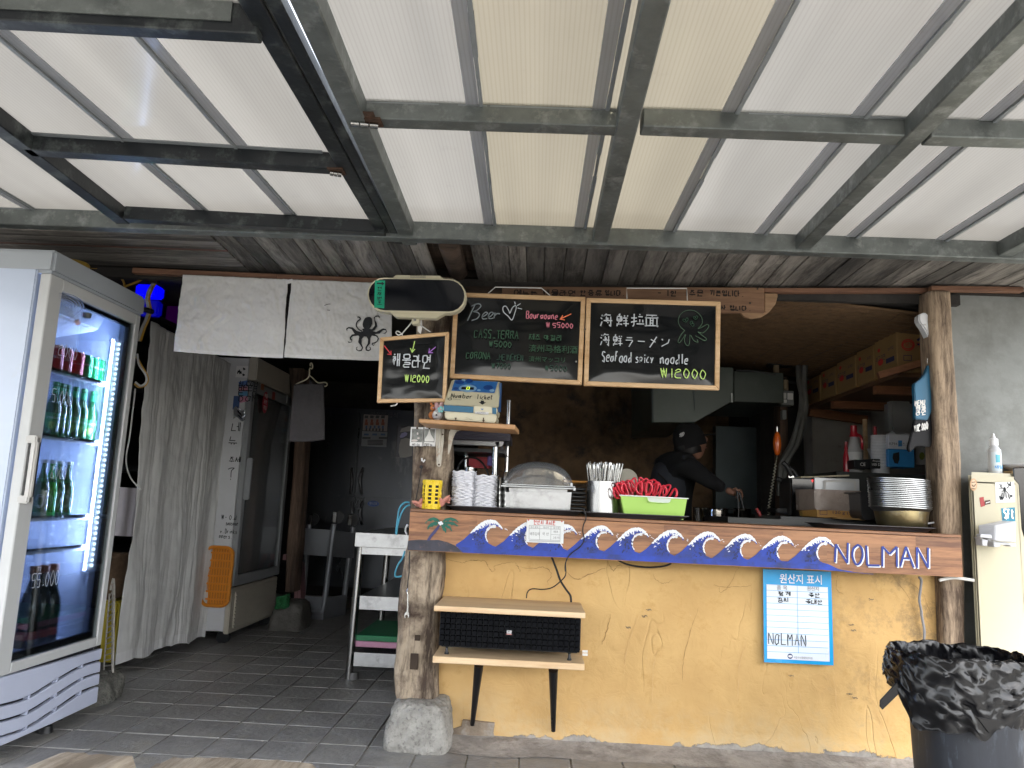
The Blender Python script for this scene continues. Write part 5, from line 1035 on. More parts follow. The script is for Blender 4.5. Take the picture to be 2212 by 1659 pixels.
def bottle(p, h, r, m, lab, group, kind='beer', word=''):
    t = T('bottle', lab, 'bottle', p, group)
    if kind == 'beer': prof = [(r*.9,0),(r,.006),(r,h*.52),(r*.93,h*.60),(r*.55,h*.72),(r*.42,h*.80),(r*.38,h*.94),(r*.44,h*.945),(r*.44,h)]
    else: prof = [(r*.92,0),(r,.01),(r,h*.45),(r*.9,h*.55),(r*.55,h*.70),(r*.36,h*.82),(r*.34,h*.95),(r*.4,h*.955),(r*.4,h)]
    MB().lathe(p, prof, 20).build('glass_body', m, t, smooth=True)
    n_ = Vector((.55,-.835,0)).normalized(); u = Vector((.835,.55,0)).normalized()
    def patch(z0, z1, a0, a1, rr_, mm, nm, shp=None):
        g = MB().grid(lambda s_, v: p+(n_*math.cos(lerp(a0,a1,s_))+u*math.sin(lerp(a0,a1,s_)))*(rr_+.0008)+Vector((0,0,lerp(z0,z1,v)-(shp*abs(s_-.5)*2*(1-v) *-1 if shp else 0))), 12, 4); g.build(nm, mm, t, smooth='all')
    if kind == 'beer':
        patch(h*.80, h*.93, -1.5, 1.5, r*.43, mat('green neck foil', (.02,.30,.12), .35), 'neck_label'); patch(h*.12, h*.44, -.95, .95, r, mat('green label', (.05,.30,.10), .5), 'label', .03)
        patch(h*.14, h*.28, -.35, .4, r+.0006, mat('lime label field', (.35,.48,.12), .5), 'label_field', .02)
        MB().lathe(p, [(r*.47,h-.012),(r*.50,h-.01),(r*.42,h+.003)], 16).build('crown_cap', mat('green crown cap', (.02,.22,.08), .3), t, smooth=True)
        if word:
            o = txt(word, p+Vector((0,0,h*.33)), u, UZ, whl, 'lettering', t, w=r*1.5, off=0)
            c = p-org(t)
            for v in o.data.vertices:
                s_ = (v.co-c).dot(u)-r*.75; a = s_/r; v.co = c+Vector((0,0,v.co.z-c.z))+(n_*math.cos(a)+u*math.sin(a))*(r+.0016)
    elif kind == 'dark':
        MB().lathe(p, [(r*.42,h*.90),(r*.43,h*.91),(r*.43,h*1.0),(r*.2,h*1.004)], 16).build('foil', mat('brown foil', (.16,.05,.02), .4, .3), t, smooth=True)
        patch(h*.10, h*.20, -1.1, 1.1, r, mat('dull red label', (.22,.05,.05), .6), 'label')
    else:
        patch(h*.62, h*.68, -1, 1, r*.80, mat('green shoulder mark', (.05,.2,.08), .5), 'shoulder_label')
        g = MB()
        for rr_ in (.6,.45): g.rib([p+n_*(r+.001)+Vector((0,0,h*.28))+u*(r*rr_*math.cos(t_*.2618))*1.0+UZ*(r*rr_*1.5*math.sin(t_*.2618))-n_*(r-r*math.cos(rr_*math.cos(t_*.2618))) for t_ in range(25)], .0022, n_)
        g.build('oval_label_rings', silv, t)
        MB().lathe(p, [(r*.47,h-.012),(r*.50,h-.01),(r*.42,h+.003)], 16).build('crown_cap', silv, t, smooth=True)
    return t
zs = sh[1]+.002
for i, (q, lab) in enumerate([((285,1085),'dark green beer bottle half hidden at the left of the second shelf'),((318,1100),'green beer bottle with a lime label, first of the front row on the second shelf'),((352,1085),'green beer bottle standing behind the front row on the second shelf'),((398,1112),'green beer bottle, second of the front row on the second shelf'),((445,1118),'green beer bottle, third of the front row on the second shelf'),((502,1122),'green beer bottle at the right end of the second shelf')]):
    p = shp(ZA(*q), zs, 0); bottle(p, .245, .031, gbt, lab, 'labelled green beer bottles on the second shelf', word='TERRA')
zs = sh[2]+.002
for q, m, lab in (((215,1560),gbt,'dark green bottle at the left of the third shelf'),((262,1560),gbl,'bright backlit green bottle on the third shelf'),((305,1562),gbt,'green bottle with ringed oval mark, middle of the third shelf'),((360,1560),gbt,'green bottle at the right end of the third shelf')):
    p = shp(ZA(*q), zs, 0); bottle(p, .245, .031, m, lab, 'plain green bottles on the third shelf', kind='rings')
zs = zdr+.041
for q, lab in (((165,835),'dark champagne bottle at the left of the fridge floor'),((222,865),'tall dark champagne bottle in front, with side lettering'),((285,850),'dark champagne bottle at the right of the fridge floor')):
    p = shp(ZB(*q), zs, 0); t = bottle(p, .335, .047, dkb, lab, 'champagne bottles on the fridge floor', kind='dark')
    txt('DEMOISELLE DE BOURGOGNE', p+Vector((.026,-.040,.05)), UZ, Vector((-.8,-.6,0)), silv, 'lettering', t, h=.006, w=.17)
MB().box((-2.45,3.0,zs),(-2.2,3.12,zs+.05)).thing('tray', mat('dull rose tray', (.2,.1,.12), .6), 'low rose tray at the foot of the champagne bottles', 'tray', bev=.005)
# handwriting on the door glass
whg = mat('glass marker', (.45,.47,.5), .8)
for s_, q, q2, h_ in (('2000',(332,640),(440,640),.045),('5,000',(292,908),(410,925),.05),('8000',(285,1345),(372,1352),.045)):
    a, b = aX(ZA(*q), fx1-.008), aX(ZA(*q2), fx1-.008); hand(s_, a, UY, UZ, h_, .003, whg, 'glass_writing', fr, width=abs(b.y-a.y), off=.0005)
a, b = aX(ZB(198,512), fx1-.008), aX(ZB(372,480), fx1-.008); hand('55,000', a, UY, UZ, .055, .003, whg, 'glass_writing', fr, width=abs(b.y-a.y), off=.0005)
# ---------------- on top: yellow roll and cables
ym = mat('yellow ochre plastic', (.30,.19,.02), .5); yc = mat('yellow cable', (.50,.28,.03), .5); wc = mat('white cable', (.5,.5,.48), .5)
a = aY(ZU(412,410), 3.35); b = aY(ZU(668,410), 3.35)
MB().lathe(((a.x+b.x)/2,3.42,1.995), [(.075,0),(.078,.01),(.078,.085),(.074,.09),(.03,.085),(.03,.02)], 28, cap=False).thing('tape_roll', ym, 'dull yellow roll lying on top of the drinks fridge', 'roll', smooth=True)
for pts, m, lab in (([(560,300),(600,262),(700,270),(770,350),(745,415),(690,440),(650,430)],yc,'yellow cable loop rising from the roll on the fridge'),([(760,370),(765,440),(900,460),(1000,500),(1070,560),(1090,622)],yc,'yellow cable sagging behind the top of the fridge'),([(1090,615),(1200,572),(1260,530),(1300,480)],yc,'yellow cable running up to the red batten')):
    wire([aY(ZU(*q), 3.85) for q in pts], .006, m, 'cable', lab, 'cable')
for dx, m, lab in ((0,wc,'white cable in the taped bundle beside the blue lamp'),(14,wc,'second white cable of the taped bundle'),(24,yc,'orange cable in the taped bundle beside the blue lamp')):
    wire([aY(ZU(x+dx, y), 3.9) for x, y in ((1350,480),(1345,560),(1300,640),(1275,720),(1290,820),(1270,900),(1235,980),(1200,1090))], .0065, m, 'cable', lab, 'cable')
wire([aY(ZA(*q), 3.9) for q in ((780,640),(790,700),(828,760),(830,800),(800,822),(770,800))], .006, wc, 'cable', 'white cable bight hanging beside the fridge door', 'cable')
wire([aY(ZA(*q), 3.92) for q in ((775,655),(800,700),(838,770),(828,815),(790,828),(765,810))], .006, yc, 'cable', 'orange cable bight hanging beside the fridge door', 'cable')
wire([aY(ZA(*q), 3.9) for q in ((768,838),(750,1000),(735,1120),(716,1240),(740,1340),(800,1412))], .004, wc, 'cable', 'thin white cable drooping down past the perforated rack', 'cable')
for q in ((1340,565),(1290,825)):
    a = aY(ZU(*q), 3.885); MB().tube([a+Vector((-.022,0,.006)), a+Vector((.025,0,-.006))], .014, 10).thing('tape_band', rubber, 'black tape band round the cables ' + ('just under the red batten' if q[1] < 700 else 'beside the blue lamp'), 'tape', smooth=True)
# white wire rack end behind the fridge
wr = T('wire_rack', 'rusty white wire rack standing between the drinks fridge and the long curtain', 'rack', (-2.1,3.95,0)); wrm = mat('rusty white wire', (.42,.40,.36), .6, 0, .2, 30, dirt=((.18,.06,.03), .35, 40))
yr = 4.0
P = [aY(ZT(*q), yr) for q in ((118,730),(104,1655),(88,730),(40,1655))]
MB().tube(smoothpath([P[2]+Vector((0,0,-.02)), P[2].lerp(P[0],.1)+Vector((0,0,.012)), P[0], P[0].lerp(P[1],.98)], 4), .005, 8).build('frame_wire', wrm, wr, smooth=True)
a, b = aY(ZT(104,690), yr+.02), aY(ZT(96,1655), yr+.02); MB().tube([a, b], .0042, 8).build('upright_wire', wrm, wr, smooth=True)
a2, b2 = aY(ZT(74,800), yr+.1), aY(ZT(10,1655), yr+.1); MB().tube([a2, b2], .004, 8).build('upright_wire', wrm, wr, smooth=True)
for i in range(17):
    t_ = (i+.5)/17; p, q = P[0].lerp(P[1], t_), a2.lerp(b2, t_); MB().tube([p, q], .0028, 6).build('cross_wire', wrm, wr, smooth=True)
# ================================================================== counter with painted fascia
cw_ = wood('brown parquet board', (.13,.045,.015), (.35,.16,.065), 'x', 1., .42, .12, 22, var=.16)
yb_ = 3.42
tl, tr_, bl0, br0 = aY((886,1106), yb_), aY((2076,1163), yb_), aY((881,1189), yb_), aY((2080,1247), yb_)
ct = T('counter', 'brown wooden serving counter with blue waves painted along its front board', 'counter', ((tl.x+tr_.x)/2, 3.6, 0))
zt_l, zt_r, zb_l, zb_r = tl.z, tr_.z, bl0.z, br0.z
XL, XR = min(tl.x, bl0.x), (tr_.x+br0.x)/2
zf_ = lambda x: lerp(zt_l, zt_r, (x-XL)/(XR-XL)); zg_ = lambda x: lerp(zb_l, zb_r, (x-XL)/(XR-XL))
# front board: four glued strips, each cut into staves
rnd = random.Random(4)
N_ = 4
for r_i in range(N_):
    x = XL+.0; 
    while x < XR-.01:
        w = rnd.uniform(.22,.62); x2 = min(x+w, XR)
        if XR-x2 < .12: x2 = XR
        A = [Vector((x,yb_,lerp(zg_(x),zf_(x),r_i/N_))), Vector((x2,yb_,lerp(zg_(x2),zf_(x2),r_i/N_))), Vector((x2,yb_+.025,lerp(zg_(x2),zf_(x2),r_i/N_))), Vector((x,yb_+.025,lerp(zg_(x),zf_(x),r_i/N_)))]
        B = [Vector((x,yb_,lerp(zg_(x),zf_(x),(r_i+1)/N_))), Vector((x2,yb_,lerp(zg_(x2),zf_(x2),(r_i+1)/N_))), Vector((x2,yb_+.025,lerp(zg_(x2),zf_(x2),(r_i+1)/N_))), Vector((x,yb_+.025,lerp(zg_(x),zf_(x),(r_i+1)/N_)))]
        MB().hexa(A+B).build('stave', cw_, ct); x = x2
# countertop slab with a dark joint under it
s0, s1 = aY((886,1098), yb_), aY((2076,1155.5), yb_)
ztop = lambda x: lerp(s0.z, s1.z, (x-XL)/(XR-XL))
MB().hexa([Vector((XL,yb_-.004,zf_(XL)+.002)), Vector((XR,yb_-.004,zf_(XR)+.002)), Vector((XR,3.86,zf_(XR)+.002)), Vector((XL,3.86,zf_(XL)+.002)), Vector((XL,yb_-.004,ztop(XL))), Vector((XR,yb_-.004,ztop(XR))), Vector((XR,3.86,ztop(XR))), Vector((XL,3.86,ztop(XL)))]).build('top_board', wood('brown counter top', (.12,.045,.018), (.29,.13,.055), 'x', 1., .4, .1, 22), ct, bev=.002)
MB().hexa([Vector((XL+.1,yb_+.025,zg_(XL)+.02)), Vector((XR-.1,yb_+.025,zg_(XR)+.02)), Vector((XR-.1,3.66,zg_(XR)+.02)), Vector((XL+.1,3.66,zg_(XL)+.02)), Vector((XL+.1,yb_+.025,zf_(XL))), Vector((XR-.1,yb_+.025,zf_(XR))), Vector((XR-.1,3.66,zf_(XR))), Vector((XL+.1,3.66,zf_(XL)))]).build('counter_frame', oldx, ct)
# painted sea
blue = mat('blue wave paint', (.010,.04,.32), .5, 0, .35, 12, dirt=((.014,.024,.085), .38, 11)); foam = mat('white foam paint', (.74,.76,.80), .6, 0, .06, 30); navy = mat('dark wave paint', (.012,.02,.075), .5, 0, .3, 20)
yp = yb_-.0012
def bp(px): return aY(px, yp)
crest = [(1058,1123),(1143,1128),(1219,1133),(1297,1136),(1374,1140),(1450,1145),(1528,1149),(1608,1154),(1690,1151.5),(1774,1156)]
crest[8] = (1687,1158); crest[9] = (1773,1160)
pr = [(-330,250),(-250,190),(-170,112),(-130,70),(-70,22),(0,0),(50,8),(90,40),(122,85),(118,100),(95,70),(50,52),(0,52),(-30,90),(-42,140),(-35,190),(-12,232),(30,250),(60,258)]
k_ = .2232*.99
wv = T('w','w','w'); bpy.data.objects.remove(wv)
base = [(878,1190)]
for ci, (cx_, cy_) in enumerate(crest):
    sc_ = 1.0 if ci < 9 else 1.02
    jit = random.Random(ci*7+1)
    pts = [(cx_+x*k_*sc_, cy_+y*k_*sc_+x*k_*.02+jit.uniform(-.8,.8)) for x, y in pr]
    nxt = crest[ci+1][0] if ci < 9 else None
    poly = [p for p in pts]
    yb2 = lambda x: lerp(1189, 1247, (x-881)/(2080-881))
    x0_, x1_ = pts[0][0], pts[-1][0]
    ybase = [(pts[-1][0], yb2(pts[-1][0])-13), (x0_, yb2(x0_)-13)]
    MB().prism([bp(p)+Vector((0,-.0002*ci,0)) for p in pts+ybase], (0,.0008,0)).build('painted_wave', blue, ct)
    # foam along the back and crest, ragged, and down the curl
    g = MB(); jr = random.Random(ci)
    up = smoothpath([Vector((x,y,0)) for x, y in [(-190,135),(-150,92),(-100,45),(-50,14),(0,0),(50,8),(90,38),(125,88)]], 6)
    n = len(up)
    top_ = []; bot_ = []
    for i, q in enumerate(up):
        t_ = i/(n-1); wdt = 60*math.sin(math.pi*min(1, t_*1.02))**.7; d = up[min(i+1,n-1)]-up[max(i-1,0)]; d.normalize(); nn = Vector((-d.y, d.x, 0))
        top_.append(q-nn*jr.uniform(0,7)); bot_.append(q+nn*wdt*jr.uniform(.45,1.0)*(1 if i % 3 else .55))
    ring = top_+bot_[::-1]
    g.prism([bp((cx_+q.x*k_*sc_, cy_+q.y*k_*sc_+q.x*k_*.02))+Vector((0,-.0012-.0002*ci,0)) for q in ring], (0,.0006,0)); g.build('painted_foam', foam, ct)
    g = MB()
    cur = smoothpath([Vector((x,y,0)) for x, y in [(60,62),(15,66),(-12,84),(-32,115),(-40,150),(-34,190),(-18,215)]], 4)
    for i in range(len(cur)-1):
        q0, q1 = cur[i], cur[i+1]; ww = lerp(26, 8, i/len(cur))*jr.uniform(.6,1.3)
        g.rib([bp((cx_+q0.x*k_, cy_+q0.y*k_+q0.x*k_*.02))+Vector((0,-.0016-.0002*ci-.00003*i,0)), bp((cx_+q1.x*k_+.3, cy_+q1.y*k_+q1.x*k_*.02))+Vector((0,-.0016-.0002*ci-.00003*i,0))], ww*.00045)
    for i in range(16):
        x, y = jr.uniform(-175,90), 0; y = (abs(x+20)/150)**2*115+jr.uniform(20,75) if x < 0 else jr.uniform(20,45)+x*.25
        q = bp((cx_+x*k_, cy_+y*k_)); g.rib([q+Vector((0,-.0022-.0002*ci-.00004*i,0)), q+Vector((jr.uniform(.003,.009),-.0022-.0002*ci-.00004*i,jr.uniform(-.002,.004)))], jr.uniform(.0015,.004))
    for i in range(3):
        q = bp((cx_+(128+jr.uniform(0,38))*k_, cy_+(95+jr.uniform(-25,18))*k_)); g.rib([q, q+Vector((.006,0,-.002))], .002)
    g.build('foam_flecks', foam, ct)
    g = MB()
    for i in range(34):
        a_ = jr.gauss(0,1); x, y = -95+jr.uniform(-45,55)+a_*12, 175+jr.uniform(-75,75)
        if y < 95: continue
        q = bp((cx_+x*k_, cy_+y*k_)); dd = Vector((jr.uniform(-.004,.006),0,jr.uniform(-.009,.009))); g.rib([q+Vector((0,-.0024-.0002*ci-.00003*i,0)), q+dd+Vector((0,-.0024-.0002*ci-.00003*i,0))], jr.uniform(.002,.0055))
    g.build('dark_brush_marks', navy, ct)
lowp = [ZG(600,1340),ZG(760,1300),(1050,1184),(1200,1190),(1400,1200),(1600,1208),(1780,1216),ZI(640,1272),ZI(720,1310),ZI(850,1335),ZI(1000,1350),ZI(1000,1353),(1780,1231),(1500,1217.8),(1200,1203.2),(1000,1193.7),ZG(660,1412)]
MB().prism([aY(p, yb_-.0008) for p in lowp], (0,.0006,0)).build('painted_sea', blue, ct)
# palm and island
dk1 = mat('slate island paint', (.045,.045,.06), .7, 0, .3, 18, dirt=((.18,.12,.11), .36, 26)); palm = mat('palm green paint', (.012,.11,.075), .6, 0, .25, 22); trk = mat('indigo trunk paint', (.045,.045,.13), .6, 0, .3, 18)
MB().prism([aY(ZG(*q), yb_-.0044) for q in ((140,1300),(240,1290),(340,1295),(430,1292),(520,1315),(590,1345),(640,1385),(665,1412),(400,1402),(133,1391),(135,1330))], (0,.001,0)).build('painted_island', dk1, ct)
MB().prism([aY(ZG(*q), yb_-.0050) for q in ((320,1298),(345,1255),(385,1205),(420,1165),(440,1145),(452,1150),(435,1185),(405,1225),(370,1262),(350,1298))], (0,.0005,0)).build('painted_trunk', trk, ct)
for fr_ in ([(455,1125),(430,1088),(390,1072),(345,1085),(300,1132),(345,1108),(390,1106),(425,1118)],[(450,1130),(400,1115),(360,1130),(330,1160),(325,1192),(360,1165),(400,1152),(435,1142)],[(462,1122),(500,1085),(550,1074),(600,1090),(628,1120),(585,1108),(540,1104),(500,1112)],[(465,1128),(520,1112),(580,1122),(628,1158),(575,1148),(530,1140),(490,1138)],[(462,1135),(510,1140),(550,1165),(567,1208),(530,1180),(500,1165),(475,1150)],[(462,1140),(490,1160),(512,1190),(508,1225),(485,1205),(465,1175),(458,1150)]):
    pts = []; jr = random.Random(len(pts)+fr_[1][0])
    for i in range(len(fr_)):
        a, b = fr_[i], fr_[(i+1)%len(fr_)]; pts.append(a)
        if i >= len(fr_)//2: pts += [((a[0]*2+b[0])/3+jr.uniform(-3,3),(a[1]*2+b[1])/3+8),((a[0]+b[0]*2)/3+jr.uniform(-3,3),(a[1]+b[1]*2)/3-4)]
    MB().prism([aY(ZG(*q), yb_-.0056-.0003*(fr_[1][0]%5)) for q in pts], (0,.0003,0)).build('painted_frond', palm, ct)
for q in ((440,1128),(458,1122),(452,1142),(470,1135)): 
    c = aY(ZG(*q), yb_-.0068); MB().prism([c+Vector((.005*math.cos(t_*.7854),0,.005*math.sin(t_*.7854))) for t_ in range(8)], (0,.0004,0)).build('painted_coconut', foam, ct)
# NOLMAN
let = {'N1':[[(690,1255),(697,1110)],[(697,1110),(790,1262)],[(790,1262),(795,1098)]],'O':[[(870,1118),(838,1150),(832,1210),(858,1270),(890,1262),(912,1210),(908,1150),(885,1120),(866,1116)]],'L':[[(942,1120),(950,1280)],[(950,1280),(1050,1282)]],
 'M':[[(1072,1290),(1072,1128)],[(1072,1128),(1130,1190)],[(1130,1190),(1188,1130)],[(1188,1130),(1190,1292)]],'A':[[(1215,1290),(1262,1130)],[(1262,1130),(1325,1298)],[(1228,1222),(1290,1226)]],'N2':[[(1352,1300),(1350,1135)],[(1350,1135),(1440,1300)],[(1440,1300),(1440,1138)]]}
for k, ss in let.items():
    g1_, g2_ = MB(), MB()
    for i, s_ in enumerate(ss):
        o_ = [aY(ZI(x+9,y+8), yb_-.0012-.0002*i) for x, y in s_]; g1_.rib(smoothpath(o_,4) if len(o_) > 2 else o_, .0085)
        o_ = [aY(ZI(x,y), yb_-.0026-.0002*i) for x, y in s_]; g2_.rib(smoothpath(o_,4) if len(o_) > 2 else o_, .0088)
    g1_.build('letter_outline', foam, ct); g2_.build('letter', mat('blue lettering paint', (.012,.032,.22), .5, 0, .1, 10), ct)
# ---------------- laminated card on the fascia
def flatcard(name, lab, cat, q0, q1, y, m, t=.0015, tilt=0):
    a, b = aY(q0, y), aY(q1, y); t_ = T(name, lab, cat, Vector(((a.x+b.x)/2, y, b.z))); MB().box((a.x,y-t,b.z),(b.x,y,a.z)).build('sheet', m, t_, bev=0); return t_, a, b
yc_ = yb_-.010
lam = mat('laminated white sheet', (.72,.74,.74), .2, 0, .02, 5, coat=.5)
cd_, a, b = flatcard('origin_card', 'small white laminated table of origins pinned over the painted waves', 'card', ZG(1290,1095), ZG(1642,1330), yc_, lam)
redm = mat('red marker', (.55,.08,.06), .7); 
hand('원산지 표시판', aY(ZG(1355,1142), yc_-.002), UX, UZ, .018, .0024, redm, 'heading', cd_, width=.095)
L4 = [[(1312,1150),(1612,1162)],[(1312,1180),(1612,1190)],[(1312,1285),(1612,1298)],[(1312,1150),(1310,1285)],[(1612,1162),(1610,1298)],[(1415,1155),(1411,1290)],[(1523,1158),(1520,1294)],[(1523,1240),(1612,1245)],[(1310,1296),(1612,1306)],[(1310,1303),(1612,1313)]]
strokes([[ZG(*q) for q in l_] for l_ in L4], yc_-.0016, .0012, pgk, 'table_lines', cd_)
for s_, q, w_, h_ in (('표시 품목',(1325,1176),.034,.008),('원산지',(1448,1180),.024,.008),('음식명',(1545,1184),.026,.008),('배추김치',(1320,1248),.040,.014),('국 산',(1438,1248),.028,.014),('배추',(1548,1226),.02,.011),('고춧가루',(1540,1283),.03,.011)):
    txt(s_, aY(ZG(*q), yc_-.002), UX, UZ, pgk, 'lettering', cd_, w=w_, h=h_)
for q in ((1306,1100),(1628,1114)):
    c = aY(ZG(*q), yc_-.003); MB().lathe(c, [(.0,0),(.0035,0),(.003,.002)], 8, M=Matrix.Rotation(R(90),3,'X')).build('pin', redm, cd_)
# ---------------- blue origin sign
yw_ = 3.600
skb = mat('sky blue laminated sheet', (.02,.33,.68), .25, 0, .03, 5, coat=.4); inner = mat('pale blue white panel', (.70,.76,.84), .3, 0, .02, 5, coat=.4)
sg = T('origin_sign', 'sky blue laminated sign with a ruled white table taped on the yellow wall', 'sign', aY(ZK(1010,705), yw_))
MB().prism([aY(ZK(*q), yw_-.002) for q in ((819,190),(1183,205),(1196,705),(825,688))], (0,.002,0)).build('sheet', skb, sg)
MB().prism([aY(ZK(*q), yw_-.0035) for q in ((838,272),(1165,288),(1175,685),(842,668))], (0,.001,0)).build('panel', inner, sg)
txt('원산지 표시', aY(ZK(908,266), yw_-.0045), Vector((1,0,.01)), UZ, mat('white ink', (.8,.82,.84), .6), 'lettering', sg, w=.187, h=.042, bold=.01)
for s_, q, w_, h_ in (('품 목',(893,301),.046,.02),('원산지',(1054,306),.052,.02)): txt(s_, aY(ZK(*q), yw_-.0045), UX, UZ, pgk, 'lettering', sg, w=w_, h=h_)
for s_, q, w_, h_ in (('황게',(902,333),.052,.019),('김치',(896,366),.05,.019),('국산',(1062,341),.05,.019),('국내산',(1046,376),.075,.019)): hand(s_, aY(ZK(*q), yw_-.0045), UX, UZ, h_, .0035, inkm, 'handwriting', sg, width=w_)
hand('NOLMAN', aY(ZK(850,592), yw_-.0045), UX, UZ, .048, .0035, inkm, 'handwriting', sg, width=.165)
strokes([[ZK(838,y), ZK(1168,y+14)] for y in (303,337,371,403,435,467,499,531,565,598,630)]+[[ZK(1001,279),ZK(1008,640)]], yw_-.004, .0016, mat('blue rule', (.08,.33,.66), .6), 'ruled_lines', sg, smooth=False)
c = aY(ZK(964,656), yw_-.0045); MB().prism([c+Vector((.0115*math.cos(t_*.3927),0,.0115*math.sin(t_*.3927))) for t_ in range(16)], (0,.0005,0)).build('round_emblem', mat('navy emblem', (.03,.05,.16), .6), sg)
MB().prism([c+Vector((0,-.001,0))+Vector((.0115*math.cos(t_*.3927)*.8,0,.0115*math.sin(t_*.3927)*.45)) for t_ in range(16)], (0,.0005,0)).build('emblem_stroke', lam, sg)
txt('국립수산물품질관리원', aY(ZK(983,668), yw_-.0045), UX, UZ, pgk, 'lettering', sg, w=.082, h=.010)
# ---------------- wires under the counter
for pts, r_, lab in (([(240,745),(265,830),(240,900),(232,960),(245,1050),(200,1120),(130,1170),(80,1230),(62,1300),(65,1352)],.0028,'thin black wire hanging over the painted waves'),([(570,1240),(640,1275),(740,1300),(860,1312),(960,1308),(1040,1295),(1090,1272)],.0045,'black cable sagging below the painted board')):
    wire([aY(ZH(*q), 3.405 if r_ < .004 else 3.57) for q in pts], r_, rubber, 'wire', lab, 'wire')
wire([aY(ZJ(*q), 3.56) for q in ((1465,80),(1500,170),(1530,255),(1570,320),(1605,370),(1612,420))], .0048, rubber, 'wire', 'thick black cable running down the yellow wall to the speaker', 'wire')
wire([aY(ZJ(*q), 3.54) for q in ((1690,0),(1640,45),(1590,80),(1570,130),(1570,215),(1530,265),(1470,310),(1400,324),(1320,320),(1285,345),(1277,390))], .0028, rubber, 'wire', 'thin black wire crossing the thick cable above the speaker shelf', 'wire')
wire([aY(ZI(*q), 3.60) for q in ((1365,1375),(1385,1400),(1378,1480),(1370,1560),(1385,1640))]+[aY(ZK(*q), 3.60) for q in ((1666,440),(1680,520),(1676,590))], .006, mat('grey cable', (.22,.22,.23), .5), 'cable', 'grey cable running down the yellow wall beside the right post', 'cable')
wire([aY(ZI(*q), 3.45) for q in ((1530,1400),(1640,1380),(1720,1388),(1810,1402))], .007, mat('white cable', (.5,.5,.48), .5), 'cable', 'white cable under the right end of the counter', 'cable')
# ---------------- speaker on its pine shelf
pine = wood('pale pine board', (.52,.33,.17), (.70,.52,.32), 'x', .8, .5, .08, 16, dirt=((.45,.24,.12), .2, 7), var=.05)
lg_m = mat('black tapered metal', (.008,.008,.009), .3, 0, .1, 6)
ss = T('speaker_shelf', 'pale pine wall shelf with two tapered black legs below the counter', 'shelf', (.1,3.45,.4))
def pshelf(fl, fr2, th, bk, nm='board'):
    p, q = aY(fl, 3.27), aY(fr2, 3.27); z = (p.z+q.z)/2
    MB().box((p.x,3.27,z-th),(q.x,3.60,z)).build(nm, pine, ss, bev=.002); return p.x, q.x, z
xa, xb, zt1 = pshelf(ZJ(578,812), ZJ(1712,893), .026, 0)
p, q = aY(ZJ(587,440), 3.25), aY(ZJ(1718,505), 3.25); z1 = (p.z+q.z)/2
tbd = MB().box((p.x,3.25,z1-.022),(q.x,3.595,z1)).thing('pine_board', pine, 'pale pine board laid on top of the black speaker', 'board', bev=.002)
for top_q, bot_q in (((922,885),(873,1335)),((1478,925),(1478,1380))):
    a, b = aY(ZJ(*top_q), 3.45), aY(ZJ(*bot_q), 3.59)
    MB().tube([a, a.lerp(b,.5), b], .02, 12, rs=[.021,.015,.010]).build('leg', lg_m, ss, smooth=True)
    MB().tube([b+Vector((0,-.012,.008)), b+Vector((0,-.008,.008))], .004, 8).build('screw', chrome, ss)
spk = T('speaker', 'wide black speaker with a quilted foam front between two pine boards', 'speaker', ((xa+xb)/2,3.4,zt1))
sa, sb = aY(ZJ(620,488), 3.29), aY(ZJ(1690,800), 3.29); zsb = zt1+.03; zst = z1-.024
bm_ = mat('black speaker foam', (.004,.0045,.006), .9, 0, .15, 30, bump=(.3,120), spec=.15); MB().box((sa.x+.004,3.315,zsb),(sb.x-.004,3.55,zst)).build('body', mat('black speaker case', (.012,.012,.013), .4), spk, bev=.012)
nx, nz_ = 26, 6; cwx, cwz = (sb.x-sa.x-.014)/nx, (zst-zsb-.012)/nz_
tile_ = MB()
tile_.hexa([Vector((-cwx*.49,0,-cwz*.49)),Vector((cwx*.49,0,-cwz*.49)),Vector((cwx*.49,.02,-cwz*.49)),Vector((-cwx*.49,.02,-cwz*.49)),Vector((-cwx*.49,0,cwz*.49)),Vector((cwx*.49,0,cwz*.49)),Vector((cwx*.49,.02,cwz*.49)),Vector((-cwx*.49,.02,cwz*.49))])
for k in (0,1,4,5): tile_.v[k] = Vector((tile_.v[k].x*.86, 0, tile_.v[k].z*.86))
tme = tile_.mesh('foam_square', bev=.002); tme.materials.append(bm_)
for i in range(nx):
    for j in range(nz_):
        o = bpy.data.objects.new('foam_square', tme); COL.objects.link(o); o.parent = spk; o.location = Vector((sa.x+.007+cwx*(i+.5), 3.296, zsb+.006+cwz*(j+.5)))-spk.location
for qx in (683,1600):
    a = aY(ZJ(qx,760), 3.33); MB().lathe((a.x,3.33,zt1), [(.009,0),(.010,.004),(.006,.012),(.005,.026),(.010,.032)], 12).build('foot', black, spk, smooth=True); MB().lathe((a.x,3.5,zt1), [(.009,0),(.01,.004),(.006,.012),(.005,.026),(.01,.032)], 12).build('foot', black, spk, smooth=True)
a = aY(ZJ(1148,652), 3.292); MB().box((a.x-.010,3.2925,a.z-.001),(a.x+.010,3.295,a.z+.011)).build('logo_plate', mat('silver badge', (.5,.5,.52), .4, .5), spk); txt('JBL', Vector((a.x-.008,3.2924,a.z+.001)), UX, UZ, inkm, 'logo_lettering', spk, w=.016, h=.008, off=.0005); MB().box((a.x-.011,3.2925,a.z-.006),(a.x+.011,3.295,a.z-.003)).build('badge_line', mat('reddish badge', (.5,.22,.2), .5), spk)
# bits of tape on the wall
for q in ((1715,788),(1715,812)):
    a = aY(ZJ(*q), 3.607); MB().box((a.x-.012,3.606,a.z-.005),(a.x+.012,3.61,a.z+.005)).build('tape_scrap', whp, bpy.data.objects['counter_wall'])
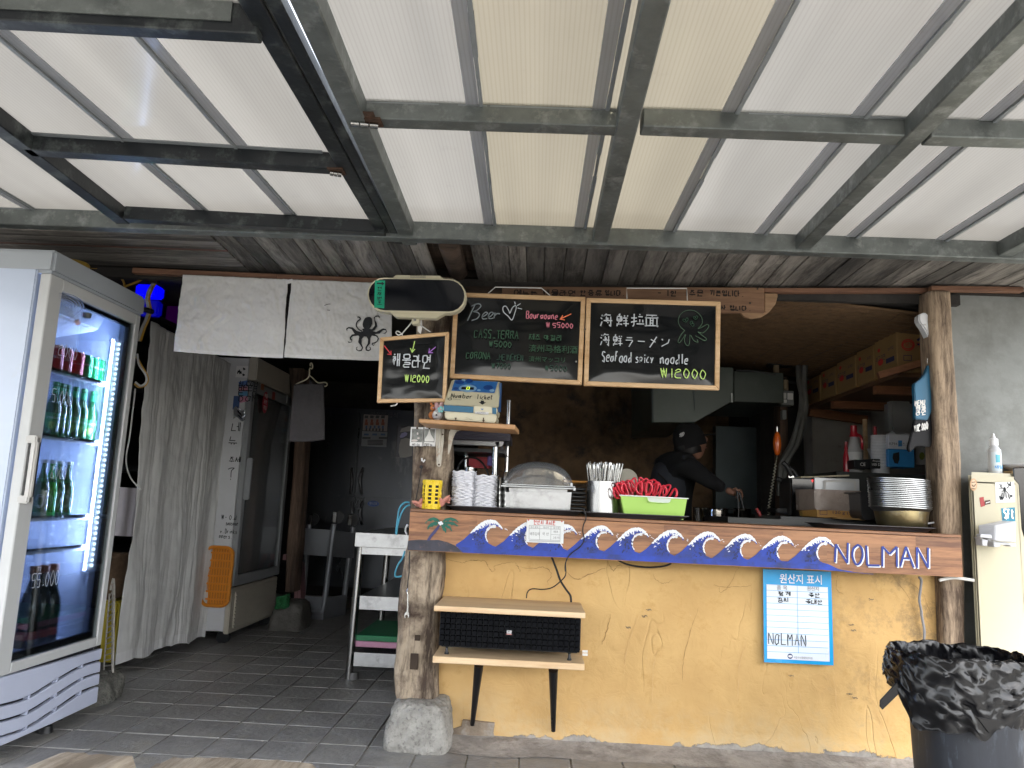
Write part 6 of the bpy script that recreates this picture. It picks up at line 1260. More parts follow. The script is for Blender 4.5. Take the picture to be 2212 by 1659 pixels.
# wrench hanging on a thin black cord
wv2 = T('wrench', 'small steel spanner hanging on a black cord against the gnarled post', 'wrench', aY(ZJ(383,540), 3.50))
MB().tube(smoothpath([aY(ZG(*q), 3.50) for q in ((270,570),(262,650),(235,800),(215,900),(200,965))], 3), .0022, 6).build('cord', rubber, wv2, smooth=True)
MB().tube(smoothpath([aY(ZJ(*q), 3.50) for q in ((405,40),(402,120),(400,200),(392,260),(388,315))], 3), .0026, 6).build('cord', rubber, wv2, smooth=True)
MB().tube([aY(ZJ(*q), 3.50) for q in ((390,318),(385,340),(390,360))], .004, 8).build('swivel', chrome, wv2, smooth=True)
MB().prism([aY(ZJ(*q), 3.498) for q in ((384,360),(394,360),(397,450),(396,490),(402,510),(400,535),(392,540),(388,520),(380,515),(372,522),(378,540),(366,538),(362,520),(368,500),(380,488),(383,440))], (0,.005,0)).build('spanner', chrome, wv2, bev=.001)
MB().tube(pl([ZG(270,575),ZG(262,600)],3.495), .008, 8).build('knot', rubber, wv2)
for q in (((275,530),(272,500)),((285,540),(303,515))): MB().tube(pl([ZG(*q[0]),ZG(*q[1])],3.495), .0035, 6).build('wire_tip', white, wv2)
# ================================================================== chalkboards
frw = wood('light beech frame', (.50,.30,.14), (.70,.48,.27), 'x', 1., .45, .05, 18, var=.04)
film = mat('glossy black film', (.005,.006,.007), .12, 0, .05, 3, spec=.35)
chw = mat('white chalk marker', (.52,.56,.60), .8); chg = mat('grey chalk marker', (.20,.23,.25), .8); chp = mat('pink chalk marker', (.62,.20,.26), .8); chgr = mat('dull green chalk', (.035,.10,.055), .8); chl = mat('lime chalk marker', (.50,.72,.20), .8)
cho = mat('orange chalk marker', (.85,.22,.10), .8); chv = mat('violet chalk marker', (.38,.17,.58), .8); chr_ = mat('red chalk marker', (.60,.06,.07), .8); chdk = mat('faint green chalk', (.02,.06,.04), .8)
def chalkboard(lab, c, y, wf, seed, bow=.004):
    C_ = [aY(q, y) for q in c]; mid = sum(C_, Vector())/4
    t = T('chalkboard', lab, 'chalkboard', mid, 'wood framed menu chalkboards')
    I_ = []
    for i, p in enumerate(C_):
        a, b = C_[i-1], C_[(i+1) % 4]; I_.append(p+(a-p).normalized()*wf+(b-p).normalized()*wf)
    for i in range(4):
        j = (i+1) % 4; ring = [C_[i], C_[j], I_[j], I_[i]]
        MB().prism([p+Vector((0,-.010,0)) for p in ring], (0,.022,0)).build('frame_rail', frw, t, bev=.0025)
    def fn(u, v):
        p = I_[0].lerp(I_[1], u).lerp(I_[3].lerp(I_[2], u), v); e = min(u,1-u,v,1-v); k = min(1, e*8)
        return p+Vector((0, -.001-bow*k*(.5+.8*nz((u*1.6,v*2.2,seed)))-.0012*k*nz((u*4,v*7,seed+3)), 0))
    MB().grid(fn, 50, 36).build('black_panel', film, t, smooth='all'); MB().prism([p+Vector((0,.004,0)) for p in I_], (0,.006,0)).build('backing', oldx, t)
    return t
yA, yB, yC = 3.405, 3.40, 3.35
bA = chalkboard('wide chalkboard with beer prices beside a heart, the middle of three', [ZD(862,226),ZD(2003,268),ZD(1970,1032),ZD(820,972)], yA, .0205, 1.3)
bB = chalkboard('chalkboard with the seafood noodle price and an octopus doodle, rightmost of three', [ZE(258,295),ZE(1508,330),ZE(1495,1155),ZE(232,1112)], yB, .0205, 4.4)
bC = chalkboard('small square chalkboard with coloured arrows, leftmost of the three and lowest', [ZD(217,620),ZD(815,570),ZD(788,1180),ZD(188,1187)], yC, .0165, 7.1, .003)
def wr_(s, Z, x, yv, x2, hpx, sc_, wd, m, y, t, sl=.0, tilt=0., off=.009, kern=1.):
    a, b = aY(Z(x, yv), y), aY(Z(x2, yv), y); h = hpx/sc_/1.8228*y/F
    return hand(s, a, Vector((1,0,tilt)), UZ, h, wd, m, 'chalk_writing', t, width=b.x-a.x, off=off, slant=sl)
D_ = 2.212; E_ = 2.37
ya_ = yA-.010; yb__ = yB-.010
strokes([[ZD(*q) for q in l_] for l_ in ([(1045,325),(1010,395),(975,472)],[(1010,345),(1055,325),(1085,328),(1090,350),(1060,378),(1030,392),(1062,398),(1080,420),(1060,452),(1010,470)],
 [(1100,438),(1130,425),(1150,405),(1130,398),(1105,425),(1108,455),(1145,452)],[(1155,442),(1180,430),(1200,405),(1178,398),(1158,425),(1165,452),(1200,448)],[(1215,400),(1205,450)],[(1208,430),(1230,410),(1258,412)])], ya_, .0052, chg, 'chalk_writing', bA)
strokes([[ZD(*q) for q in l_] for l_ in ([(1330,432),(1290,395),(1285,355),(1310,345),(1335,385),(1345,405),(1365,360),(1390,340),(1400,355),(1385,410),(1362,465),(1330,432)],[(1385,305),(1392,330)],[(1408,340),(1438,322)],[(1412,360),(1450,370)])], ya_, .0042, chw, 'chalk_heart', bA)
wr_('Bourgogne', ZD, 1487, 452, 1762, 62, D_, .0042, chp, ya_, bA); wr_('₩ 55000', ZD, 1660, 530, 1895, 40, D_, .0038, chp, ya_, bA)
strokes([[ZD(1878,412),ZD(1785,455)],[ZD(1805,425),ZD(1783,457),ZD(1822,465)]], ya_, .005, cho, 'chalk_arrow', bA, smooth=False)
wr_('CASS/TERRA', ZD, 1035, 620, 1420, 72, D_, .0034, chgr, ya_, bA); wr_('₩5000', ZD, 1165, 698, 1360, 48, D_, .0034, chgr, ya_, bA)
wr_('CORONA', ZD, 965, 800, 1175, 58, D_, .0034, chgr, ya_, bA); wr_('/HEINEKEN', ZD, 1225, 815, 1460, 52, D_, .003, chdk, ya_, bA); wr_('₩7000', ZD, 1185, 885, 1352, 44, D_, .003, chdk, ya_, bA)
wr_('제주 막걸리', ZD, 1508, 642, 1795, 52, D_, .0034, chgr, ya_, bA)
a = aY(ZD(1508,745), ya_); txt('済州马格利酒', a, UX, UZ, chgr, 'chalk_writing', bA, w=aY(ZD(1932,745),ya_).x-a.x, off=.009)
a = aY(ZD(1508,830), ya_); txt('済州マッコリ', a, UX, UZ, chgr, 'chalk_writing', bA, w=aY(ZD(1825,745),ya_).x-a.x, off=.009); wr_('₩5000', ZD, 1650, 905, 1842, 42, D_, .003, chdk, ya_, bA)
wr_('海鮮拉面', ZE, 388, 556, 930, 118, E_, .0052, chw, yb__, bB); wr_('海鮮ラーメン', ZE, 388, 740, 1040, 112, E_, .0046, chw, yb__, bB)
wr_('Seafood', ZE, 400, 885, 680, 96, E_, .0052, chw, yb__, bB); wr_('spicy', ZE, 715, 895, 885, 90, E_, .0044, chw, yb__, bB); wr_('noodle', ZE, 945, 905, 1208, 92, E_, .0054, chw, yb__, bB)
wr_('₩12000', ZE, 948, 1030, 1375, 82, E_, .0044, chl, yb__, bB)
strokes([[ZE(*q) for q in l_] for l_ in ([(1175,598),(1135,560),(1115,510),(1130,455),(1170,418),(1225,406),(1280,418),(1325,460),(1340,510),(1330,545),(1302,580),(1345,560),(1385,540),(1400,555),(1380,590),(1340,620),(1300,610),(1350,650),(1380,675),(1360,690),(1320,670),(1275,645)],
 [(1175,598),(1145,630),(1115,690),(1120,712),(1145,690),(1180,635)],[(1185,635),(1172,690),(1195,735),(1218,720),(1224,635)],[(1232,640),(1262,690),(1300,705),(1290,680)])], yb__, .0026, mat('dim green chalk line', (.07,.13,.08), .8), 'octopus_doodle', bB)
strokes([[ZE(*q) for q in l_] for l_ in ([(1185,520),(1160,505),(1160,490),(1178,492),(1182,505),(1190,480),(1204,482),(1205,500),(1185,520)],[(1278,495),(1258,480),(1258,468),(1270,468),(1276,480),(1282,460),(1294,462),(1294,478),(1278,495)],[(1225,520),(1240,508),(1250,520),(1240,530),(1258,532),(1262,548),(1245,560)],[(1232,512),(1224,530),(1240,548)])], yb__, .002, chgr, 'doodle_face', bB)
yc__ = yC-.008
wr_('해물라면', ZD, 318, 880, 655, 118, D_, .0056, chw, yc__, bC, tilt=0.0); wr_('₩12000', ZD, 432, 1000, 645, 58, D_, .0044, chl, yc__, bC)
strokes([[ZD(250,688),ZD(308,762)],[ZD(278,762),ZD(310,766),ZD(308,732)]], yc__, .0045, chr_, 'chalk_arrow', bC, smooth=False)
strokes([[ZD(516,648),ZD(494,740)],[ZD(478,710),ZD(493,745),ZD(518,718)]], yc__, .0045, chl, 'chalk_arrow', bC, smooth=False)
strokes([[ZD(700,698),ZD(640,748)],[ZD(645,712),ZD(638,750),ZD(675,748)]], yc__, .0045, chv, 'chalk_arrow', bC, smooth=False)
strg = mat('white string', (.62,.62,.60), .8)
for pts, y, lab in (([ZD(1155,232),ZD(1218,178),ZD(1620,186),ZD(1695,252)],3.41,'white hanging string above the beer chalkboard'),([ZE(637,302),ZE(635,200),ZE(1195,203),ZE(1200,318)],3.405,'white hanging string above the rightmost chalkboard')):
    MB().tube(pl(pts, y), .0026, 6).thing('string', strg, lab, 'string')
for pts in ([ZD(398,592),ZD(460,520),ZD(514,466),ZD(580,520),ZD(652,568)],[ZD(398,590),ZD(370,595),ZD(352,575),ZD(368,562),ZD(400,585),ZD(408,600)],[ZD(365,1188),ZD(345,1208),ZD(305,1214)]):
    MB().tube(smoothpath(pl(pts, 3.335), 4), .0028, 6).build('string', strg, bC, smooth=True)
for q in ((1920,828),(1998,545)):
    a = aY(ZD(*q), yA-.014); MB().lathe(a, [(0,0),(.005,0),(.004,.004)], 8, M=Matrix.Rotation(R(90),3,'X')).build('pin', chrome, bA)
# ================================================================== written wooden header sign
sgw = wood('brown written plank', (.15,.075,.04), (.30,.165,.09), 'x', 1., .6, .2, 18)
hs_ = T('wooden_menu_sign', 'brown wooden plank with handwritten black notes above the two right chalkboards', 'sign', aY(ZE(900,340), 3.58))
ysn = 3.585
MB().prism([aY(q, ysn) for q in (ZD(1275,172),ZE(1700,192),ZF(215,160),ZF(215,356),ZE(1000,420),ZD(1275,272))], (0,.03,0)).build('plank', sgw, hs_, bev=.003)
MB().prism([aY(ZF(*q), ysn+.008) for q in ((20,345),(60,385),(120,398),(190,388),(250,350),(300,290),(318,225),(315,203),(216,203),(216,345))], (0,.02,0)).build('round_end', wood('pale log slice', (.20,.11,.055), (.36,.22,.12), 'x', 1., .6, .2, 18), hs_, bev=.003)
ikk = mat('black brush ink', (.018,.013,.010), .8)
for s_, q, q2, hpx, Z, sc_ in (('메뉴는',(1380,248),(1585,248),48,ZD,D_),('해물라면',(1628,250),(1915,250),52,ZD,D_),('한종류',(1955,252),(2142,252),52,ZD,D_),('입니다.',(432,268),(610,268),52,ZE,E_),('- 1인',(920,272),(1102,272),56,ZE,E_),('1주문',(1180,272),(1345,272),58,ZE,E_),('기본입니다.',(1408,272),(1720,272),56,ZE,E_),('사 합니다.',(1512,405),(1790,405),48,ZE,E_)):
    a, b = aY(Z(*q), ysn), aY(Z(*q2), ysn); hand(s_, a, Vector((1,0,0)), UZ, hpx/sc_/1.8228*ysn/F, .0052, ikk, 'brush_writing', hs_, width=b.x-a.x, off=.001)
for q in ((1855,207),(1785,340)):
    a = aY(ZE(*q), ysn-.001); MB().lathe(a, [(0,0),(.005,0),(.004,.003)], 8, M=Matrix.Rotation(R(90),3,'X')).build('nail', chrome, hs_)
# ================================================================== oval call-number display
cream = mat('cream plastic', (.60,.56,.41), .42, 0, .04, 5, coat=.15); creamd = mat('old cream plastic', (.52,.48,.34), .5, 0, .05, 6)
yd = 3.27
nd = T('number_display', 'oval cream electronic number display with a dark screen, above the small chalkboard', 'display', aY(ZD(540,420), 3.33))
def stad(x0, y0, x1, y1, y, n=10, tilt=.018):
    r_ = (y1-y0)/2; pts = []
    for k in range(n+1): a_ = R(90+180*k/n); pts.append((x0+r_+r_*math.cos(a_), (y0+y1)/2-r_*math.sin(a_)))
    for k in range(n+1): a_ = R(-90+180*k/n); pts.append((x1-r_+r_*math.cos(a_), (y0+y1)/2-r_*math.sin(a_)))
    return [aY(ZD(x, yy+(x-x0)*tilt), y) for x, yy in pts]
MB().prism(stad(100,90,962,388,yd), (0,.06,0)).build('housing', cream, nd, bev=.006)
MB().prism(stad(108,100,955,378,yd-.004), (0,.01,0)).build('bezel', creamd, nd, bev=.002) if 0 else None
MB().prism(stad(114,104,948,376,yd-.0015), (0,.006,0)).build('screen', mat('dark display window', (.006,.007,.010), .10, 0, .05, 4, spec=.4), nd)
MB().prism([aY(ZD(*q), yd+.012) for q in ((310,110),(350,70),(735,76),(778,115))], (0,.035,0)).build('top_cover', cream, nd, bev=.003)
MB().prism([aY(ZD(*q), yd+.010) for q in ((285,385),(352,440),(700,452),(790,400))], (0,.04,0)).build('bottom_cover', creamd, nd, bev=.003)
for r_i in range(2):
    for k in range(15):
        a = aY(ZD(480+k*9, 78+r_i*12+k*.3), yd+.0115); MB().box((a.x-.0012,a.y-.0006,a.z-.0018),(a.x+.0012,a.y+.0005,a.z+.0018)).build('vent_slot', black, nd)
MB().prism([aY(ZD(*q), yd-.0025) for q in ((170,119),(257,122),(250,362),(162,357))], (0,.0008,0)).build('green_label', mat('green label film', (.0,.30,.17), .45), nd)
for i, ch in enumerate('현재번호'): hand(ch, aY(ZD(188, 208+i*42), yd-.0035), UX, UZ, .0165, .0024, inkm, 'label_writing', nd, width=.021)
strokes([[ZD(185,145),ZD(232,147)]], yd-.0035, .0065, inkm, 'arrow', nd); MB().prism([aY(ZD(*q), yd-.0036) for q in ((228,130),(252,148),(228,164))], (0,.0004,0)).build('arrow_head', inkm, nd)
a, b = aY(ZD(492,440), 3.31), aY(ZD(552,505), 3.31); MB().box((a.x,3.30,b.z),(b.x,3.345,a.z+.01)).build('neck', cream, nd, bev=.004); a = aY(ZD(515,463), 3.295); MB().lathe(a, [(0,0),(.007,0),(.006,.004)], 10, M=Matrix.Rotation(R(90),3,'X')).build('screw', chrome, nd)
MB().prism([aY(ZD(*q), 3.36) for q in ((540,450),(578,450),(578,540),(566,586),(540,560))], (0,.003,0)).build('bracket', whp, nd)
# ================================================================== bracket shelf with ticket machine and toys
oak = wood('orange pine shelf', (.34,.17,.065), (.50,.28,.13), 'x', 1., .5, .1, 18, var=.03)
hs2 = T('bracket_shelf', 'small orange pine shelf on rusty white brackets fixed to the gnarled post', 'shelf', aY(ZR(530,700), 3.3))
pa, pb, pc, pd_ = aY(ZR(108,660), 3.25), aY(ZR(948,712), 3.25), aY(ZR(948,756), 3.25), aY(ZR(110,696), 3.25)
MB().hexa([pd_, pc, pc+Vector((.012,.22,.0)), pd_+Vector((0,.22,0)), pa, pb, pb+Vector((.012,.22,0)), pa+Vector((0,.22,0))]).build('board', oak, hs2, bev=.003)
wmt = mat('rusty white enamel bracket', (.52,.49,.42), .5, 0, .1, 10, dirt=((.28,.13,.05), .32, 14))
MB().prism([aY(ZR(*q), 3.49) for q in ((258,706),(330,712),(326,860),(300,1070),(290,1078),(272,1076),(264,1060),(255,850))], (0,.004,0)).build('bracket', wmt, hs2, bev=.001)
MB().tube(pl([ZR(293,715),ZR(290,850),ZR(284,1040)], 3.487), .005, 8).build('bracket_rib', wmt, hs2, smooth=True)
q0 = aY(ZR(293,712), 3.40); MB().box((q0.x-.012,3.26,q0.z-.004),(q0.x+.012,3.404,q0.z)).build('bracket_arm', wmt, hs2)
MB().prism([aY(ZR(*q), 3.5) for q in ((362,970),(365,840),(372,780),(385,755),(420,742),(560,745),(560,756),(480,760),(440,772),(425,790),(405,840),(385,930),(368,972))], (0,.004,0)).build('bracket', wmt, hs2, bev=.001)
for q in ((316,798),(284,1060)):
    a = aY(ZR(*q), 3.484); MB().lathe(a, [(0,0),(.0045,0),(.004,.003)], 8, M=Matrix.Rotation(R(90),3,'X')).build('screw', rust, hs2)
# ticket machine
tk = T('ticket_machine', 'cream and blue number ticket machine standing on the small pine shelf', 'ticket machine', aY(ZR(555,695), 3.3)); blu = mat('blue machine film', (.025,.13,.38), .35, 0, .04, 5, coat=.3); teal = mat('teal blue plastic', (.015,.115,.22), .4)
yk, yk2 = 3.275, 3.44
f = lambda x, y, d=yk: aY(ZR(x, y), d)
MB().hexa([f(340,665), f(775,697), f(775,697)+Vector((.0,.19,0)), f(340,665)+Vector((0,.19,0)), f(330,600), f(790,625), f(790,625)+Vector((0,.19,0)), f(330,600)+Vector((0,.19,0))]).build('base', cream, tk, bev=.005)
MB().hexa([f(322,600), f(786,625), f(786,625)+Vector((.0,.19,0)), f(322,600)+Vector((0,.19,0)), f(322,540), f(800,568), f(800,568)+Vector((0,.19,0)), f(322,540)+Vector((0,.19,0))]).build('middle', cream, tk, bev=.005)
slp = [f(322,540), f(800,568), f(800,568)+Vector((0,.19,0)), f(322,540)+Vector((0,.19,0)), f(395,318,yk2-.05), f(822,338,yk2-.05), f(822,338,yk2-.05)+Vector((0,.08,0)), f(395,318,yk2-.05)+Vector((0,.08,0))]
MB().hexa(slp).build('sloped_cover', cream, tk, bev=.005)
MB().prism([f(326,540,yk-.002), f(585,555,yk-.002), f(585,610,yk-.002), f(326,594,yk-.002)], (0,.003,0)).build('teal_band', teal, tk, bev=.001)
MB().prism([f(748,563,yk-.002), f(784,566,yk-.002), f(784,622,yk-.002), f(748,617,yk-.002)], (0,.003,0)).build('teal_band', teal, tk)
MB().prism([f(585,548,yk-.004), f(746,556,yk-.004), f(744,612,yk-.004), f(600,604,yk-.004)], (0,.004,0)).build('outlet_panel', cream, tk, bev=.001)
MB().prism([f(600,597,yk-.006), f(718,604,yk-.006), f(714,626,yk-.006), f(597,616,yk-.006)], (0,.003,0)).build('outlet_slot', mat('pale outlet', (.6,.6,.62), .4), tk, bev=.0005); txt('NOLMAN', f(615,616,yk-.0065), Vector((1,0,.03)), UZ, pgk, 'lettering', tk, w=.036, off=.001)
n_sl = (slp[1]-slp[0]).cross(slp[4]-slp[0]).normalized()
def sp_pt(x, y, o=.001): # a point of the sloped cover seen at a pixel
    d = ray(ZR(x, y)); o0 = Vector((0,0,H)); t = (slp[0]-o0).dot(n_sl)/d.dot(n_sl); return o0+d*t+n_sl*o
if n_sl.y > 0: n_sl = -n_sl
def spoly(pts, m, nm, o): MB().prism([sp_pt(x, y, o) for x, y in pts], n_sl*-.0008).build(nm, m, tk)
spoly([(412,322),(808,340),(775,452),(372,425)], creamd, 'panel_border', .0012); spoly([(422,326),(798,342),(768,440),(392,418)], blu, 'blue_panel', .002)
dkc = mat('deep blue dot', (.01,.05,.22), .4); ltc = mat('light blue dot', (.20,.36,.55), .4)
for x, y, rx, m_ in ((465,345,40,dkc),(545,335,35,dkc),(712,392,42,dkc),(745,418,22,ltc),(632,415,16,ltc),(430,400,22,dkc),(498,328,20,ltc)): spoly([(x+rx*math.cos(R(a_)), y+rx*.5*math.sin(R(a_))) for a_ in range(0,360,24)], m_, 'printed_dot', .0024)
spoly([(535+78*math.cos(R(a_)), 400+32*math.sin(R(a_))) for a_ in range(0,360,18)], ltc, 'window_surround', .0028); spoly([(482,388),(590,392),(586,414),(478,408)], mat('black led window', (.004,.004,.004), .3), 'led_window', .0032)
g = MB(); g.rib([sp_pt(*q, .0038) for q in ((524,410),(530,390),(552,391),(546,411),(524,410))], .0022, n_sl); g.build('led_digit', mat('lit yellow digit', (.75,1.,.05), .5, emis=.25), tk)
hu = (slp[1]-slp[0]).normalized(); hv = n_sl.cross(hu).normalized(); hv = hv if hv.z > 0 else -hv
for s_, q, q2 in (('Number',(390,478),(578,490)),('Ticket',(612,490),(752,500))): a, b = sp_pt(*q, .0015), sp_pt(*q2, .0015); hand(s_, a, hu, hv, .030, .0032, inkm, 'marker_words', tk, width=(b-a).length, off=.0002)
g = MB(); g.rib([sp_pt(362+16*math.cos(R(a_))+16, 491+9*math.sin(R(a_)), .0015) for a_ in range(0,361,30)], .003, n_sl); g.build('marker_ring', inkm, tk)
txt('대기번호표 발행', sp_pt(402,498,.0015), hu, hv, pgk, 'lettering', tk, w=.034, h=.006)
spoly([(648,504),(676,506),(676,520),(694,521),(662,540),(630,518),(648,519)], inkm, 'arrow', .0018)
MB().prism([f(x, y, yk-.0046) for x, y in ((645,572),(676,574),(660,586))], (0,.0006,0)).build('small_arrow', blu, tk)
MB().prism([f(522,642,yk-.004), f(578,645,yk-.004), f(578,668,yk-.004), f(548,668,yk-.004), f(548,658,yk-.004), f(522,656,yk-.004)], (0,.004,0)).build('latch', cream, tk, bev=.001)
for x in (430,672): MB().tube([f(x, 652, yk-.003), f(x, 672 if x < 500 else 690, yk-.003)], .0022, 6).build('rusty_nail', rust, tk); MB().tube([f(x-9, 655+(x-430)*.08, yk-.004), f(x+9, 656+(x-430)*.08, yk-.004)], .0022, 6).build('nail_head', rust, tk)
MB().hexa([f(800,600,yk+.01), f(822,602,yk+.12), f(822,602,yk+.13), f(798,604,yk+.02), f(812,345,yk+.10), f(832,352,yk+.14), f(832,352,yk+.15), f(812,345,yk+.11)]).build('side_film', blu, tk)
# plush toys
def blob(pts, m, name, par):
    for p, r_ in pts: MB().lathe(p, [(max(.0005, r_*math.cos(R(a_))), r_*math.sin(R(a_))) for a_ in range(-90,91,18)], 16).build(name, m, par, smooth=True)
fuz = mat('orange plush', (.62,.22,.07), .95, 0, .15, 60, bump=(.6,200)); fgy = mat('grey white plush', (.50,.48,.50), .95, 0, .12, 50, bump=(.8,180)); fpk = mat('pink plush', (.60,.38,.40), .95, 0, .1, 50, bump=(.6,180))
t = T('plush_toy', 'little orange plush toy at the left end of the small pine shelf', 'plush toy', aY(ZR(235,662), 3.34)); blob([(aY(ZR(235,565),3.35),.014)], fuz, 'head', t); blob([(aY(ZR(228,630),3.35),.018)], fuz, 'body', t); blob([(aY(ZR(216,530),3.35),.006),(aY(ZR(256,530),3.35),.006)], fuz, 'ear', t); blob([(aY(ZR(238,567),3.335),.0045)], fpk, 'muzzle', t); blob([(aY(ZR(228,560),3.334),.0016),(aY(ZR(246,560),3.334),.0016)], black, 'eye', t)
t = T('plush_toy', 'grey white plush rabbit with pink ears leaning on the ticket machine', 'plush toy', aY(ZR(275,665), 3.3)); blob([(aY(ZR(272,628),3.31),.0235)], fgy, 'head', t)
for q in (((270,590),(262,520)),((298,590),(308,518))): MB().tube(smoothpath([aY(ZR(*q[0]),3.32), aY(ZR((q[0][0]+q[1][0])/2,555),3.32), aY(ZR(*q[1]),3.32)],4), .009, 10, rs=[.006,.007,.008,.009,.010,.010,.009,.008,.004]).build('ear', fpk, t, smooth=True)
blob([(aY(ZR(262,628),3.288),.0045)], black, 'eye', t); blob([(aY(ZR(250,612),3.288),.008)], mat('white muzzle', (.7,.68,.66), .9), 'muzzle', t)
fl = mat('pale turquoise felt', (.25,.60,.62), .8)
for k in range(5): c = aY(ZR(300,580),3.285)+Vector((.009*math.cos(k*1.2566+.3),0,.009*math.sin(k*1.2566+.3))); blob([(c,.006)], fl, 'flower_petal', t)
blob([(aY(ZR(300,580),3.281),.004)], fpk, 'flower_heart', t)
# instant photos pinned on the post
for x0, x1, lab in ((40,148,'left instant photo of a scooter and a person, pinned on the gnarled post'),(150,252,'right instant photo of a pale mountain shape, pinned on the gnarled post')):
    y = 3.502; t, a, b = flatcard('instant_photo', lab, 'photo', ZR(x0,732), ZR(x1,902), y, mat('photo paper', (.72,.72,.72), .3, 0, .02, 5))
    q0, q1 = ZR(x0+10,748), ZR(x1-9,866); card(q0, q1, y-.0016, mat('photo dark area', (.20,.21,.20), .4, 0, .5, 40), 'image', t, .0005)
    if x0 < 100:
        for c in (((70,850),(60,20)),((98,790),(14,24)),((105,830),(22,16))): MB().prism([aY(ZR(c[0][0]+c[1][0]*.5*math.cos(R(k*45)), c[0][1]+c[1][1]*.5*math.sin(R(k*45))), y-.003) for k in range(8)], (0,.0004,0)).build('image_shape', mat('photo light tone', (.6,.55,.53), .5), t)
    else: MB().prism([aY(ZR(*q), y-.003) for q in ((160,838),(185,800),(200,752),(215,800),(240,838),(240,858),(160,858))], (0,.0004,0)).build('image_shape', mat('photo white tone', (.68,.68,.66), .5), t)
    hand('제주 06' if x0 < 100 else '2022 06', aY(ZR(x0+8,896), y-.0016), UX, UZ, .010, .0015, inkm, 'caption', t, width=.036)
    c = aY(ZR((x0+x1)/2, 743), y-.004); MB().lathe(c, [(0,0),(.005,0),(.005,.003),(.003,.004)], 10, M=Matrix.Rotation(R(90),3,'X')).build('pin', rust, t)
# ================================================================== things on the counter
ZCT = ztop
def cz(x): return ztop(x)+.001
def tray(name, lab, q0, q1, y0_, y1_, rise=.022):
    a, b = aY(q0, y0_), aY(q1, y0_); x0_, x1_ = a.x, b.x; z = cz((x0_+x1_)/2)
    g = MB(); t = T(name, lab, 'tray', Vector(((x0_+x1_)/2, (y0_+y1_)/2, z)))
    def fn(u, v):
        pass
    n = 36; rings = []
    for k, (ins, zz_) in enumerate(((.028,0),(.022,.001),(.006,rise*.85),(0,rise),(-.004,rise),(-.004,rise-.003),(.003,rise-.004),(.02,.004),(.028,.004))):
        ring = []
        for i in range(n):
            a_ = 2*math.pi*i/n; ca, sa = math.cos(a_), math.sin(a_); kk = 1/max(abs(ca)**9+abs(sa)**9, 1e-6)**(1/9)
            ring.append(Vector(((x0_+x1_)/2+ca*kk*((x1_-x0_)/2-ins), (y0_+y1_)/2+sa*kk*((y1_-y0_)/2-ins), z+zz_)))
        rings.append(ring)
    n0 = sum(rings, [])
    fs_ = [tuple(range(n-1,-1,-1)), tuple(range((len(rings)-1)*n, len(rings)*n))]
    for r_ in range(len(rings)-1): fs_ += [(r_*n+i, r_*n+(i+1)%n, (r_+1)*n+(i+1)%n, (r_+1)*n+i) for i in range(n)]
    g.add(n0, fs_).build('tray_body', darkgrey, t, smooth=True); return z+.004
z_t1 = tray('tray', 'long dark grey plastic tray under the white saucers and the steel box', ZG(510,930), ZG(1833,990), 3.455, 3.75)
z_t2 = tray('tray', 'dark grey plastic tray under the chopstick pot and the green bin', ZH(240,760), ZH(1272,815), 3.455, 3.75)
z_t3 = tray('tray', 'dark grey tray under the stack of steel bowls', ZI(610,925), ZI(1522,970), 3.50, 3.78)
# saucers: wavy rimmed, every one a thing
sau = mat('white glazed melamine', (.86,.87,.92), .3, 0, .02, 5, coat=.2)
def saucer_mesh(r_, ph):
    g = MB(); n = 48; prof = [(.0,.0),(.45,.0),(.5,.002),(.80,.0065),(1.,.0125),(1.0,.0145),(.8,.0085),(.5,.0045),(0,.004)]
    vs = []
    for pr_, pz in prof:
        for i in range(n): a_ = 2*math.pi*i/n; w_ = 1+.02*math.cos(8*a_+ph)*pr_; vs.append(Vector((r_*pr_*w_*math.cos(a_), r_*pr_*w_*math.sin(a_), pz+(.0028*math.cos(7*a_+ph)*pr_**3))))
    fs_ = []
    for k in range(len(prof)-1): fs_ += [(k*n+i, k*n+(i+1)%n, (k+1)*n+(i+1)%n, (k+1)*n+i) for i in range(n)]
    g.add(vs, fs_); me = g.mesh('saucer', smooth='all'); me.materials.append(sau); return me
sm_ = [saucer_mesh(.0555, p_) for p_ in (0, 1.2)]
for sx_, ytop, nn_, which in ((495,1122,21,'taller left'),(680,1158,19,'shorter right')):
    c = aY(ZR(sx_,1390), 3.53); zt_ = aY(ZR(sx_,ytop), 3.53).z; st_ = (zt_-z_t1-.012)/(nn_-1)
    for k in range(nn_):
        o = bpy.data.objects.new('saucer', sm_[k % 2]); COL.objects.link(o); o.location = (c.x+random.uniform(-.002,.002), 3.535+random.uniform(-.002,.002), z_t1+st_*k); o.rotation_euler = (random.uniform(-.012,.012), random.uniform(-.012,.012), random.uniform(-.15,.15))
        tag(o, ('topmost' if k == nn_-1 else 'lowest' if k == 0 else 'white wavy')+' saucer in the '+which+' stack of white saucers', 'saucer', 'white saucers in the '+which+' stack')
# dark steel cups stacked upside down beside the box
for x0, k in ((1028,5),(1085,6)):
    for i in range(k):
        y = 890-i*(52 if x0 < 1050 else 45); a = aY(ZG(x0, y+45), 3.60); zb__ = z_t1+i*.026
        MB().lathe((a.x, 3.60, zb__), [(.0135,0),(.015,.001),(.0125,.05),(.011,.052)], 16).thing('cup', chrome, 'small steel cup in the nested column '+('nearer the saucers' if x0 < 1050 else 'touching the steel box'), 'cup', 'nested steel cups '+('nearer the saucers' if x0 < 1050 else 'touching the steel box'), smooth=True)
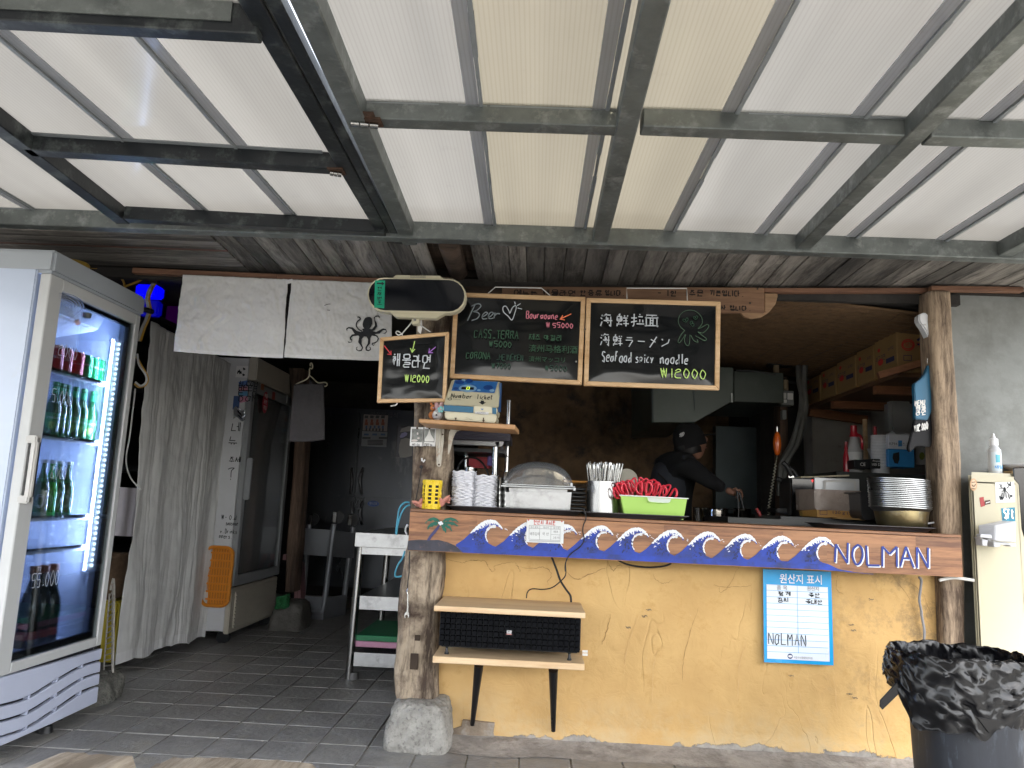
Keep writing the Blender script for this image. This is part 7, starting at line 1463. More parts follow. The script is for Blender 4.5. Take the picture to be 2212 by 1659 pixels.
# steel food box with clear domed lid
fb_ = T('food_box', 'square stainless steel food box with a clear domed lid on the long tray', 'food box', aY(ZG(1400,970), 3.6))
a, b, c, d = aY(ZG(1072,785),3.475), aY(ZG(1728,805),3.475), aY(ZG(1708,968),3.475), aY(ZG(1090,945),3.475)
dz_ = z_t1-(c.z+d.z)/2; bk_ = .25
g = MB().hexa([Vector((d.x,3.48,z_t1)), Vector((c.x,3.48,z_t1)), Vector((c.x,3.48+bk_,z_t1)), Vector((d.x,3.48+bk_,z_t1)), Vector((a.x,3.475,a.z)), Vector((b.x,3.475,b.z+.008)), Vector((b.x,3.485+bk_,b.z+.008)), Vector((a.x,3.485+bk_,a.z))]); g.build('steel_pan', inox_s, fb_, smooth=True, bev=.02)
zr = (a.z+b.z)/2+.006
clr = glass('clear polycarbonate', (.85,.87,.9), .08, .2, .10)  # veil share stands in for canopy and sky reflected in the dome
l0, l1 = aY(ZG(1037,755),3.46).x, aY(ZG(1764,800),3.46).x
MB().box((l0,3.46,zr-.004),(l1,3.75,zr+.002)).build('lid_rim', mat('milky clear rim', (.55,.57,.58), .25, 0, .05, 5, coat=.4), fb_, bev=.0015)
MB().box((l0+.006,3.458,zr+.006),(l1-.004,3.464,zr+.009)).build('lid_rim_line', mat('milky clear rim', (.5,.5,.5)), fb_)
zp = aY(ZG(1400,542),3.60).z; xc_ = (l0+l1)/2; hw = (l1-l0)/2-.012
def dome(u, v):
    a_ = math.pi*u; b_ = lerp(-1, 1, v); e = max(0, 1-abs(b_)**4)**.5
    return Vector((xc_+hw*-math.copysign(abs(math.cos(a_))**.9, math.cos(a_)), 3.605+.135*b_, zr+.002+(zp-zr)*math.sin(a_)**.85*e))
MB().grid(dome, 40, 24).build('domed_lid', clr, fb_, smooth='all')
for q in ((1722,755),(1750,800)):
    p = aY(ZG(*q), 3.455); MB().box((p.x-.006,3.45,p.z-.008),(p.x+.005,3.47,p.z+.006)).build('lid_catch', mat('milky clear rim', (.5,.5,.5)), fb_, bev=.002)
# chopstick pot
pc_ = aY(ZH(427,620), 3.56); rad = (aY(ZH(583,620),3.56).x-aY(ZH(272,620),3.56).x)/2; zc1 = aY(ZH(427,478), 3.50).z
cp_ = MB().lathe((pc_.x,3.57,z_t2), [(rad-.002,0),(rad,.002),(rad,zc1-z_t2),(rad-.002,zc1-z_t2),(rad-.003,.004),(0,.004)], 48).thing('utensil_pot', mat('brushed steel pot', (.40,.40,.40), .26, 1, .12, 26, st=(1,1,.04), bump=(.03,20)), 'brushed steel cylinder holding metal chopsticks on the counter', 'pot', smooth=True)
cs = MB().lathe((0,0,0), [(.0018,0),(.0026,.05),(.0030,.2),(.0034,.232),(.0022,.2345),(0,.235)], 7).mesh('chopstick', smooth=True); cs.materials.append(chrome)
rc = random.Random(5)
for i in range(84):
    a_ = rc.uniform(0, 2*math.pi); rr_ = (rad-.006)*math.sqrt(rc.random()); top_r = rr_*1.05+.002; bx0 = Vector((pc_.x+rr_*.75*math.cos(a_+rc.uniform(-.5,.5)), 3.57+rr_*.75*math.sin(a_), z_t2+.006))
    tp_ = Vector((pc_.x+top_r*1.12*math.cos(a_)+rc.uniform(-.004,.004)+.004, 3.57+top_r*math.sin(a_), z_t2+.21)); d_ = (tp_-bx0).normalized()
    o = bpy.data.objects.new('chopstick', cs); COL.objects.link(o); o.location = bx0; o.rotation_mode = 'QUATERNION'; o.rotation_quaternion = d_.to_track_quat('Z', 'Y'); o.scale = (1,1,rc.uniform(.97,1.03)); tag(o, 'metal chopstick standing in the brushed steel pot', 'chopstick', 'metal chopsticks in the steel pot')
# green bin with red scissors
gb = T('green_bin', 'pale green plastic bin with a white inside, full of red scissors', 'bin', aY(ZH(930,790), 3.6)); lime = mat('pale lime plastic', (.42,.68,.15), .38, 0, .03, 5, coat=.2)
A0, B0, C0, D0 = aY(ZH(600,618),3.475), aY(ZH(1240,650),3.475), aY(ZH(1203,798),3.50), aY(ZH(640,768),3.50)
zt_ = (A0.z+B0.z)/2; dpt = .2
def slab(p, q, r__, s_, y0_, y1_, m, nm, th=.003): MB().hexa([Vector((s_.x,y1_,z_t2)), Vector((r__.x,y1_,z_t2)), Vector((r__.x,y1_+th,z_t2)), Vector((s_.x,y1_+th,z_t2)), Vector((p.x,y0_,p.z)), Vector((q.x,y0_,q.z)), Vector((q.x,y0_+th,q.z)), Vector((p.x,y0_+th,p.z))]).build(nm, m, gb, bev=.001)
slab(A0, B0, C0, D0, 3.475, 3.495, lime, 'front_wall'); slab(A0, B0, C0, D0, 3.475+dpt, 3.455+dpt, lime, 'back_wall')
for P_, Q_ in ((A0, D0), (B0, C0)): MB().hexa([Vector((Q_.x-.0015,3.497,z_t2)), Vector((Q_.x+.0015,3.497,z_t2)), Vector((Q_.x+.0015,3.655,z_t2)), Vector((Q_.x-.0015,3.655,z_t2)), Vector((P_.x-.0015,3.477,P_.z)), Vector((P_.x+.0015,3.477,P_.z)), Vector((P_.x+.0015,3.675,P_.z)), Vector((P_.x-.0015,3.675,P_.z))]).build('side_wall', lime, gb)
MB().box((D0.x,3.49,z_t2),(C0.x,3.66,z_t2+.003)).build('base_plate', lime, gb)
MB().bar(A0+Vector((-.006,-.004,.004)), B0+Vector((.006,-.004,.004)), .012, .005).build('white_rim', white, gb, bev=.001)
MB().bar(A0+Vector((-.006,dpt,.004)), B0+Vector((.006,dpt,.004)), .012, .005).build('white_rim', white, gb)
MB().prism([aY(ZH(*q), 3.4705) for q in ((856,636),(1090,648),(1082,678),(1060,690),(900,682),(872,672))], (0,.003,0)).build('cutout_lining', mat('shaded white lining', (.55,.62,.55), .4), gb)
g = MB(); g.tube(smoothpath([aY(ZH(*q), 3.470) for q in ((854,632),(866,668),(900,684),(1058,692),(1080,680),(1092,648))], 3), .0018, 6); g.build('cutout_rim', lime, gb, smooth=True)
scr = mat('red scissor plastic', (.62,.025,.05), .38, 0, .06, 6, coat=.2)
def scissors_mesh():
    g = MB()
    for s_ in (-1,1):
        pts = [Vector((s_*(.017+.012*math.cos(R(a_))+.003*math.cos(R(2*a_))), 0, .045+.024*math.sin(R(a_)))) for a_ in range(0,361,24)]
        g.tube(pts, .0042, 7, False); g.tube([Vector((s_*.012,0,.024)), Vector((s_*.004,0,.004)), Vector((-s_*.004,0,-.02))], .0052, 7)
    g.box((-.004,-.0015,-.10),(.004,.0015,-.02)); me = g.mesh('scissors', smooth=True); me.materials.append(scr); return me
scm = scissors_mesh()
for i, (x, y, dy, rz, ry, lab) in enumerate(((622,600,3.52,.9,-.9,'leftmost red scissors lying low in the green bin'),(650,590,3.55,.7,-.75,'red scissors second from the left in the green bin'),(680,585,3.58,.6,-.6,'red scissors third from the left, half behind others'),(712,590,3.53,.5,-.5,'red scissors leaning left of the upright pair'),(775,560,3.56,.5,-.15,'red scissors just left of the middle of the bin'),(822,600,3.505,0,.02,'upright red scissors facing front in the middle of the bin'),(860,570,3.55,-.3,.15,'red scissors just behind the upright pair'),(885,590,3.53,-.4,.3,'red scissors right of the upright pair'),(935,612,3.52,-.5,.45,'red scissors with one ring standing, right of middle'),(1020,625,3.53,-.7,.65,'rightmost red scissors with a single ring showing'))):
    p = aY(ZH(x, y), dy); o = bpy.data.objects.new('scissors', scm); COL.objects.link(o); o.location = p-Vector((0,0,.026)); o.rotation_euler = (.1*((i % 3)-1), ry*.8, rz); tag(o, lab, 'scissors', 'red scissors in the green bin'); o.scale = (1.15,1.15,1.15)
# stack of ribbed black trays and the orange one behind the pot
for k in range(7):
    a, b = aY(ZG(1650, 960-k*38), 3.66), aY(ZG(1905, 960-k*38), 3.66); MB().box((a.x,3.66,z_t1+.004+k*.018),(b.x-.02,3.84,z_t1+.016+k*.018)).thing('stacked_tray', mat('dark stacked tray', (.018,.02,.022), .35), 'black plastic tray in the stack behind the steel box and chopstick pot', 'tray', 'black trays stacked behind the steel box', bev=.004)
a = aY(ZG(1700,735), 3.68); b = aY(ZG(1880,712), 3.68); MB().box((a.x-.03,3.68,a.z-.001),(b.x-.004,3.86,a.z+.010)).thing('orange_tray', mat('orange tray', (.62,.28,.05), .4), 'orange plastic tray edge just left of the chopstick pot', 'tray', bev=.004)
a = aY(ZH(660,460), 4.0); MB().lathe(a+Vector((0,0,0)), [(0,0),(.05,.001),(.055,.004),(.053,.008),(0,.006)], 24, M=Matrix.Rotation(R(80),3,'X')).thing('plate', mat('dim cream plate', (.35,.33,.27), .5), 'dim cream plate standing on edge behind the red scissors', 'plate', smooth=True)
# yellow cup in pink toy hands
yc0, yc1 = aY(ZR(216,1437), 3.465), aY(ZR(216,1195), 3.465); cr = (aY(ZR(298,1220),3.5).x-aY(ZR(137,1220),3.5).x)/2; yl = mat('bright yellow plastic', (.78,.56,.01), .35, 0, .03, 5, coat=.2)
zcb = cz(yc0.x)
g = MB(); nu, nv = 48, 22
for j in range(nv):
    for i in range(nu):
        if (i % 6 in (1,2,3)) and (4 <= j < 19) and ((j-4) % 3 in (0,1)): continue
        q = []
        for (ii, jj) in ((i,j),(i+1,j),(i+1,j+1),(i,j+1)):
            a_ = 2*math.pi*ii/nu+.35; v = jj/nv; rr_ = cr*lerp(.93,1.,v); q.append(Vector((yc0.x+rr_*math.cos(a_), 3.465+rr_*math.sin(a_), lerp(zcb, yc1.z, v))))
        g.add(q, [(0,1,2,3)])
g.v_ = 0
bm = bmesh.new(); me = g.mesh('yellow_cup', Vector((yc0.x,3.465,zcb))); bm.from_mesh(me); bmesh.ops.remove_doubles(bm, verts=bm.verts, dist=.0002); bm.to_mesh(me); bm.free()
me.materials.append(yl); yo = bpy.data.objects.new('yellow_cup', me); COL.objects.link(yo); yo.location = (yc0.x,3.465,zcb); MB().lathe((yc0.x,3.465,zcb), [(cr*.84,.004),(cr*.86,(yc1.z-zcb)*.9)], 24, cap=False).build('dark_liner', mat('dark liner', (.02,.018,.015), .7), yo, smooth=True); s = yo.modifiers.new('t','SOLIDIFY'); s.thickness = .003; tag(yo, 'bright yellow cup with rows of square holes at the left end of the counter', 'cup')
MB().lathe((yc0.x,3.465,zcb), [(cr*.9,0),(cr*.9,.004),(0,.004)], 24).build('cup_floor', yl, yo)
skn = mat('pink rubber skin', (.62,.27,.22), .45, 0, .06, 12)
ph_ = T('hand_holder', 'pink rubber hands cupped around the yellow cup on the counter', 'holder', (yc0.x,3.48,zcb))
def chain(pts, rs, m, nm, par, sub=2):
    me = bpy.data.meshes.new(nm); o0 = org(par); me.from_pydata([tuple(Vector(p)-o0) for p in pts], [(i,i+1) for i in range(len(pts)-1)], []); me.materials.append(m)
    o = bpy.data.objects.new(nm, me); COL.objects.link(o); o.parent = par; sk = o.modifiers.new('s','SKIN'); 
    for i, v in enumerate(me.skin_vertices[0].data): v.radius = (rs[i], rs[i]*.85); v.use_root = (i == 0)
    su = o.modifiers.new('u','SUBSURF'); su.levels = sub; su.render_levels = sub; sk.use_smooth_shade = True; return o
for side, palm_, tips in ((-1,[(175,1425),(130,1405),(100,1400)],[(48,1380),(55,1395),(75,1412),(95,1425)]),(1,[(250,1420),(300,1395),(335,1375)],[(378,1330),(385,1352),(380,1372),(372,1395)])):
    P_ = [aY(ZR(*q), 3.475) for q in palm_]; chain(P_, [.022,.024,.016], skn, 'palm', ph_)
    for k, q in enumerate(tips):
        tpz = aY(ZR(*q), 3.44+.014*k); chain([P_[1]+Vector((0,-.02+.013*k,.0)), P_[2].lerp(tpz,.45)+Vector((0,-.01+.01*k,.004)), tpz], [.010,.0078,.0055], skn, 'finger', ph_)
    th_ = aY(ZR(palm_[1][0]+side*-10, palm_[1][1]-50), 3.45); chain([P_[1], P_[1].lerp(th_,.5)+Vector((side*.004,-.012,0)), th_], [.012,.0095,.006], skn, 'thumb', ph_)
# rack behind the saucers
rkz = T('steel_rack', 'stainless tube rack behind the white saucers, carrying dark trays on its upper bar', 'rack', aY(ZR(765,1390), 3.95))
def vt(x0, y0_, x1, y1_, y, r_, m=chrome): MB().tube([aY(ZR(x0,y0_),y), aY(ZR(x1,y1_),y)], r_, 14).build('tube', m, rkz, smooth=True)
vt(778,750,762,1400,3.92,.0155); vt(893,500,862,1400,4.25,.012); vt(528,930,520,1150,4.2,.012)
a, b = aY(ZR(395,818),3.90), aY(ZR(815,905),3.90); MB().box((a.x,3.90,b.z),(b.x,3.91,a.z-.012)).build('flat_bar', inox_s, rkz, bev=.004); c = aY(ZR(812,865),3.90); MB().tube([c+Vector((0,.0,0)), c+Vector((0,.010,0))], .022, 20).build('bar_end', inox_s, rkz, smooth=True)
MB().tube([aY(ZR(778,828),3.90), aY(ZR(778,812),3.90)], .019, 14).build('collar', chrome, rkz, smooth=True); MB().box((a.x,3.93,b.z-.03),(b.x+.02,4.3,b.z-.012)).build('shelf', black, rkz)
MB().prism([aY(ZR(*q),3.96) for q in ((815,880),(840,900),(890,1000),(870,990),(820,930))], (0,.004,0)).build('gusset', darkgrey, rkz)
for k in range(5):
    y_ = 812-k*14; a, b = aY(ZR(405-0*k,y_),3.86), aY(ZR(905,y_+18),3.86); MB().box((a.x,3.87,a.z-.014),(b.x,4.2,a.z-.010+.006)).thing('rack_tray', mat('dim plum tray', (.05,.045,.06), .4), 'dim dark plastic tray stacked on the steel rack under the pine shelf', 'tray', 'dark trays on the steel rack', bev=.003)
wire([aY(ZR(*q), 3.75) for q in ((440,1160),(445,1110),(460,1060),(500,1015),(560,998),(620,1012),(668,1055),(700,1110),(718,1160))], .0052, mat('black gooseneck', (.012,.012,.013), .35, .5), 'gooseneck', 'black bendy gooseneck arching behind the white saucers', 'gooseneck')
a = aY(ZR(552,1130),3.85); MB().lathe((a.x,3.85,a.z-.05), [(.026,0),(.028,.004),(.026,.075),(.023,.075),(.023,.006),(0,.006)], 20).thing('steel_cup', chrome, 'steel cup on the counter behind the left saucer stack', 'cup', smooth=True)
a, b = aY(ZR(545,990),4.1), aY(ZR(735,1092),4.1); MB().box((a.x,4.1,b.z),(b.x,4.2,a.z)).thing('red_box', mat('dim red plastic', (.28,.012,.02), .5), 'dim red plastic box behind the gooseneck and saucers', 'box', bev=.01)
stone('glove', 'crumpled violet rubber glove hanging beside the dim red box', aY(ZR(700,1065),4.05)-Vector((.0,.01,.0)), aY(ZR(760,985),4.05)+Vector((0,.03,0)), mat('violet rubber', (.10,.07,.22), .5), 9.1, .012, 24)['category'] = 'glove'
bx_m = mat('white box', (.5,.5,.5), .7); a, b = aY(ZR(368,1255),3.66), aY(ZR(400,1315),3.66); MB().box((a.x,3.66,b.z-.03),(b.x+.03,3.72,a.z)).thing('small_box', bx_m, 'small white box half hidden left of the saucers', 'box', bev=.002)
# ================================================================== kitchen behind the counter
ORD = ['lowest','second','third','fourth','fifth','sixth','seventh','eighth','ninth','tenth','eleventh','twelfth','thirteenth','fourteenth','fifteenth','sixteenth','seventeenth','eighteenth','nineteenth','twentieth']
def relabel(group, fmt):
    os_ = sorted([o for o in S.objects if o.get('group') == group], key=lambda o: o.location.z)
    for i, o in enumerate(os_): o['label'] = fmt % (ORD[min(i,19)]+('' if i == 0 else ' from below') if i < len(os_)-1 else 'topmost')
relabel('white saucers in the taller left stack', '%s white wavy saucer in the taller left stack'); relabel('white saucers in the shorter right stack', '%s white wavy saucer in the shorter right stack')
relabel('dark trays on the steel rack', '%s dim tray on the steel rack under the pine shelf'); relabel('nested steel cups touching the steel box', '%s small steel cup in the column touching the steel box')
relabel('nested steel cups nearer the saucers', '%s small steel cup in the column nearer the saucers'); relabel('black trays stacked behind the steel box', '%s black tray stacked behind the steel box')
grn = mat('grey green hood steel', (.05,.062,.052), .45, .2, .12, 3, dirt=((.07,.08,.07), .35, 6)); dsteel = mat('dark panel steel', (.05,.065,.068), .4, .4, .2, 3)
def bxq(Z, q0, q1, y0, y1, m, nm, par=None, bev=.003, **k):
    a, b = aY(Z(*q0), y0), aY(Z(*q1), y0); return MB().box((a.x,y0,b.z),(b.x,y1,a.z)).build(nm, m, par, bev=bev, **k)
def bt(Z, q0, q1, y0, y1, m, nm, lab, cat, group=None, bev=.003):
    a, b = aY(Z(*q0), y0), aY(Z(*q1), y0); return MB().box((a.x,y0,b.z),(b.x,y1,a.z)).thing(nm, m, lab, cat, group, bev=bev)
hd_ = T('exhaust_hood', 'big grey green sheet metal exhaust hood behind the rightmost chalkboard', 'exhaust hood', aY(ZE(1100,1455), 5.0))
MB().prism([aY(ZE(*q), 4.9) for q in ((870,900),(1632,940),(1632,1250),(1272,1455),(880,1455))], (0,1.1,0)).build('canopy', grn, hd_, bev=.004)
MB().prism([aY(ZE(835,900),5.9), aY(ZE(868,900),4.91), aY(ZE(878,1456),4.91), aY(ZE(835,1490),5.9)], (-.004,0,0)).build('side', dsteel, hd_)
MB().prism([aY(ZE(*q), 5.0) for q in ((1634,975),(2100,990),(2100,1275),(1634,1262))], (0,.8,0)).build('duct', grn, hd_, bev=.004)
bxq(ZE, (1606,1180), (1630,1270), 4.89, 4.899, mat('pale switch plate', (.3,.32,.3), .5), 'switch_plate', hd_); MB().tube([aY(ZE(1262,1140),4.895), aY(ZE(1268,1340),4.895)], .002, 5).build('seam', dsteel, hd_)
MB().tube(smoothpath([aY(ZF(*q), 4.88) for q in ((0,795),(100,800),(200,810),(300,830))],4), .006, 6).build('wire', rubber, hd_, smooth=True)
bxq(ZH, (1520,-60), (1920,800), 6.1, 6.2, dsteel, 'steel_splashback', hd_) 
MB().box((aY(ZH(1920,0),6.1).x,6.0,0),(2.04,6.33,2.28)).box((1.5,6.40,0),(2.3,6.5,2.28)).build('dark_corner_wall', dkw, kind='structure')
# cooking range with pots
rg = T('cooking_range', 'low dark steel cooking range behind the counter under the hood', 'range', (1.0,4.9,0)); x0_, x1_ = aY(ZH(1290,900),4.5).x, aY(ZH(1990,900),4.5).x
MB().box((x0_,4.4,.02),(x1_,5.1,.90)).build('body', dsteel, rg, bev=.01); 
for x in (x0_+.05, x1_-.05): bx('foot', (x-.02,4.42,0), (x+.02,4.46,.03), black, rg)
for i in range(3): a = aY(ZH((1395,1530,1775)[i],900),4.62); MB().lathe((a.x,4.62,.90), [(.07,0),(.075,.01),(.06,.03),(.055,.03),(.05,.012)], 18).build('burner', black, rg, smooth=True)
pot_m = mat('pot steel', (.45,.42,.38), .18, 1, .1, 4)
for q0, q1, lab in (((1300,735),(1490,735),'leftmost steel pot with a long handle on the range'),((1422,742),(1642,745),'middle and widest steel pot on the range, catching the light'),((1690,745),(1862,748),'rightmost steel pot on the range, stirred with black chopsticks')):
    a, b = aY(ZH(*q0), 4.62), aY(ZH(*q1), 4.62); r_ = (b.x-a.x)/2; c = Vector(((a.x+b.x)/2, 4.62, .93)); zt2 = (a.z+b.z)/2
    t = T('cooking_pot', lab, 'pot', c, 'steel pots on the range'); MB().lathe(c, [(r_*.92,0),(r_*.95,.01),(r_*.95,zt2-.93-.004),(r_,zt2-.93),(r_*.98,zt2-.93+.002),(r_*.9,zt2-.95),(r_*.88,.02),(0,.02)], 30).build('body', pot_m, t, smooth=True)
    hp = c+Vector((r_*.9*(1 if q0[0] < 1350 else -1),-.03,zt2-.93-.01)); MB().tube([hp, hp+Vector((.05,-.06,.006)) if q0[0] < 1350 else hp+Vector((-.04,-.02,.004))], .006, 8).build('handle', black if q0[0] > 1600 else pot_m, t, smooth=True)
rl = T('red_ladle', 'red handled utensil leaning at the right end of the range', 'utensil', aY(ZI(150,940), 4.3)); MB().tube(smoothpath([aY(ZI(*q), 4.3) for q in ((58,822),(75,850),(95,885),(120,915),(158,945),(200,990))], 3), .008, 8, rs=None).build('grip', mat('red grip', (.38,.03,.03), .3, coat=.4), rl, smooth=True)
# cook
ck = T('person', 'person in a black cap and dark grey vest bending over the pots with long chopsticks', 'person', (aY(ZH(1120,900),5.0).x, 5.0, 0))
cl_ = mat('dark grey vest cloth', (.02,.023,.03), .9, 0, .15, 12, bump=(.5,18)); bk = mat('black sweatshirt', (.005,.005,.006), .95, 0, .2, 12, bump=(.5,16)); sk_ = mat('tan skin', (.26,.13,.085), .55, 0, .06, 14, sub=.1); hr = mat('black hair', (.006,.005,.005), .5)
V = lambda x, y, d: aY(ZH(x, y), d)
def skin(name, verts, edges, rad, m, par, sub=2):
    me = bpy.data.meshes.new(name); o0 = org(par); me.from_pydata([tuple(Vector(p)-o0) for p in verts], edges, []); me.materials.append(m)
    o = bpy.data.objects.new(name, me); COL.objects.link(o); o.parent = par; sk = o.modifiers.new('s','SKIN'); sk.use_smooth_shade = True
    for i, v in enumerate(me.skin_vertices[0].data): r_ = rad[i]; v.radius = r_ if isinstance(r_, tuple) else (r_, r_); v.use_root = (i == 0)
    su = o.modifiers.new('u','SUBSURF'); su.levels = sub; su.render_levels = sub; return o
pel = V(1060,900,5.05); ch = V(1120,420,5.0); ub = V(1160,290,4.97); nk = V(1235,215,4.96); hdp = V(1262,130,4.95)
shl = V(1230,310,4.84); el = V(1450,470,4.78); wr = V(1610,556,4.72); shr = V(1050,300,5.12); elr = V(1010,560,5.14); wrr = V(1250,650,5.0)
fl_ = Vector((pel.x,5.05,0))
skin('body', [pel, ch, ub, nk, shl, el, wr, shr, elr, wrr, Vector((pel.x-.08,5.1,.45)), Vector((pel.x-.1,5.1,.03)), Vector((pel.x+.1,4.98,.45)), Vector((pel.x+.12,4.98,.03)), V(1262,120,4.95)], [(0,1),(1,2),(2,3),(2,4),(4,5),(5,6),(2,7),(7,8),(8,9),(0,10),(10,11),(0,12),(12,13),(3,14)], [(.13,.11),(.15,.12),(.12,.11),.05,.072,.052,.034,.075,.055,.035,.075,.045,.075,.045,.05], bk, ck)
skin('vest', [V(1050,850,5.05), V(1075,640,5.04), ch+Vector((-.02,.0,0)), V(1130,300,4.99)], [(0,1),(1,2),(2,3)], [(.15,.13),(.165,.14),(.168,.14),(.13,.12)], cl_, ck)
MB().tube(smoothpath([V(960,400,4.84), V(1040,480,4.83), V(1075,580,4.84), V(1110,690,4.86)],4), .006, 6).build('apron_strap', bk, ck, smooth=True)
hc = V(1285,95,4.95); RH = Matrix.Rotation(R(-18),3,'Y')
g = MB(); 
def headf(u, v):
    a_ = 2*math.pi*u; e = math.pi*(v-.5); x, y, z = math.cos(e)*math.cos(a_), math.cos(e)*math.sin(a_), math.sin(e)
    px, py, pz = .092*x, .074*y, .118*z
    if z < 0: px = px*(1+.35*z)+.012*-z; py *= 1+.35*z
    if x > .75 and abs(y) < .3: px += .016*math.exp(-((z+.12)/.16)**2)*(1-abs(y)/.3)
    if x > .6 and abs(z-.12) < .1 and .12 < abs(y) < .5: px -= .006
    if x > .7 and abs(z+.42) < .06 and abs(y) < .35: px += .004
    return hc+RH @ Vector((px, py, pz))
g.grid(headf, 40, 30).build('head', sk_, ck, smooth='all')
for s_ in (-1, 1):
    ec = hc+RH @ Vector((-.005, .073*s_, -.012)); MB().lathe(ec, [(.0,-.006),(.016,-.004),(.02,.0),(.016,.004),(0,.006)], 14, sx=.8, sy=1.5, M=Matrix.Rotation(R(90),3,'X')).build('ear', sk_, ck, smooth=True)
    eye = hc+RH @ Vector((.078, .030*s_, .012)); MB().lathe(eye, [(.0,-.006),(.008,-.002),(.009,0),(.006,.005),(0,.006)], 10, M=Matrix.Rotation(R(90),3,'Y')).build('eye', mat('dark eye', (.02,.015,.012), .2), ck, smooth=True)
mo_ = hc+RH @ Vector((.074, 0, -.062)); MB().box(mo_+Vector((-.01,-.02,-.003)), mo_+Vector((.006,.02,.003))).build('mouth', mat('lip', (.25,.10,.08), .5), ck, bev=.003)
MB().lathe(hc+RH @ Vector((-.012,0,-.008)), [(.101,-.03),(.104,0),(.100,.05),(.082,.10),(.045,.132),(0,.140)], 30, sx=1.0, sy=.84, M=RH, cap=False).build('cap', bk, ck, smooth=True)
MB().prism([hc+RH @ Vector((.07,-.06,.018)), hc+RH @ Vector((.155,-.035,.004)), hc+RH @ Vector((.165,0,.002)), hc+RH @ Vector((.155,.035,.004)), hc+RH @ Vector((.07,.06,.018))], (0,0,.005)).build('cap_peak', bk, ck, bev=.002)
MB().lathe(hc+RH @ Vector((-.03,0,-.03)), [(.078,-.05),(.090,-.02),(.094,.02)], 24, sx=1, sy=.86, M=RH, cap=False).build('hair', hr, ck, smooth=True)
strokes([[ZE(1130,1590),ZE(1140,1552)],[ZE(1142,1590),ZE(1150,1548)],[ZE(1152,1585),ZE(1158,1548),ZE(1170,1552),ZE(1160,1580)],[ZE(1125,1565),ZE(1172,1560)]], 4.80, .004, mat('pale cap stitching', (.5,.5,.5), .8), 'cap_mark', ck)
hnd = V(1690,590,4.71); skin('hand', [wr, hnd, V(1720,600,4.70)], [(0,1),(1,2)], [.026,(.038,.022),(.034,.02)], sk_, ck)
for k, (q1, q2, q3) in enumerate((((1720,575),(1760,560),(1775,600)),((1728,590),(1770,590),(1782,635)),((1722,610),(1765,620),(1770,660)),((1712,625),(1745,645),(1742,675)))): chain([V(*q1,4.69+.012*k), V(*q2,4.68+.012*k), V(*q3,4.67+.012*k)], [.0115,.0098,.0075], sk_, 'finger', ck)
chain([V(1690,570,4.68), V(1712,545,4.66), V(1735,575,4.65)], [.0125,.010,.008], sk_, 'thumb', ck)
for q0, q1 in (((1725,560),(1742,760)),((1748,590),(1800,765))): MB().tube([V(*q0,4.655), V(*q1,4.64)], .006, 7).thing('cooking_chopstick', black, 'long black cooking chopstick held over the pot, '+('left one' if q0[0] < 1740 else 'right one'), 'chopstick', 'cooking chopsticks in the hand')
# fuse board, junction boxes, pipes, float with coiled cord, knives
dim = mat('dim translucent breaker', (.16,.18,.16), .4); tan_ = mat('tan connector', (.35,.27,.17), .5); gb_ = mat('grey electric box', (.22,.23,.22), .5); pipe = mat('grey conduit', (.11,.11,.10), .5, 0, .2, 8)
fbx = T('fuse_board', 'open fuse board with a row of breakers high on the dark kitchen wall', 'fuse board', aY(ZF(430,750), 5.2))
bxq(ZF, (250,560), (610,770), 5.25, 5.33, black, 'box', fbx)
for i in range(7): x = 292+i*31; bxq(ZF, (x,630), (x+27,715), 5.2, 5.25, dim, 'breaker', fbx)
bxq(ZF, (570,630), (598,715), 5.2, 5.25, gb_, 'end_block', fbx); bxq(ZF, (258,625), (282,715), 5.2, 5.25, dim, 'end_block', fbx)
for x in (345,405,465,520): a = aY(ZF(x,570), 5.25); MB().tube([a, a+Vector((0,0,.05))], .022, 12).build('connector', tan_, fbx, smooth=True)
for x, lab in ((305,'short'),(475,'long')): a = aY(ZF(x,815), 5.25); MB().tube([a, a+Vector((0,0,.05))], .02, 12).build('connector', tan_, fbx, smooth=True)
bt(ZF, (135,672), (215,740), 5.3, 5.36, gb_, 'meter_box', 'small dim meter box left of the fuse board', 'box')
bxp = T('kitchen_post', 'dark brown post carrying electric boxes between range and plaster wall', 'post', aY(ZF(365,1500), 5.3)); a, b = aY(ZF(330,780), 5.28), aY(ZF(400,1600), 5.28); MB().box((a.x,5.28,0),(b.x,5.42,2.0)).build('timber', oldw, bxp, bev=.004)
jb = T('switch_box', 'grey switch box with three white switches on the dark kitchen post', 'switch box', aY(ZF(380,1065), 5.2)); bxq(ZF, (325,950), (442,1065), 5.18, 5.27, gb_, 'box', jb)
for q0, q1 in (((342,968),(385,1015)),((392,970),(436,1022)),((342,1018),(388,1046))): bxq(ZF, q0, q1, 5.17, 5.18, whp, 'switch', jb)
a = aY(ZF(374,950), 5.22); MB().tube([a, a+Vector((0,0,.07))], .022, 12).build('connector', tan_, jb, smooth=True); bt(ZF, (350,1100), (385,1172), 5.24, 5.28, gb_, 'socket', 'small grey wall socket below the switch box', 'socket')
for pts, lab in ((((475,760),(480,880),(500,980),(498,1080),(470,1220),(430,1350),(375,1450),(345,1520),(335,1640),(330,1760)),'left grey conduit bending down the plaster wall'),(((525,760),(520,900),(528,1000),(530,1100),(505,1230),(465,1360),(405,1460),(378,1530),(362,1640),(350,1760)),'right grey conduit bending down the plaster wall'),(((305,815),(330,850),(390,880),(450,890),(480,890)),'black conduit sweeping under the fuse board')):
    wire([aY(ZF(*q), 5.15 if 'black' not in lab else 5.25) for q in pts], .0195 if 'black' not in lab else .012, pipe if 'black' not in lab else rubber, 'conduit', lab, 'conduit')
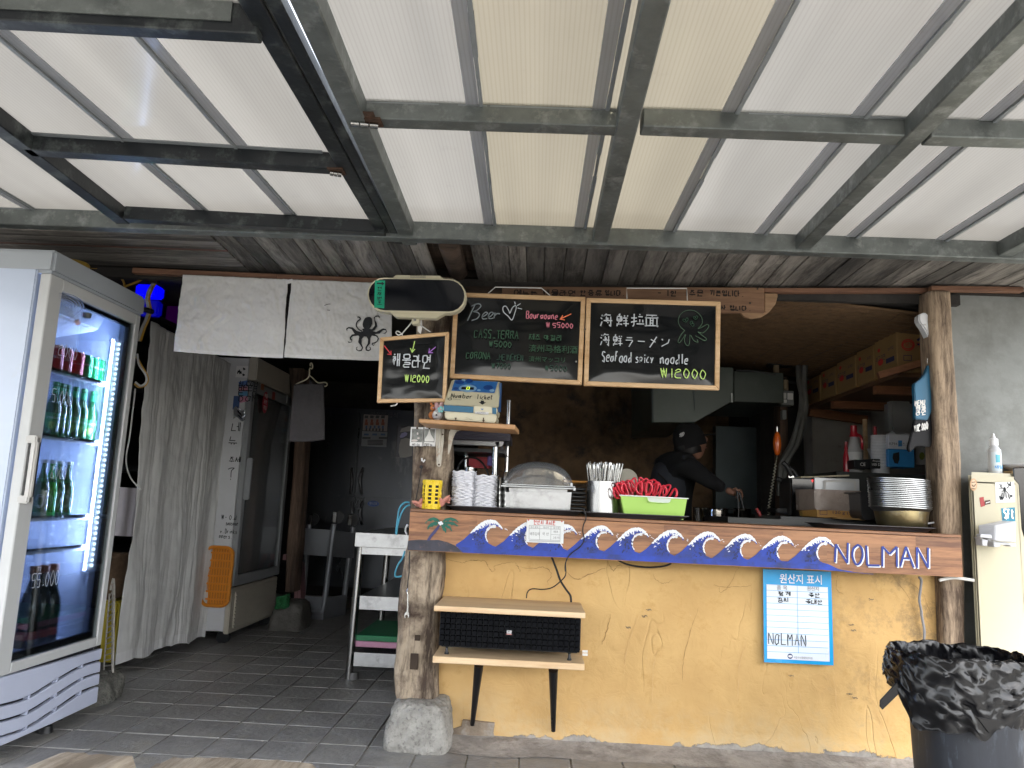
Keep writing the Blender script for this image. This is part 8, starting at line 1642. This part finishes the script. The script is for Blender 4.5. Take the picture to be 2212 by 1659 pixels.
ft_ = T('orange_float', 'orange oval float hanging above the range on a curly cream cord', 'float', aY(ZI(226,400), 4.55)); c = aY(ZF(313,1360), 4.55); h_ = .5*(aY(ZF(313,1270),4.55).z-aY(ZF(313,1452),4.55).z); r_ = .5*(aY(ZF(345,1360),4.55).x-aY(ZF(284,1360),4.55).x)
MB().lathe(c, [(max(.002, r_*math.cos(R(a_))**.8 if abs(a_) < 90 else 0), h_*math.sin(R(a_))) for a_ in range(-90,91,12)], 20).build('float', mat('glossy orange', (.55,.10,.01), .25, 0, .05, 8, coat=.4), ft_, smooth=True); MB().tube([c+Vector((0,0,h_)), c+Vector((0,0,h_+.03))], .006, 8).build('hook', chrome, ft_)
pts = []
for k in range(150):
    t_ = k/149; x = lerp(225,158,min(1,t_*1.3))+(0 if t_ < .12 else 9*math.sin(k*.9)); pts.append(aY(ZI(x, lerp(398,940,t_)), 4.5+.01*math.cos(k*.9)))
MB().tube(pts, .0028, 5).build('curly_cord', mat('cream cord', (.45,.43,.33), .6), ft_, smooth=True)
for pts, lab in ((((270,452),(300,480),(325,525)),'black handled knife, upper left one of the rack'),((322,495),(355,520),(385,565)),((220,582),(265,600),(325,675))) if 0 else ((((270,452),(300,480),(325,525),(345,560)),'uppermost black handled knife beside the conduits'),(((322,495),(355,520),(378,555),(392,580)),'second black handled knife beside the conduits'),(((220,582),(262,598),(305,650),(326,680)),'black handled knife hanging lower, in front of the conduits')):
    P_ = [aY(ZI(*q), 4.4) for q in pts]; t = T('knife', lab, 'knife', P_[-1], 'black handled knives'); MB().tube(smoothpath(P_,3), .014, 8).build('handle', rubber, t, smooth=True); d = (P_[-1]-P_[-2]).normalized(); MB().prism([P_[-1]+Vector((-.02,0,0)), P_[-1]+Vector((.02,0,0)), P_[-1]+d*.12+Vector((.01,0,-.04)), P_[-1]+d*.10+Vector((-.03,0,-.06))], (0,.002,0)).build('blade', chrome, t)
bt(ZI, (258,690), (345,845), 4.45, 4.47, mat('pale card', (.42,.42,.40), .7), 'pale_card', 'pale card leaning against the microwave under the knives', 'card'); bt(ZI, (218,820), (398,862), 4.3, 4.5, black, 'black_case', 'glossy black case lying left of the wrapped carton', 'case', bev=.008)
# shelf counter with goods
dkp = mat('dark olive grey panel', (.035,.037,.035), .5, 0, .15, 4)
cbk = T('back_cabinet', 'dark cabinet whose ledge carries bottles, cups and the mask box', 'cabinet', (1.75,4.7,0)); p0, p1 = aY(ZI(700,522), 4.45), aY(ZI(1535,475), 4.45); zl = p0.z
MB().hexa([Vector((p0.x,4.45,0)), Vector((2.4,4.45,0)), Vector((2.4,5.0,0)), Vector((p0.x,5.0,0)), Vector((p0.x,4.45,zl)), Vector((2.4,4.45,zl)), Vector((2.4,5.0,zl)), Vector((p0.x,5.0,zl))]).build('body', dkp, cbk, bev=.006)
kt_red = mat('red sauce', (.42,.015,.03), .3, 0, .05, 6, coat=.4); clb = mat('cloudy clear bottle', (.42,.42,.42), .25, 0, .1, 6)
yS = 4.62
def hz(x, y, d=yS): return aY(ZF(x, y), d)
for x, r0, top, body, lab in ((907,34,1222,1330,'clear sauce bottle with red handle and round label on the dark ledge'),(1072,24,1230,1400,'red capped bottle behind the cup stack on the dark ledge'),(845,22,1345,1480,'plain dark red bottle left of the labelled sauce bottle')):
    p = hz(x, 1500); p.z = zl; sc_ = yS/F/1.9514/1.8228; t = T('sauce_bottle', lab, 'bottle', p); h_ = hz(x, top).z-zl; rr_ = r0*1.6*sc_ if x == 907 else r0*1.1*sc_
    MB().lathe(p, [(rr_*.95,0),(rr_,.01),(rr_,h_*.48),(rr_*.55,h_*.72),(rr_*.4,h_*.85)], 20).build('body', clb if x == 907 else kt_red, t, smooth=True)
    MB().lathe(p, [(rr_*.62,h_*.76),(rr_*.42,h_*.88),(rr_*.44,h_*.9),(rr_*.44,h_),(0,h_)], 16).build('cap', kt_red, t, smooth=True)
    if x == 907:
        MB().tube(smoothpath([p+Vector((rr_*.2,-rr_*.3,h_*.82)), p+Vector((rr_*.9,-rr_*.3,h_*.75)), p+Vector((rr_*.95,-rr_*.3,h_*.5))],4), .008, 8).build('handle', kt_red, t, smooth=True); MB().lathe(p, [(rr_+.001,h_*.06),(rr_+.001,h_*.44)], 20, cap=False).build('label', mat('white label', (.6,.6,.6), .6), t, smooth=True)
        c = p+Vector((0,-rr_-.002,h_*.18)); MB().prism([c+Vector((.022*math.cos(k*.3927),0,.022*math.sin(k*.3927))) for k in range(16)], (0,.0008,0)).build('label_emblem', mat('red brown emblem', (.3,.06,.04), .6), t)
gbx = T('glove_box', 'black carton of disposable gloves with small white print on the ledge', 'box', hz(1000,1555,4.5)); bxq(ZF, (905,1482), (1030,1556), 4.5, 4.62, black, 'carton', gbx); bxq(ZF, (1032,1475), (1108,1553), 4.5, 4.62, black, 'carton_end', gbx)
txt('CE', hz(950,1530,4.499), UX, UZ, whp, 'lettering', gbx, w=.03); txt('Premium', hz(1048,1500,4.499), UX, UZ, whp, 'lettering', gbx, w=.06); txt('100 Disp', hz(1042,1535,4.499), UX, UZ, whp, 'lettering', gbx, w=.07)
cpm = mat('white foam cup', (.62,.63,.66), .6)
cst = T('cup_stack', 'tall nested stack of white ribbed paper cups beside the mask box', 'cup stack', hz(1135,1545,4.5)); p = hz(1135,1545,4.5); h_ = hz(1135,1288,4.5).z-zl; prof = []
for k in range(26): prof += [(.047,h_*k/26),(.050,h_*(k+.3)/26),(.050,h_*(k+.6)/26),(.047,h_*(k+.7)/26)]
MB().lathe((p.x,4.55,zl), prof, 24).build('nested_cups', cpm, cst, smooth=True)
mb_ = T('mask_box', 'white and blue carton of face masks with a black mask printed on it', 'box', hz(1265,1545,4.48)); bxq(ZF, (1165,1285), (1372,1405), 4.48, 4.62, mat('white carton', (.6,.62,.66), .6), 'upper_half', mb_); bxq(ZF, (1165,1400), (1372,1545), 4.478, 4.62, mat('bright blue carton', (.04,.26,.60), .5), 'lower_half', mb_)
MB().prism([hz(*q,4.474) for q in ((1205,1435),(1250,1425),(1252,1480),(1240,1515),(1215,1510),(1200,1470))], (0,.001,0)).build('printed_mask', inkm, mb_); txt('KF94 마스크', hz(1175,1372,4.474), UX, UZ, pgk, 'lettering', mb_, w=.11); MB().prism([hz(*q,4.474) for q in ((1243,1335),(1272,1335),(1272,1380),(1243,1382))], (0,.001,0)).build('printed_badge', mat('bright blue carton', (.04,.26,.6)), mb_); MB().prism([hz(*q,4.6) for q in ((1165,1285),(1200,1262),(1235,1295),(1300,1282),(1340,1290),(1365,1320),(1165,1330))], (0,.02,0)).build('open_flap', mat('white carton', (.6,.62,.66)), mb_)
bt(ZF, (1370,1385), (1452,1525), 4.6, 4.68, mat('pale carton', (.55,.55,.55), .6), 'small_carton', 'pale carton with an avocado drawing, right of the mask box', 'box'); MB().prism([hz(1425+20*math.cos(R(k*30)),1455+30*math.sin(R(k*30)),4.598) for k in range(12)], (0,.001,0)).build('printed_avocado', mat('avocado green', (.25,.30,.05), .6), [o for o in S.objects if o.name.startswith('small_carton')][0])
bt(ZF, (1175,1025), (1375,1290), 5.0, 5.1, mat('grey white panel', (.30,.30,.29), .7), 'grey_panel', 'plain grey white panel leaning behind the mask box', 'panel', bev=.02); bt(ZF, (975,1170), (1015,1480), 4.85, 4.87, pine, 'wood_slat', 'narrow pale wooden slat leaning between the two red capped bottles', 'slat'); bt(ZF, (1455,1395), (1520,1520), 4.6, 4.64, cpm, 'paper_pad', 'white papers standing by the right post', 'papers')
MB().prism([hz(*q,4.7) for q in ((1003,1400),(1098,1385),(1105,1478),(1040,1480))], (0,.003,0)).thing('paper_sheet', cpm, 'tilted white sheet behind the black glove carton', 'paper')
# ramen cartons on the upper shelf
kraft = mat('kraft cardboard', (.30,.18,.07), .8, 0, .08, 6); kink = mat('dark navy print', (.03,.03,.08), .8); kred = mat('red print', (.55,.04,.03), .8)
ysh = 4.1; c0 = aY(ZF(1240,492), ysh); c1 = aY(ZF(1240,800), ysh); xs_ = c0.x; tops = c0.z; bots = c1.z
bounds = [(1240,1065,'nearest ramen carton, its front face showing beside the right post'),(1062,926,'second ramen carton from the front on the upper shelf'),(918,772,'third ramen carton from the front on the upper shelf'),(765,650,'fourth ramen carton from the front on the upper shelf'),(643,532,'ramen carton farthest back on the upper shelf')]
for i, (xa_, xb_, lab) in enumerate(bounds):
    yA_ = aX(ZF(xa_, 800-(1240-xa_)*-.28), xs_).y; yB_ = aX(ZF(xb_, 800+(1240-xb_)*.28), xs_).y; dzz = (0,-.012,-.02,-.03,-.04)[i]
    t = T('ramen_carton', lab, 'carton', (xs_+.2,(yA_+yB_)/2,bots), 'ramen cartons on the upper shelf'); MB().box((xs_,yA_+.004,bots),(xs_+.42,yB_-.004,tops+dzz)).build('carton', kraft, t, bev=.004)
    ln = yB_-yA_; hh = tops-bots
    txt('쇠고기면', Vector((xs_-.002, yB_-ln*.08, bots+hh*.42)), Vector((0,-1,0)), UZ, kink, 'lettering', t, w=ln*.42, h=hh*.16); MB().prism([Vector((xs_-.001, yB_-ln*(.28+.12*math.cos(R(k*30))), bots+hh*(.40+.09*math.sin(R(k*30))))) for k in range(12)], (-.0005,0,0)).build('red_flash', kred, t)
    MB().prism([Vector((xs_-.001, yB_-ln*a_, bots+hh*b_)) for a_, b_ in ((.52,.30),(.88,.30),(.88,.42),(.52,.42))], (-.0006,0,0)).build('print_frame', kink, t)
    txt('20개입', Vector((xs_-.002, yB_-ln*.62, bots+hh*.60)), Vector((0,-1,0)), UZ, kink, 'lettering', t, w=ln*.25, h=hh*.09); MB().prism([Vector((xs_-.001, yB_-ln*(.22+.06*math.cos(R(k*30))), bots+hh*(.72+.05*math.sin(R(k*30))))) for k in range(12)], (-.0005,0,0)).build('red_emblem', kred, t)
    if i == 0:
        o_ = MB(); yf_ = ysh+.0025
        for rx, ry in ((48,42),(40,30)): o_.rib([aY(ZF(1318+rx*math.cos(R(k*20)),602+ry*math.sin(R(k*20))),yf_) for k in range(19)], .005)
        o_.build('oval_emblem', kred, t); txt('오뚜기', aY(ZF(1292,616),yf_), UX, UZ, kred, 'lettering', t, w=.08); a = aY(ZF(1385,632),yf_); txt('쇠고기', a, UX, UZ, kink, 'big_lettering', t, w=.24, h=.095, bold=.02); MB().prism([aY(ZF(1455+45*math.cos(R(k*30)),650+22*math.sin(R(k*30))),yf_) for k in range(12)], (0,.0005,0)).build('red_flash', kred, t); strokes([[ZF(1285,682),ZF(1345,684),ZF(1343,722),ZF(1285,720),ZF(1285,682)]], yf_, .003, kink, 'print_frame', t, smooth=False)
us = T('upper_shelf', 'wooden shelf under the ramen cartons along the right kitchen wall', 'shelf', (xs_+.25,4.9,bots-.02)); uy2 = aX(ZF(532,1000), xs_).y
MB().box((xs_+.015,ysh+.05,bots-.022),(2.44,min(5.72,uy2),bots)).build('shelf_board', mat('brown shelf board', (.13,.065,.03), .8, 0, .2, 6, bump=(.3,30)), us)
for yq in (4.45,5.1): MB().box((xs_+.03,yq,bots-.07),(2.44,yq+.05,bots-.023)).build('batten', wood('orange brown batten', (.16,.06,.025), (.28,.12,.05), 'x'), us)
p, q = aY(ZF(1080,815), 4.08), aY(ZF(1490,695), 4.02); MB().bar(p, q, .05, .035).build('diagonal_brace', wood('orange brown batten', (.16,.06,.025), (.28,.12,.05), 'x'), us)
p, q = aY(ZF(560,1085), 5.6), aY(ZF(1000,1150), 5.6); MB().bar(p, q, .05, .06).build('rear_batten', wood('orange brown batten', (.16,.06,.025), (.28,.12,.05), 'x'), us)
# rubber swim fin used as a menu
fnm = mat('black rubber', (.006,.006,.008), .5, 0, .1, 6, spec=.25); fnb = mat('blue rubber', (.02,.13,.24), .42, 0, .1, 5)
yN_ = 3.60; fin = T('swim_fin_menu', 'blue and black swim fin with white painted price hanging by the right post', 'swim fin', aY(ZF(1430,1400), yN_))
MB().prism([aY(ZF(*q), yN_) for q in ((1478,750),(1452,820),(1420,860),(1368,900),(1368,960),(1376,1080),(1374,1170),(1470,1180),(1505,1100),(1512,1000),(1512,880),(1500,800),(1490,752))], (0,.03,0)).build('foot_pocket', fnb, fin, bev=.008)
MB().prism([aY(ZF(*q), yN_+.004) for q in ((1374,1168),(1366,1210),(1345,1290),(1320,1390),(1328,1420),(1340,1425),(1372,1382),(1420,1378),(1480,1386),(1500,1380),(1508,1300),(1514,1160),(1505,1040),(1490,1110),(1440,1165),(1400,1185))], (0,.022,0)).build('blade', fnm, fin, bev=.006)
for s_, q, q2, h_ in (('MENU',(1372,1072),(1448,1056),.028),('해물',(1378,1110),(1452,1098),.03),('라면',(1380,1145),(1456,1135),.03),('₩12,000',(1368,1268),(1470,1245),.036)):
    a, b = aY(ZF(*q), yN_-.001), aY(ZF(*q2), yN_-.001); hand(s_, a, (b-a), UZ, h_*.8, .0045, whp, 'painted_writing', fin, width=(b-a).length, off=.002)
MB().tube([aY(ZF(1470,745),yN_+.01), aY(ZF(1468,705),yN_+.01), aY(ZF(1482,700),yN_+.01)], .003, 6).build('hook', chrome, fin)
MB().prism([aY(ZF(*q), 3.585) for q in ((1398,385),(1412,362),(1440,352),(1470,356),(1478,372),(1478,420),(1490,550),(1472,535),(1450,490),(1425,450),(1405,425))], (0,.05,0)).thing('white_bracket_lamp', mat('white plastic', (.75,.76,.78)), 'white curved plastic fitting on the inner side of the right post', 'fitting', bev=.008)
MB().tube([aY(ZF(1412,448),3.58), aY(ZF(1455,446),3.58)], .002, 6).build('pull_rod', chrome, [o for o in S.objects if o.name.startswith('white_bracket_lamp')][0])
# microwave, wrapped carton, black tub
mwv = T('microwave', 'silver and black microwave behind the wrapped carton', 'microwave', aY(ZI(620,900), 4.25)); a = aY(ZI(340,575),4.22); b = aY(ZI(895,900),4.22); MB().box((a.x,4.24,b.z),(b.x,4.44,a.z+.002)).build('body', black, mwv, bev=.006); bxq(ZI, (342,578), (520,900), 4.225, 4.24, mat('black gloss panel', (.008,.008,.01), .1), 'control_panel', mwv)
bxq(ZI, (524,570), (896,900), 4.22, 4.24, mat('silver door', (.45,.46,.47), .35, .4), 'door', mwv); strokes([[ZI(610,700),ZI(608,625),ZI(625,602),ZI(830,602),ZI(850,625),ZI(852,700)]], 4.218, .012, mat('pale handle plastic', (.5,.49,.47)), 'door_handle', mwv, .003); strokes([[ZI(503,594),ZI(515,595)],[ZI(505,603),ZI(514,604)]], 4.223, .006, mat('lit red digits', (1.,.05,.05), .5, emis=.3), 'led_digits', mwv)
MB().prism([Vector((aY(ZI(x,y),4.2).x, yy, aY(ZI(x,y),4.2).z)) for x, y, yy in ((460,560,4.28),(830,548,4.24),(830,560,4.24),(460,572,4.28))], (0,.12,0)).thing('flat_box', mat('pale brown card', (.4,.35,.25), .7), 'thin pale box lying on top of the microwave', 'box')
wc_ = T('wrapped_carton', 'cardboard carton still wrapped in shiny film, in front of the microwave', 'carton', aY(ZI(650,900), 3.95)); wrap = mat('film wrapped cardboard', (.25,.20,.17), .25, 0, .12, 9, bump=(.7,22), coat=.5)
yb3 = 3.98; P_ = [aY(ZI(*q), yb3) for q in ((528,665),(912,672),(915,835),(545,832),(545,888),(915,905))]
MB().box((P_[0].x,yb3,P_[3].z),(P_[1].x,yb3+.24,P_[0].z)).build('upper_carton', wrap, wc_, bev=.006); MB().prism([aY(ZI(398,668),4.10), P_[0]+Vector((-.004,0,0)), Vector((P_[0].x-.004,yb3,P_[3].z)), aY(ZI(405,835),4.10)], (0,.05,0)).build('side', wrap, wc_); MB().box((P_[3].x,yb3+.002,P_[4].z-.004),(P_[1].x,yb3+.23,P_[3].z)).build('lower_carton', mat('orange brown carton', (.36,.19,.05), .6, 0, .1, 5), wc_, bev=.003)
MB().prism([aY(ZI(425,838),4.08), P_[3]+Vector((-.004,.002,0)), P_[4]+Vector((-.004,.002,0)), aY(ZI(435,882),4.08)], (0,.05,0)).build('lower_side', mat('orange brown carton', (.36,.19,.05)), wc_); txt('120 g (505 kcal)x30개', aY(ZI(672,872), yb3), UX, UZ, kink, 'lettering', wc_, w=.26, h=.022, off=.002); strokes([[ZI(570,838),ZI(626,840),ZI(626,872),ZI(570,870),ZI(570,838)]], yb3-.001, .002, kink, 'print_frame', wc_, smooth=False)
MB().prism([aY(ZI(*q), 3.84) for q in ((853,690),(1050,690),(1052,918),(935,915),(905,880),(892,700),(855,698))], (0,.16,0)).thing('black_tub', mat('black tub', (.03,.03,.032), .4, 0, .2, 8), 'black plastic tub between the wrapped carton and the bowl stack', 'tub', bev=.006)
MB().prism([aY(ZI(*q), 3.9) for q in ((700,893),(930,905),(935,918),(705,905))], (0,.1,0)).thing('cardboard_scrap', kraft, 'flat cardboard piece under the black tub', 'cardboard'); bxq(ZI, (250,880), (1000,960), 3.95, 4.4, black, 'worktop_edge', cbk); MB().box((.95,3.9,0),(2.1,4.44,aY(ZI(600,925),3.9).z)).build('lower_worktop', dkp, cbk) 
# stack of bowls
bw = mat('aluminium bowl', (.42,.43,.44), .3, 1, .1, 6); brass = mat('yellow brass bowl', (.48,.40,.22), .32, 1, .15, 6, dirt=((.5,.48,.42), .35, 20), bump=(.1,30))
xm = (aY(ZI(1000,700),3.62).x+aY(ZI(1470,700),3.62).x)/2; rb_ = (aY(ZI(1470,700),3.62).x-aY(ZI(1000,700),3.62).x)/2; zb5 = aY(ZI(1240,828),3.55).z; zt5 = aY(ZI(1240,582),3.55).z; nb = 16
brg = T('brass_bowl', 'yellow brass bowl at the bottom of the tall bowl stack', 'bowl', (xm,3.64,z_t3)); r2 = rb_*.93; MB().lathe((xm,3.64,z_t3), [(r2*.75,0),(r2*.84,.012),(r2*.95,zb5-z_t3-.004),(r2*1.0,zb5-z_t3),(r2*.93,zb5-z_t3-.002),(r2*.82,.014),(0,.01)], 44).build('bowl', brass, brg, smooth=True)
bme = MB().lathe((0,0,0), [(rb_*.90,-.012),(rb_*.975,-.001),(rb_,.0),(rb_*1.0,.004),(rb_*.975,.005),(rb_*.93,.0),(rb_*.80,-.03)], 48, cap=False).mesh('bowl', smooth=True); bme.materials.append(bw)
for k in range(nb):
    o = bpy.data.objects.new('bowl', bme); COL.objects.link(o); z = lerp(zb5+.006, zt5-.004, k/(nb-1)); o.location = (xm-.004+.0012*math.sin(k*2.1)-k*.0003, 3.64, z); o.rotation_euler = (0, .022+.004*math.sin(k*3), k*.7*0); tag(o, ('topmost' if k == nb-1 else ORD[k]+(' from below' if k else ''))+' steel bowl of the tall stack on the brass bowl', 'bowl', 'nested steel bowls at the right end')
wire([aY(ZI(*q), 3.62) for q in ((1430,945),(1480,936),(1530,932))], .004, white, 'cord', 'short white cord behind the tray by the right post', 'cord')
# ================================================================== right edge: cream cabinet, things on it, bin
crm = mat('cream cabinet plastic', (.42,.385,.275), .38, 0, .04, 2.5, dirt=((.36,.325,.235), .3, 4), coat=.1); yR = 3.5
cc = T('cream_cabinet', 'tall cream plastic cabinet with stickers at the right edge of the photo', 'cabinet', (2.2,3.5,0))
q = lambda x, y, d=yR: aY(ZS(x, y), d)
tlc, blc = q(384,208), q(438,1060); zc_t = q(384,197).z; xl = (tlc.x+blc.x)/2
MB().hexa([Vector(c_) for c_ in ((xl,yR,.02),(2.9,yR,.02),(2.95,3.69,.02),(xl+.11,3.69,.02),(xl,yR,zc_t),(2.9,yR,zc_t),(2.95,3.69,zc_t),(xl+.11,3.69,zc_t))]).build('body', crm, cc, bev=.014); a = q(395,245); b = q(632,240); MB().box((xl+.012,yR-.006,.35),(b.x,yR+.01,a.z)).build('front_panel', crm, cc, bev=.006)
for x in (xl+.1, 2.8): bx('foot', (x-.03,yR+.05,0), (x+.03,yR+.1,.03), black, cc)
MB().prism([q(*p,yR-.002) for p in ((616,178),(760,170),(760,560),(700,560),(668,525),(655,480),(640,260),(618,235))], (0,.01,0)).build('black_panel', mat('black gloss panel', (.008,.008,.01)), cc, bev=.003)
yst = yR-.0075
def scard(pts, m, nm, d=0): return MB().prism([q(*p,yst-d) for p in pts], (0,.0008,0)).build(nm, m, cc)
scard([(418+18*math.cos(R(k*20)),261+(31 if 1 else 0)*math.sin(R(k*20))) for k in range(18)], mat('tan sticker', (.45,.27,.15), .5), 'oval_sticker'); scard([(418+13*math.cos(R(k*20)),261+24*math.sin(R(k*20))) for k in range(18)], mat('light tan sticker', (.58,.42,.28), .5), 'sticker_inner', .001)
strokes([[ZS(408,250),ZS(426,248)],[ZS(410,262),ZS(420,270),ZS(428,258)],[ZS(409,280),ZS(426,282)]], yst-.002, .003, rust, 'sticker_print', cc)
scard([(447,325),(468,321),(470,345),(500,336),(502,356),(474,362),(474,366),(454,372)], mat('maroon sticker', (.28,.03,.03), .5), 'red_sticker'); scard([(474,340),(500,336),(502,356),(474,362)], mat('dark brown sticker', (.06,.03,.02), .5), 'sticker_corner', .001); strokes([[ZS(478,352),ZS(498,346)]], yst-.002, .003, whp, 'sticker_print', cc)
scard([(525,250),(618,247),(622,347),(528,350)], pap, 'octopus_sticker'); g_ = [[(571,272),(572,290)],[(571,285),(571,300)],[(560,280),(552,268)],[(582,280),(592,270)],[(556,296),(566,292),(586,298)],[(560,300),(556,318)],[(568,300),(566,326)],[(576,300),(580,328)],[(584,298),(592,312)]]
strokes([[ZS(*p) for p in l_] for l_ in g_], yst-.0015, .0035, inkm, 'octopus_drawing', cc); strokes([[ZS(569,276),ZS(574,292)]], yst-.0016, .010, inkm, 'octopus_head', cc)
for ch_, p in (('그',(540,282)),('냥',(586,268)),('놀',(545,335)),('맨',(590,332))): hand(ch_, q(p[0],p[1],yst-.001), UX, UZ, .018, .003, inkm, 'sticker_lettering', cc, width=.018)
scard([(555,378),(622,373),(625,442),(560,440)], mat('teal sea sticker', (.01,.17,.26), .4, 0, .6, 30), 'blue_sticker'); hand('Sft', q(568,428,yst-.001), UX, UZ, .040, .007, foam, 'sticker_lettering', cc, width=.045)
tr_m = mat('pale grey plastic tray', (.50,.51,.54), .4, 0, .04, 5); gy_ = T('holder_tray', 'pale grey plastic holder stuck on the front of the cream cabinet', 'holder', q(530,570,3.4))
MB().hexa([q(438,462,3.42), q(525,462,3.37), q(628,445,3.37)+Vector((0,.0,0)), q(560,440,yR-.01), q(447,522,3.43), q(522,540,3.38), q(628,548,3.38), q(560,520,yR-.01)][4:]+[q(438,462,3.42), q(525,462,3.37), q(628,442,3.37), q(560,438,yR-.01)]).build('bowl_part', tr_m, gy_, bev=.004)
MB().prism([q(*p,3.40) for p in ((447,522),(520,540),(628,552),(630,568),(600,568),(598,560),(552,558),(550,568),(520,570),(516,545),(490,532),(486,565),(462,562),(458,530))], (0,.05,0)).build('feet', tr_m, gy_, bev=.003); MB().prism([q(*p,3.365) for p in ((452,505),(508,508),(512,528),(450,522))], (0,.03,0)).build('step', tr_m, gy_, bev=.003)
# bottle and dish on top
bot = T('nozzle_bottle', 'small white squeeze bottle with a pointed nozzle on the cream cabinet', 'bottle', q(525,182,3.57)); p = Vector((q(525,182,3.57).x,3.57,zc_t)); s_ = 3.57/F/1.2538/1.8228
zT = [q(525,y,3.57).z-zc_t for y in (182,85,62,52,8)]
MB().lathe(p, [(26*s_,0),(28*s_,.004),(28*s_,zT[1]*.96),(24*s_,zT[1]),(14*s_,zT[2]-.004)], 24).build('body', mat('milky bottle', (.58,.60,.62), .35), bot, smooth=True); MB().lathe(p, [(19*s_,zT[2]-.006),(19*s_,zT[3]+.014),(9*s_,zT[3]+.02),(3*s_,zT[4])], 18).build('nozzle_cap', white, bot, smooth=True)
g = MB().grid(lambda u, v: p+Vector((math.cos(lerp(-2.6,-.54,u))*28.6*s_, math.sin(lerp(-2.6,-.54,u))*28.6*s_, lerp(.012,zT[1]*.85,v))), 16, 4); g.build('label', mat('white blue label', (.60,.68,.72), .5), bot, smooth='all'); g = MB().grid(lambda u, v: p+Vector((math.cos(lerp(-1.95,-1.2,u))*29*s_, math.sin(lerp(-1.95,-1.2,u))*29*s_, lerp(.05,.085,v))), 8, 3); g.build('label_picture', mat('window print', (.12,.42,.55), .5), bot, smooth='all')
hand('세정', p+Vector((-.018,-29.5*s_,.022)), UX, UZ, .016, .0025, mat('blue print', (.08,.3,.6), .6), 'lettering', bot, width=.036)
a = q(640,168,3.6); MB().lathe((a.x+.03,3.6,zc_t+.018), [(.05,0),(.062,.004),(.085,.016),(.098,.024),(.1,.028),(.09,.02),(.05,.006),(0,.006)], 30).thing('dish', mat('white dish', (.70,.68,.70), .25, coat=.3), 'white dish with a flared rim on top of the cream cabinet', 'dish', smooth=True); MB().lathe((a.x+.03,3.6,zc_t), [(.085,0),(.085,.017)], 28).thing('coaster', wood('tan coaster', (.42,.26,.12), (.58,.40,.22), 'x'), 'tan wooden coaster under the white dish', 'coaster', smooth=True)
# trash bin with black bag
yB3 = 2.93; bc = aY(ZK(1895,900), yB3); rw = (aY(ZK(2150,900),yB3).x-aY(ZK(1622,900),yB3).x)/2; zrim = aY(ZK(1900,668), yB3).z
bn = T('trash_bin', 'dark plastic rubbish bin lined with a crumpled black bag in front of the right post', 'bin', (bc.x,yB3,0)); bnm = mat('scuffed dark blue plastic', (.02,.023,.03), .5, 0, .3, 14, st=(1,1,.25), dirt=((.10,.12,.15), .30, 22), bump=(.1,30))
def sq(r_, a_, z, w_=1.0):
    ca, sa = math.cos(a_), math.sin(a_); kk = 1/max(abs(ca)**3.2+abs(sa)**3.2, 1e-6)**(1/3.2); return Vector((bc.x+r_*ca*kk, yB3+r_*sa*kk*.92, z))
MB().grid(lambda u, v: sq(lerp(rw*.86, rw*1.0, v), 2*math.pi*u, lerp(.0, zrim-.06, v)), 48, 12).build('bin_body', bnm, bn, smooth='all')
MB().prism([sq(rw*.86, 2*math.pi*k/32, .0) for k in range(32)], (0,0,.01)).build('bin_floor', bnm, bn)
bag = mat('shiny black bag film', (.004,.004,.005), .24, 0, .2, 10, spec=.45)
def rid(p, s_): return 1-2*abs(nz(p, s_))
def bagf(u, v):
    a_ = 2*math.pi*u; left = max(0, math.cos(a_-math.pi*1.02))**5
    drop = .17+.05*math.sin(2*a_+.6)+.035*nz((math.cos(a_)*3, math.sin(a_)*3, 2))*2
    front = max(0, -math.sin(a_)); drop *= .55+.75*front; drop *= (1-.15*left)
    if v < .3: t_ = v/.3; r_ = lerp(rw*.90, rw*1.07, t_**.5); z = lerp(zrim-.22, zrim+.012, t_)
    elif v < .42: t_ = (v-.3)/.12; r_ = lerp(rw*1.05, rw*1.11, t_); z = zrim+.012+.012*math.sin(math.pi*t_)
    else: t_ = (v-.42)/.58; r_ = rw*(1.11+.07*math.sin(t_*2.2)+.02*t_); z = lerp(zrim+.012, zrim-drop, t_)
    r_ += left*.05*(1 if v > .25 else v/.25)
    p = Vector((math.cos(a_)*1.2, math.sin(a_)*1.2, v*1.6)); w_ = min(1, v*6)
    r_ += w_*(.008*rid(p, 2.6)+.007*rid(p+Vector((9,0,0)), 5.6)+.004*rid(p+Vector((0,7,0)), 11)); z += w_*(.012*nz(p, 3)+.007*rid(p+Vector((3,3,0)), 6))
    return sq(r_, a_, z)
rj = random.Random(11); bg_ = MB().grid(bagf, 96, 34)
for j_ in range(1, 34):
    for i_ in range(1, 96): bg_.v[j_*97+i_] = bagf((i_+rj.uniform(-.42,.42))/96, (j_+rj.uniform(-.4,.4))/34)+Vector((rj.gauss(0,.0022),rj.gauss(0,.0022),0))
bg_.f = [t_ for f_ in bg_.f for t_ in ((f_[0],f_[1],f_[2]),(f_[0],f_[2],f_[3]))]
bg_.build('black_bag', bag, bn, smooth='all')
MB().prism([sq(rw*.92, 2*math.pi*k/32, zrim-.2) for k in range(32)], (0,0,-.004)).build('bag_inside', bag, bn)
st0 = [aY(ZK(*p_), 2.86) for p_ in ((1575,765),(1530,800),(1445,892),(1443,925),(1458,942),(1540,862),(1610,800))]; MB().prism(st0, (0,.006,0)).build('bag_strap', bag, bn, bev=.001)
MB().prism([aY(ZK(*p_), 2.66) for p_ in ((1965,985),(2100,1000),(2028,1066))], (.0,.012,0)).build('bag_corner', bag, bn)
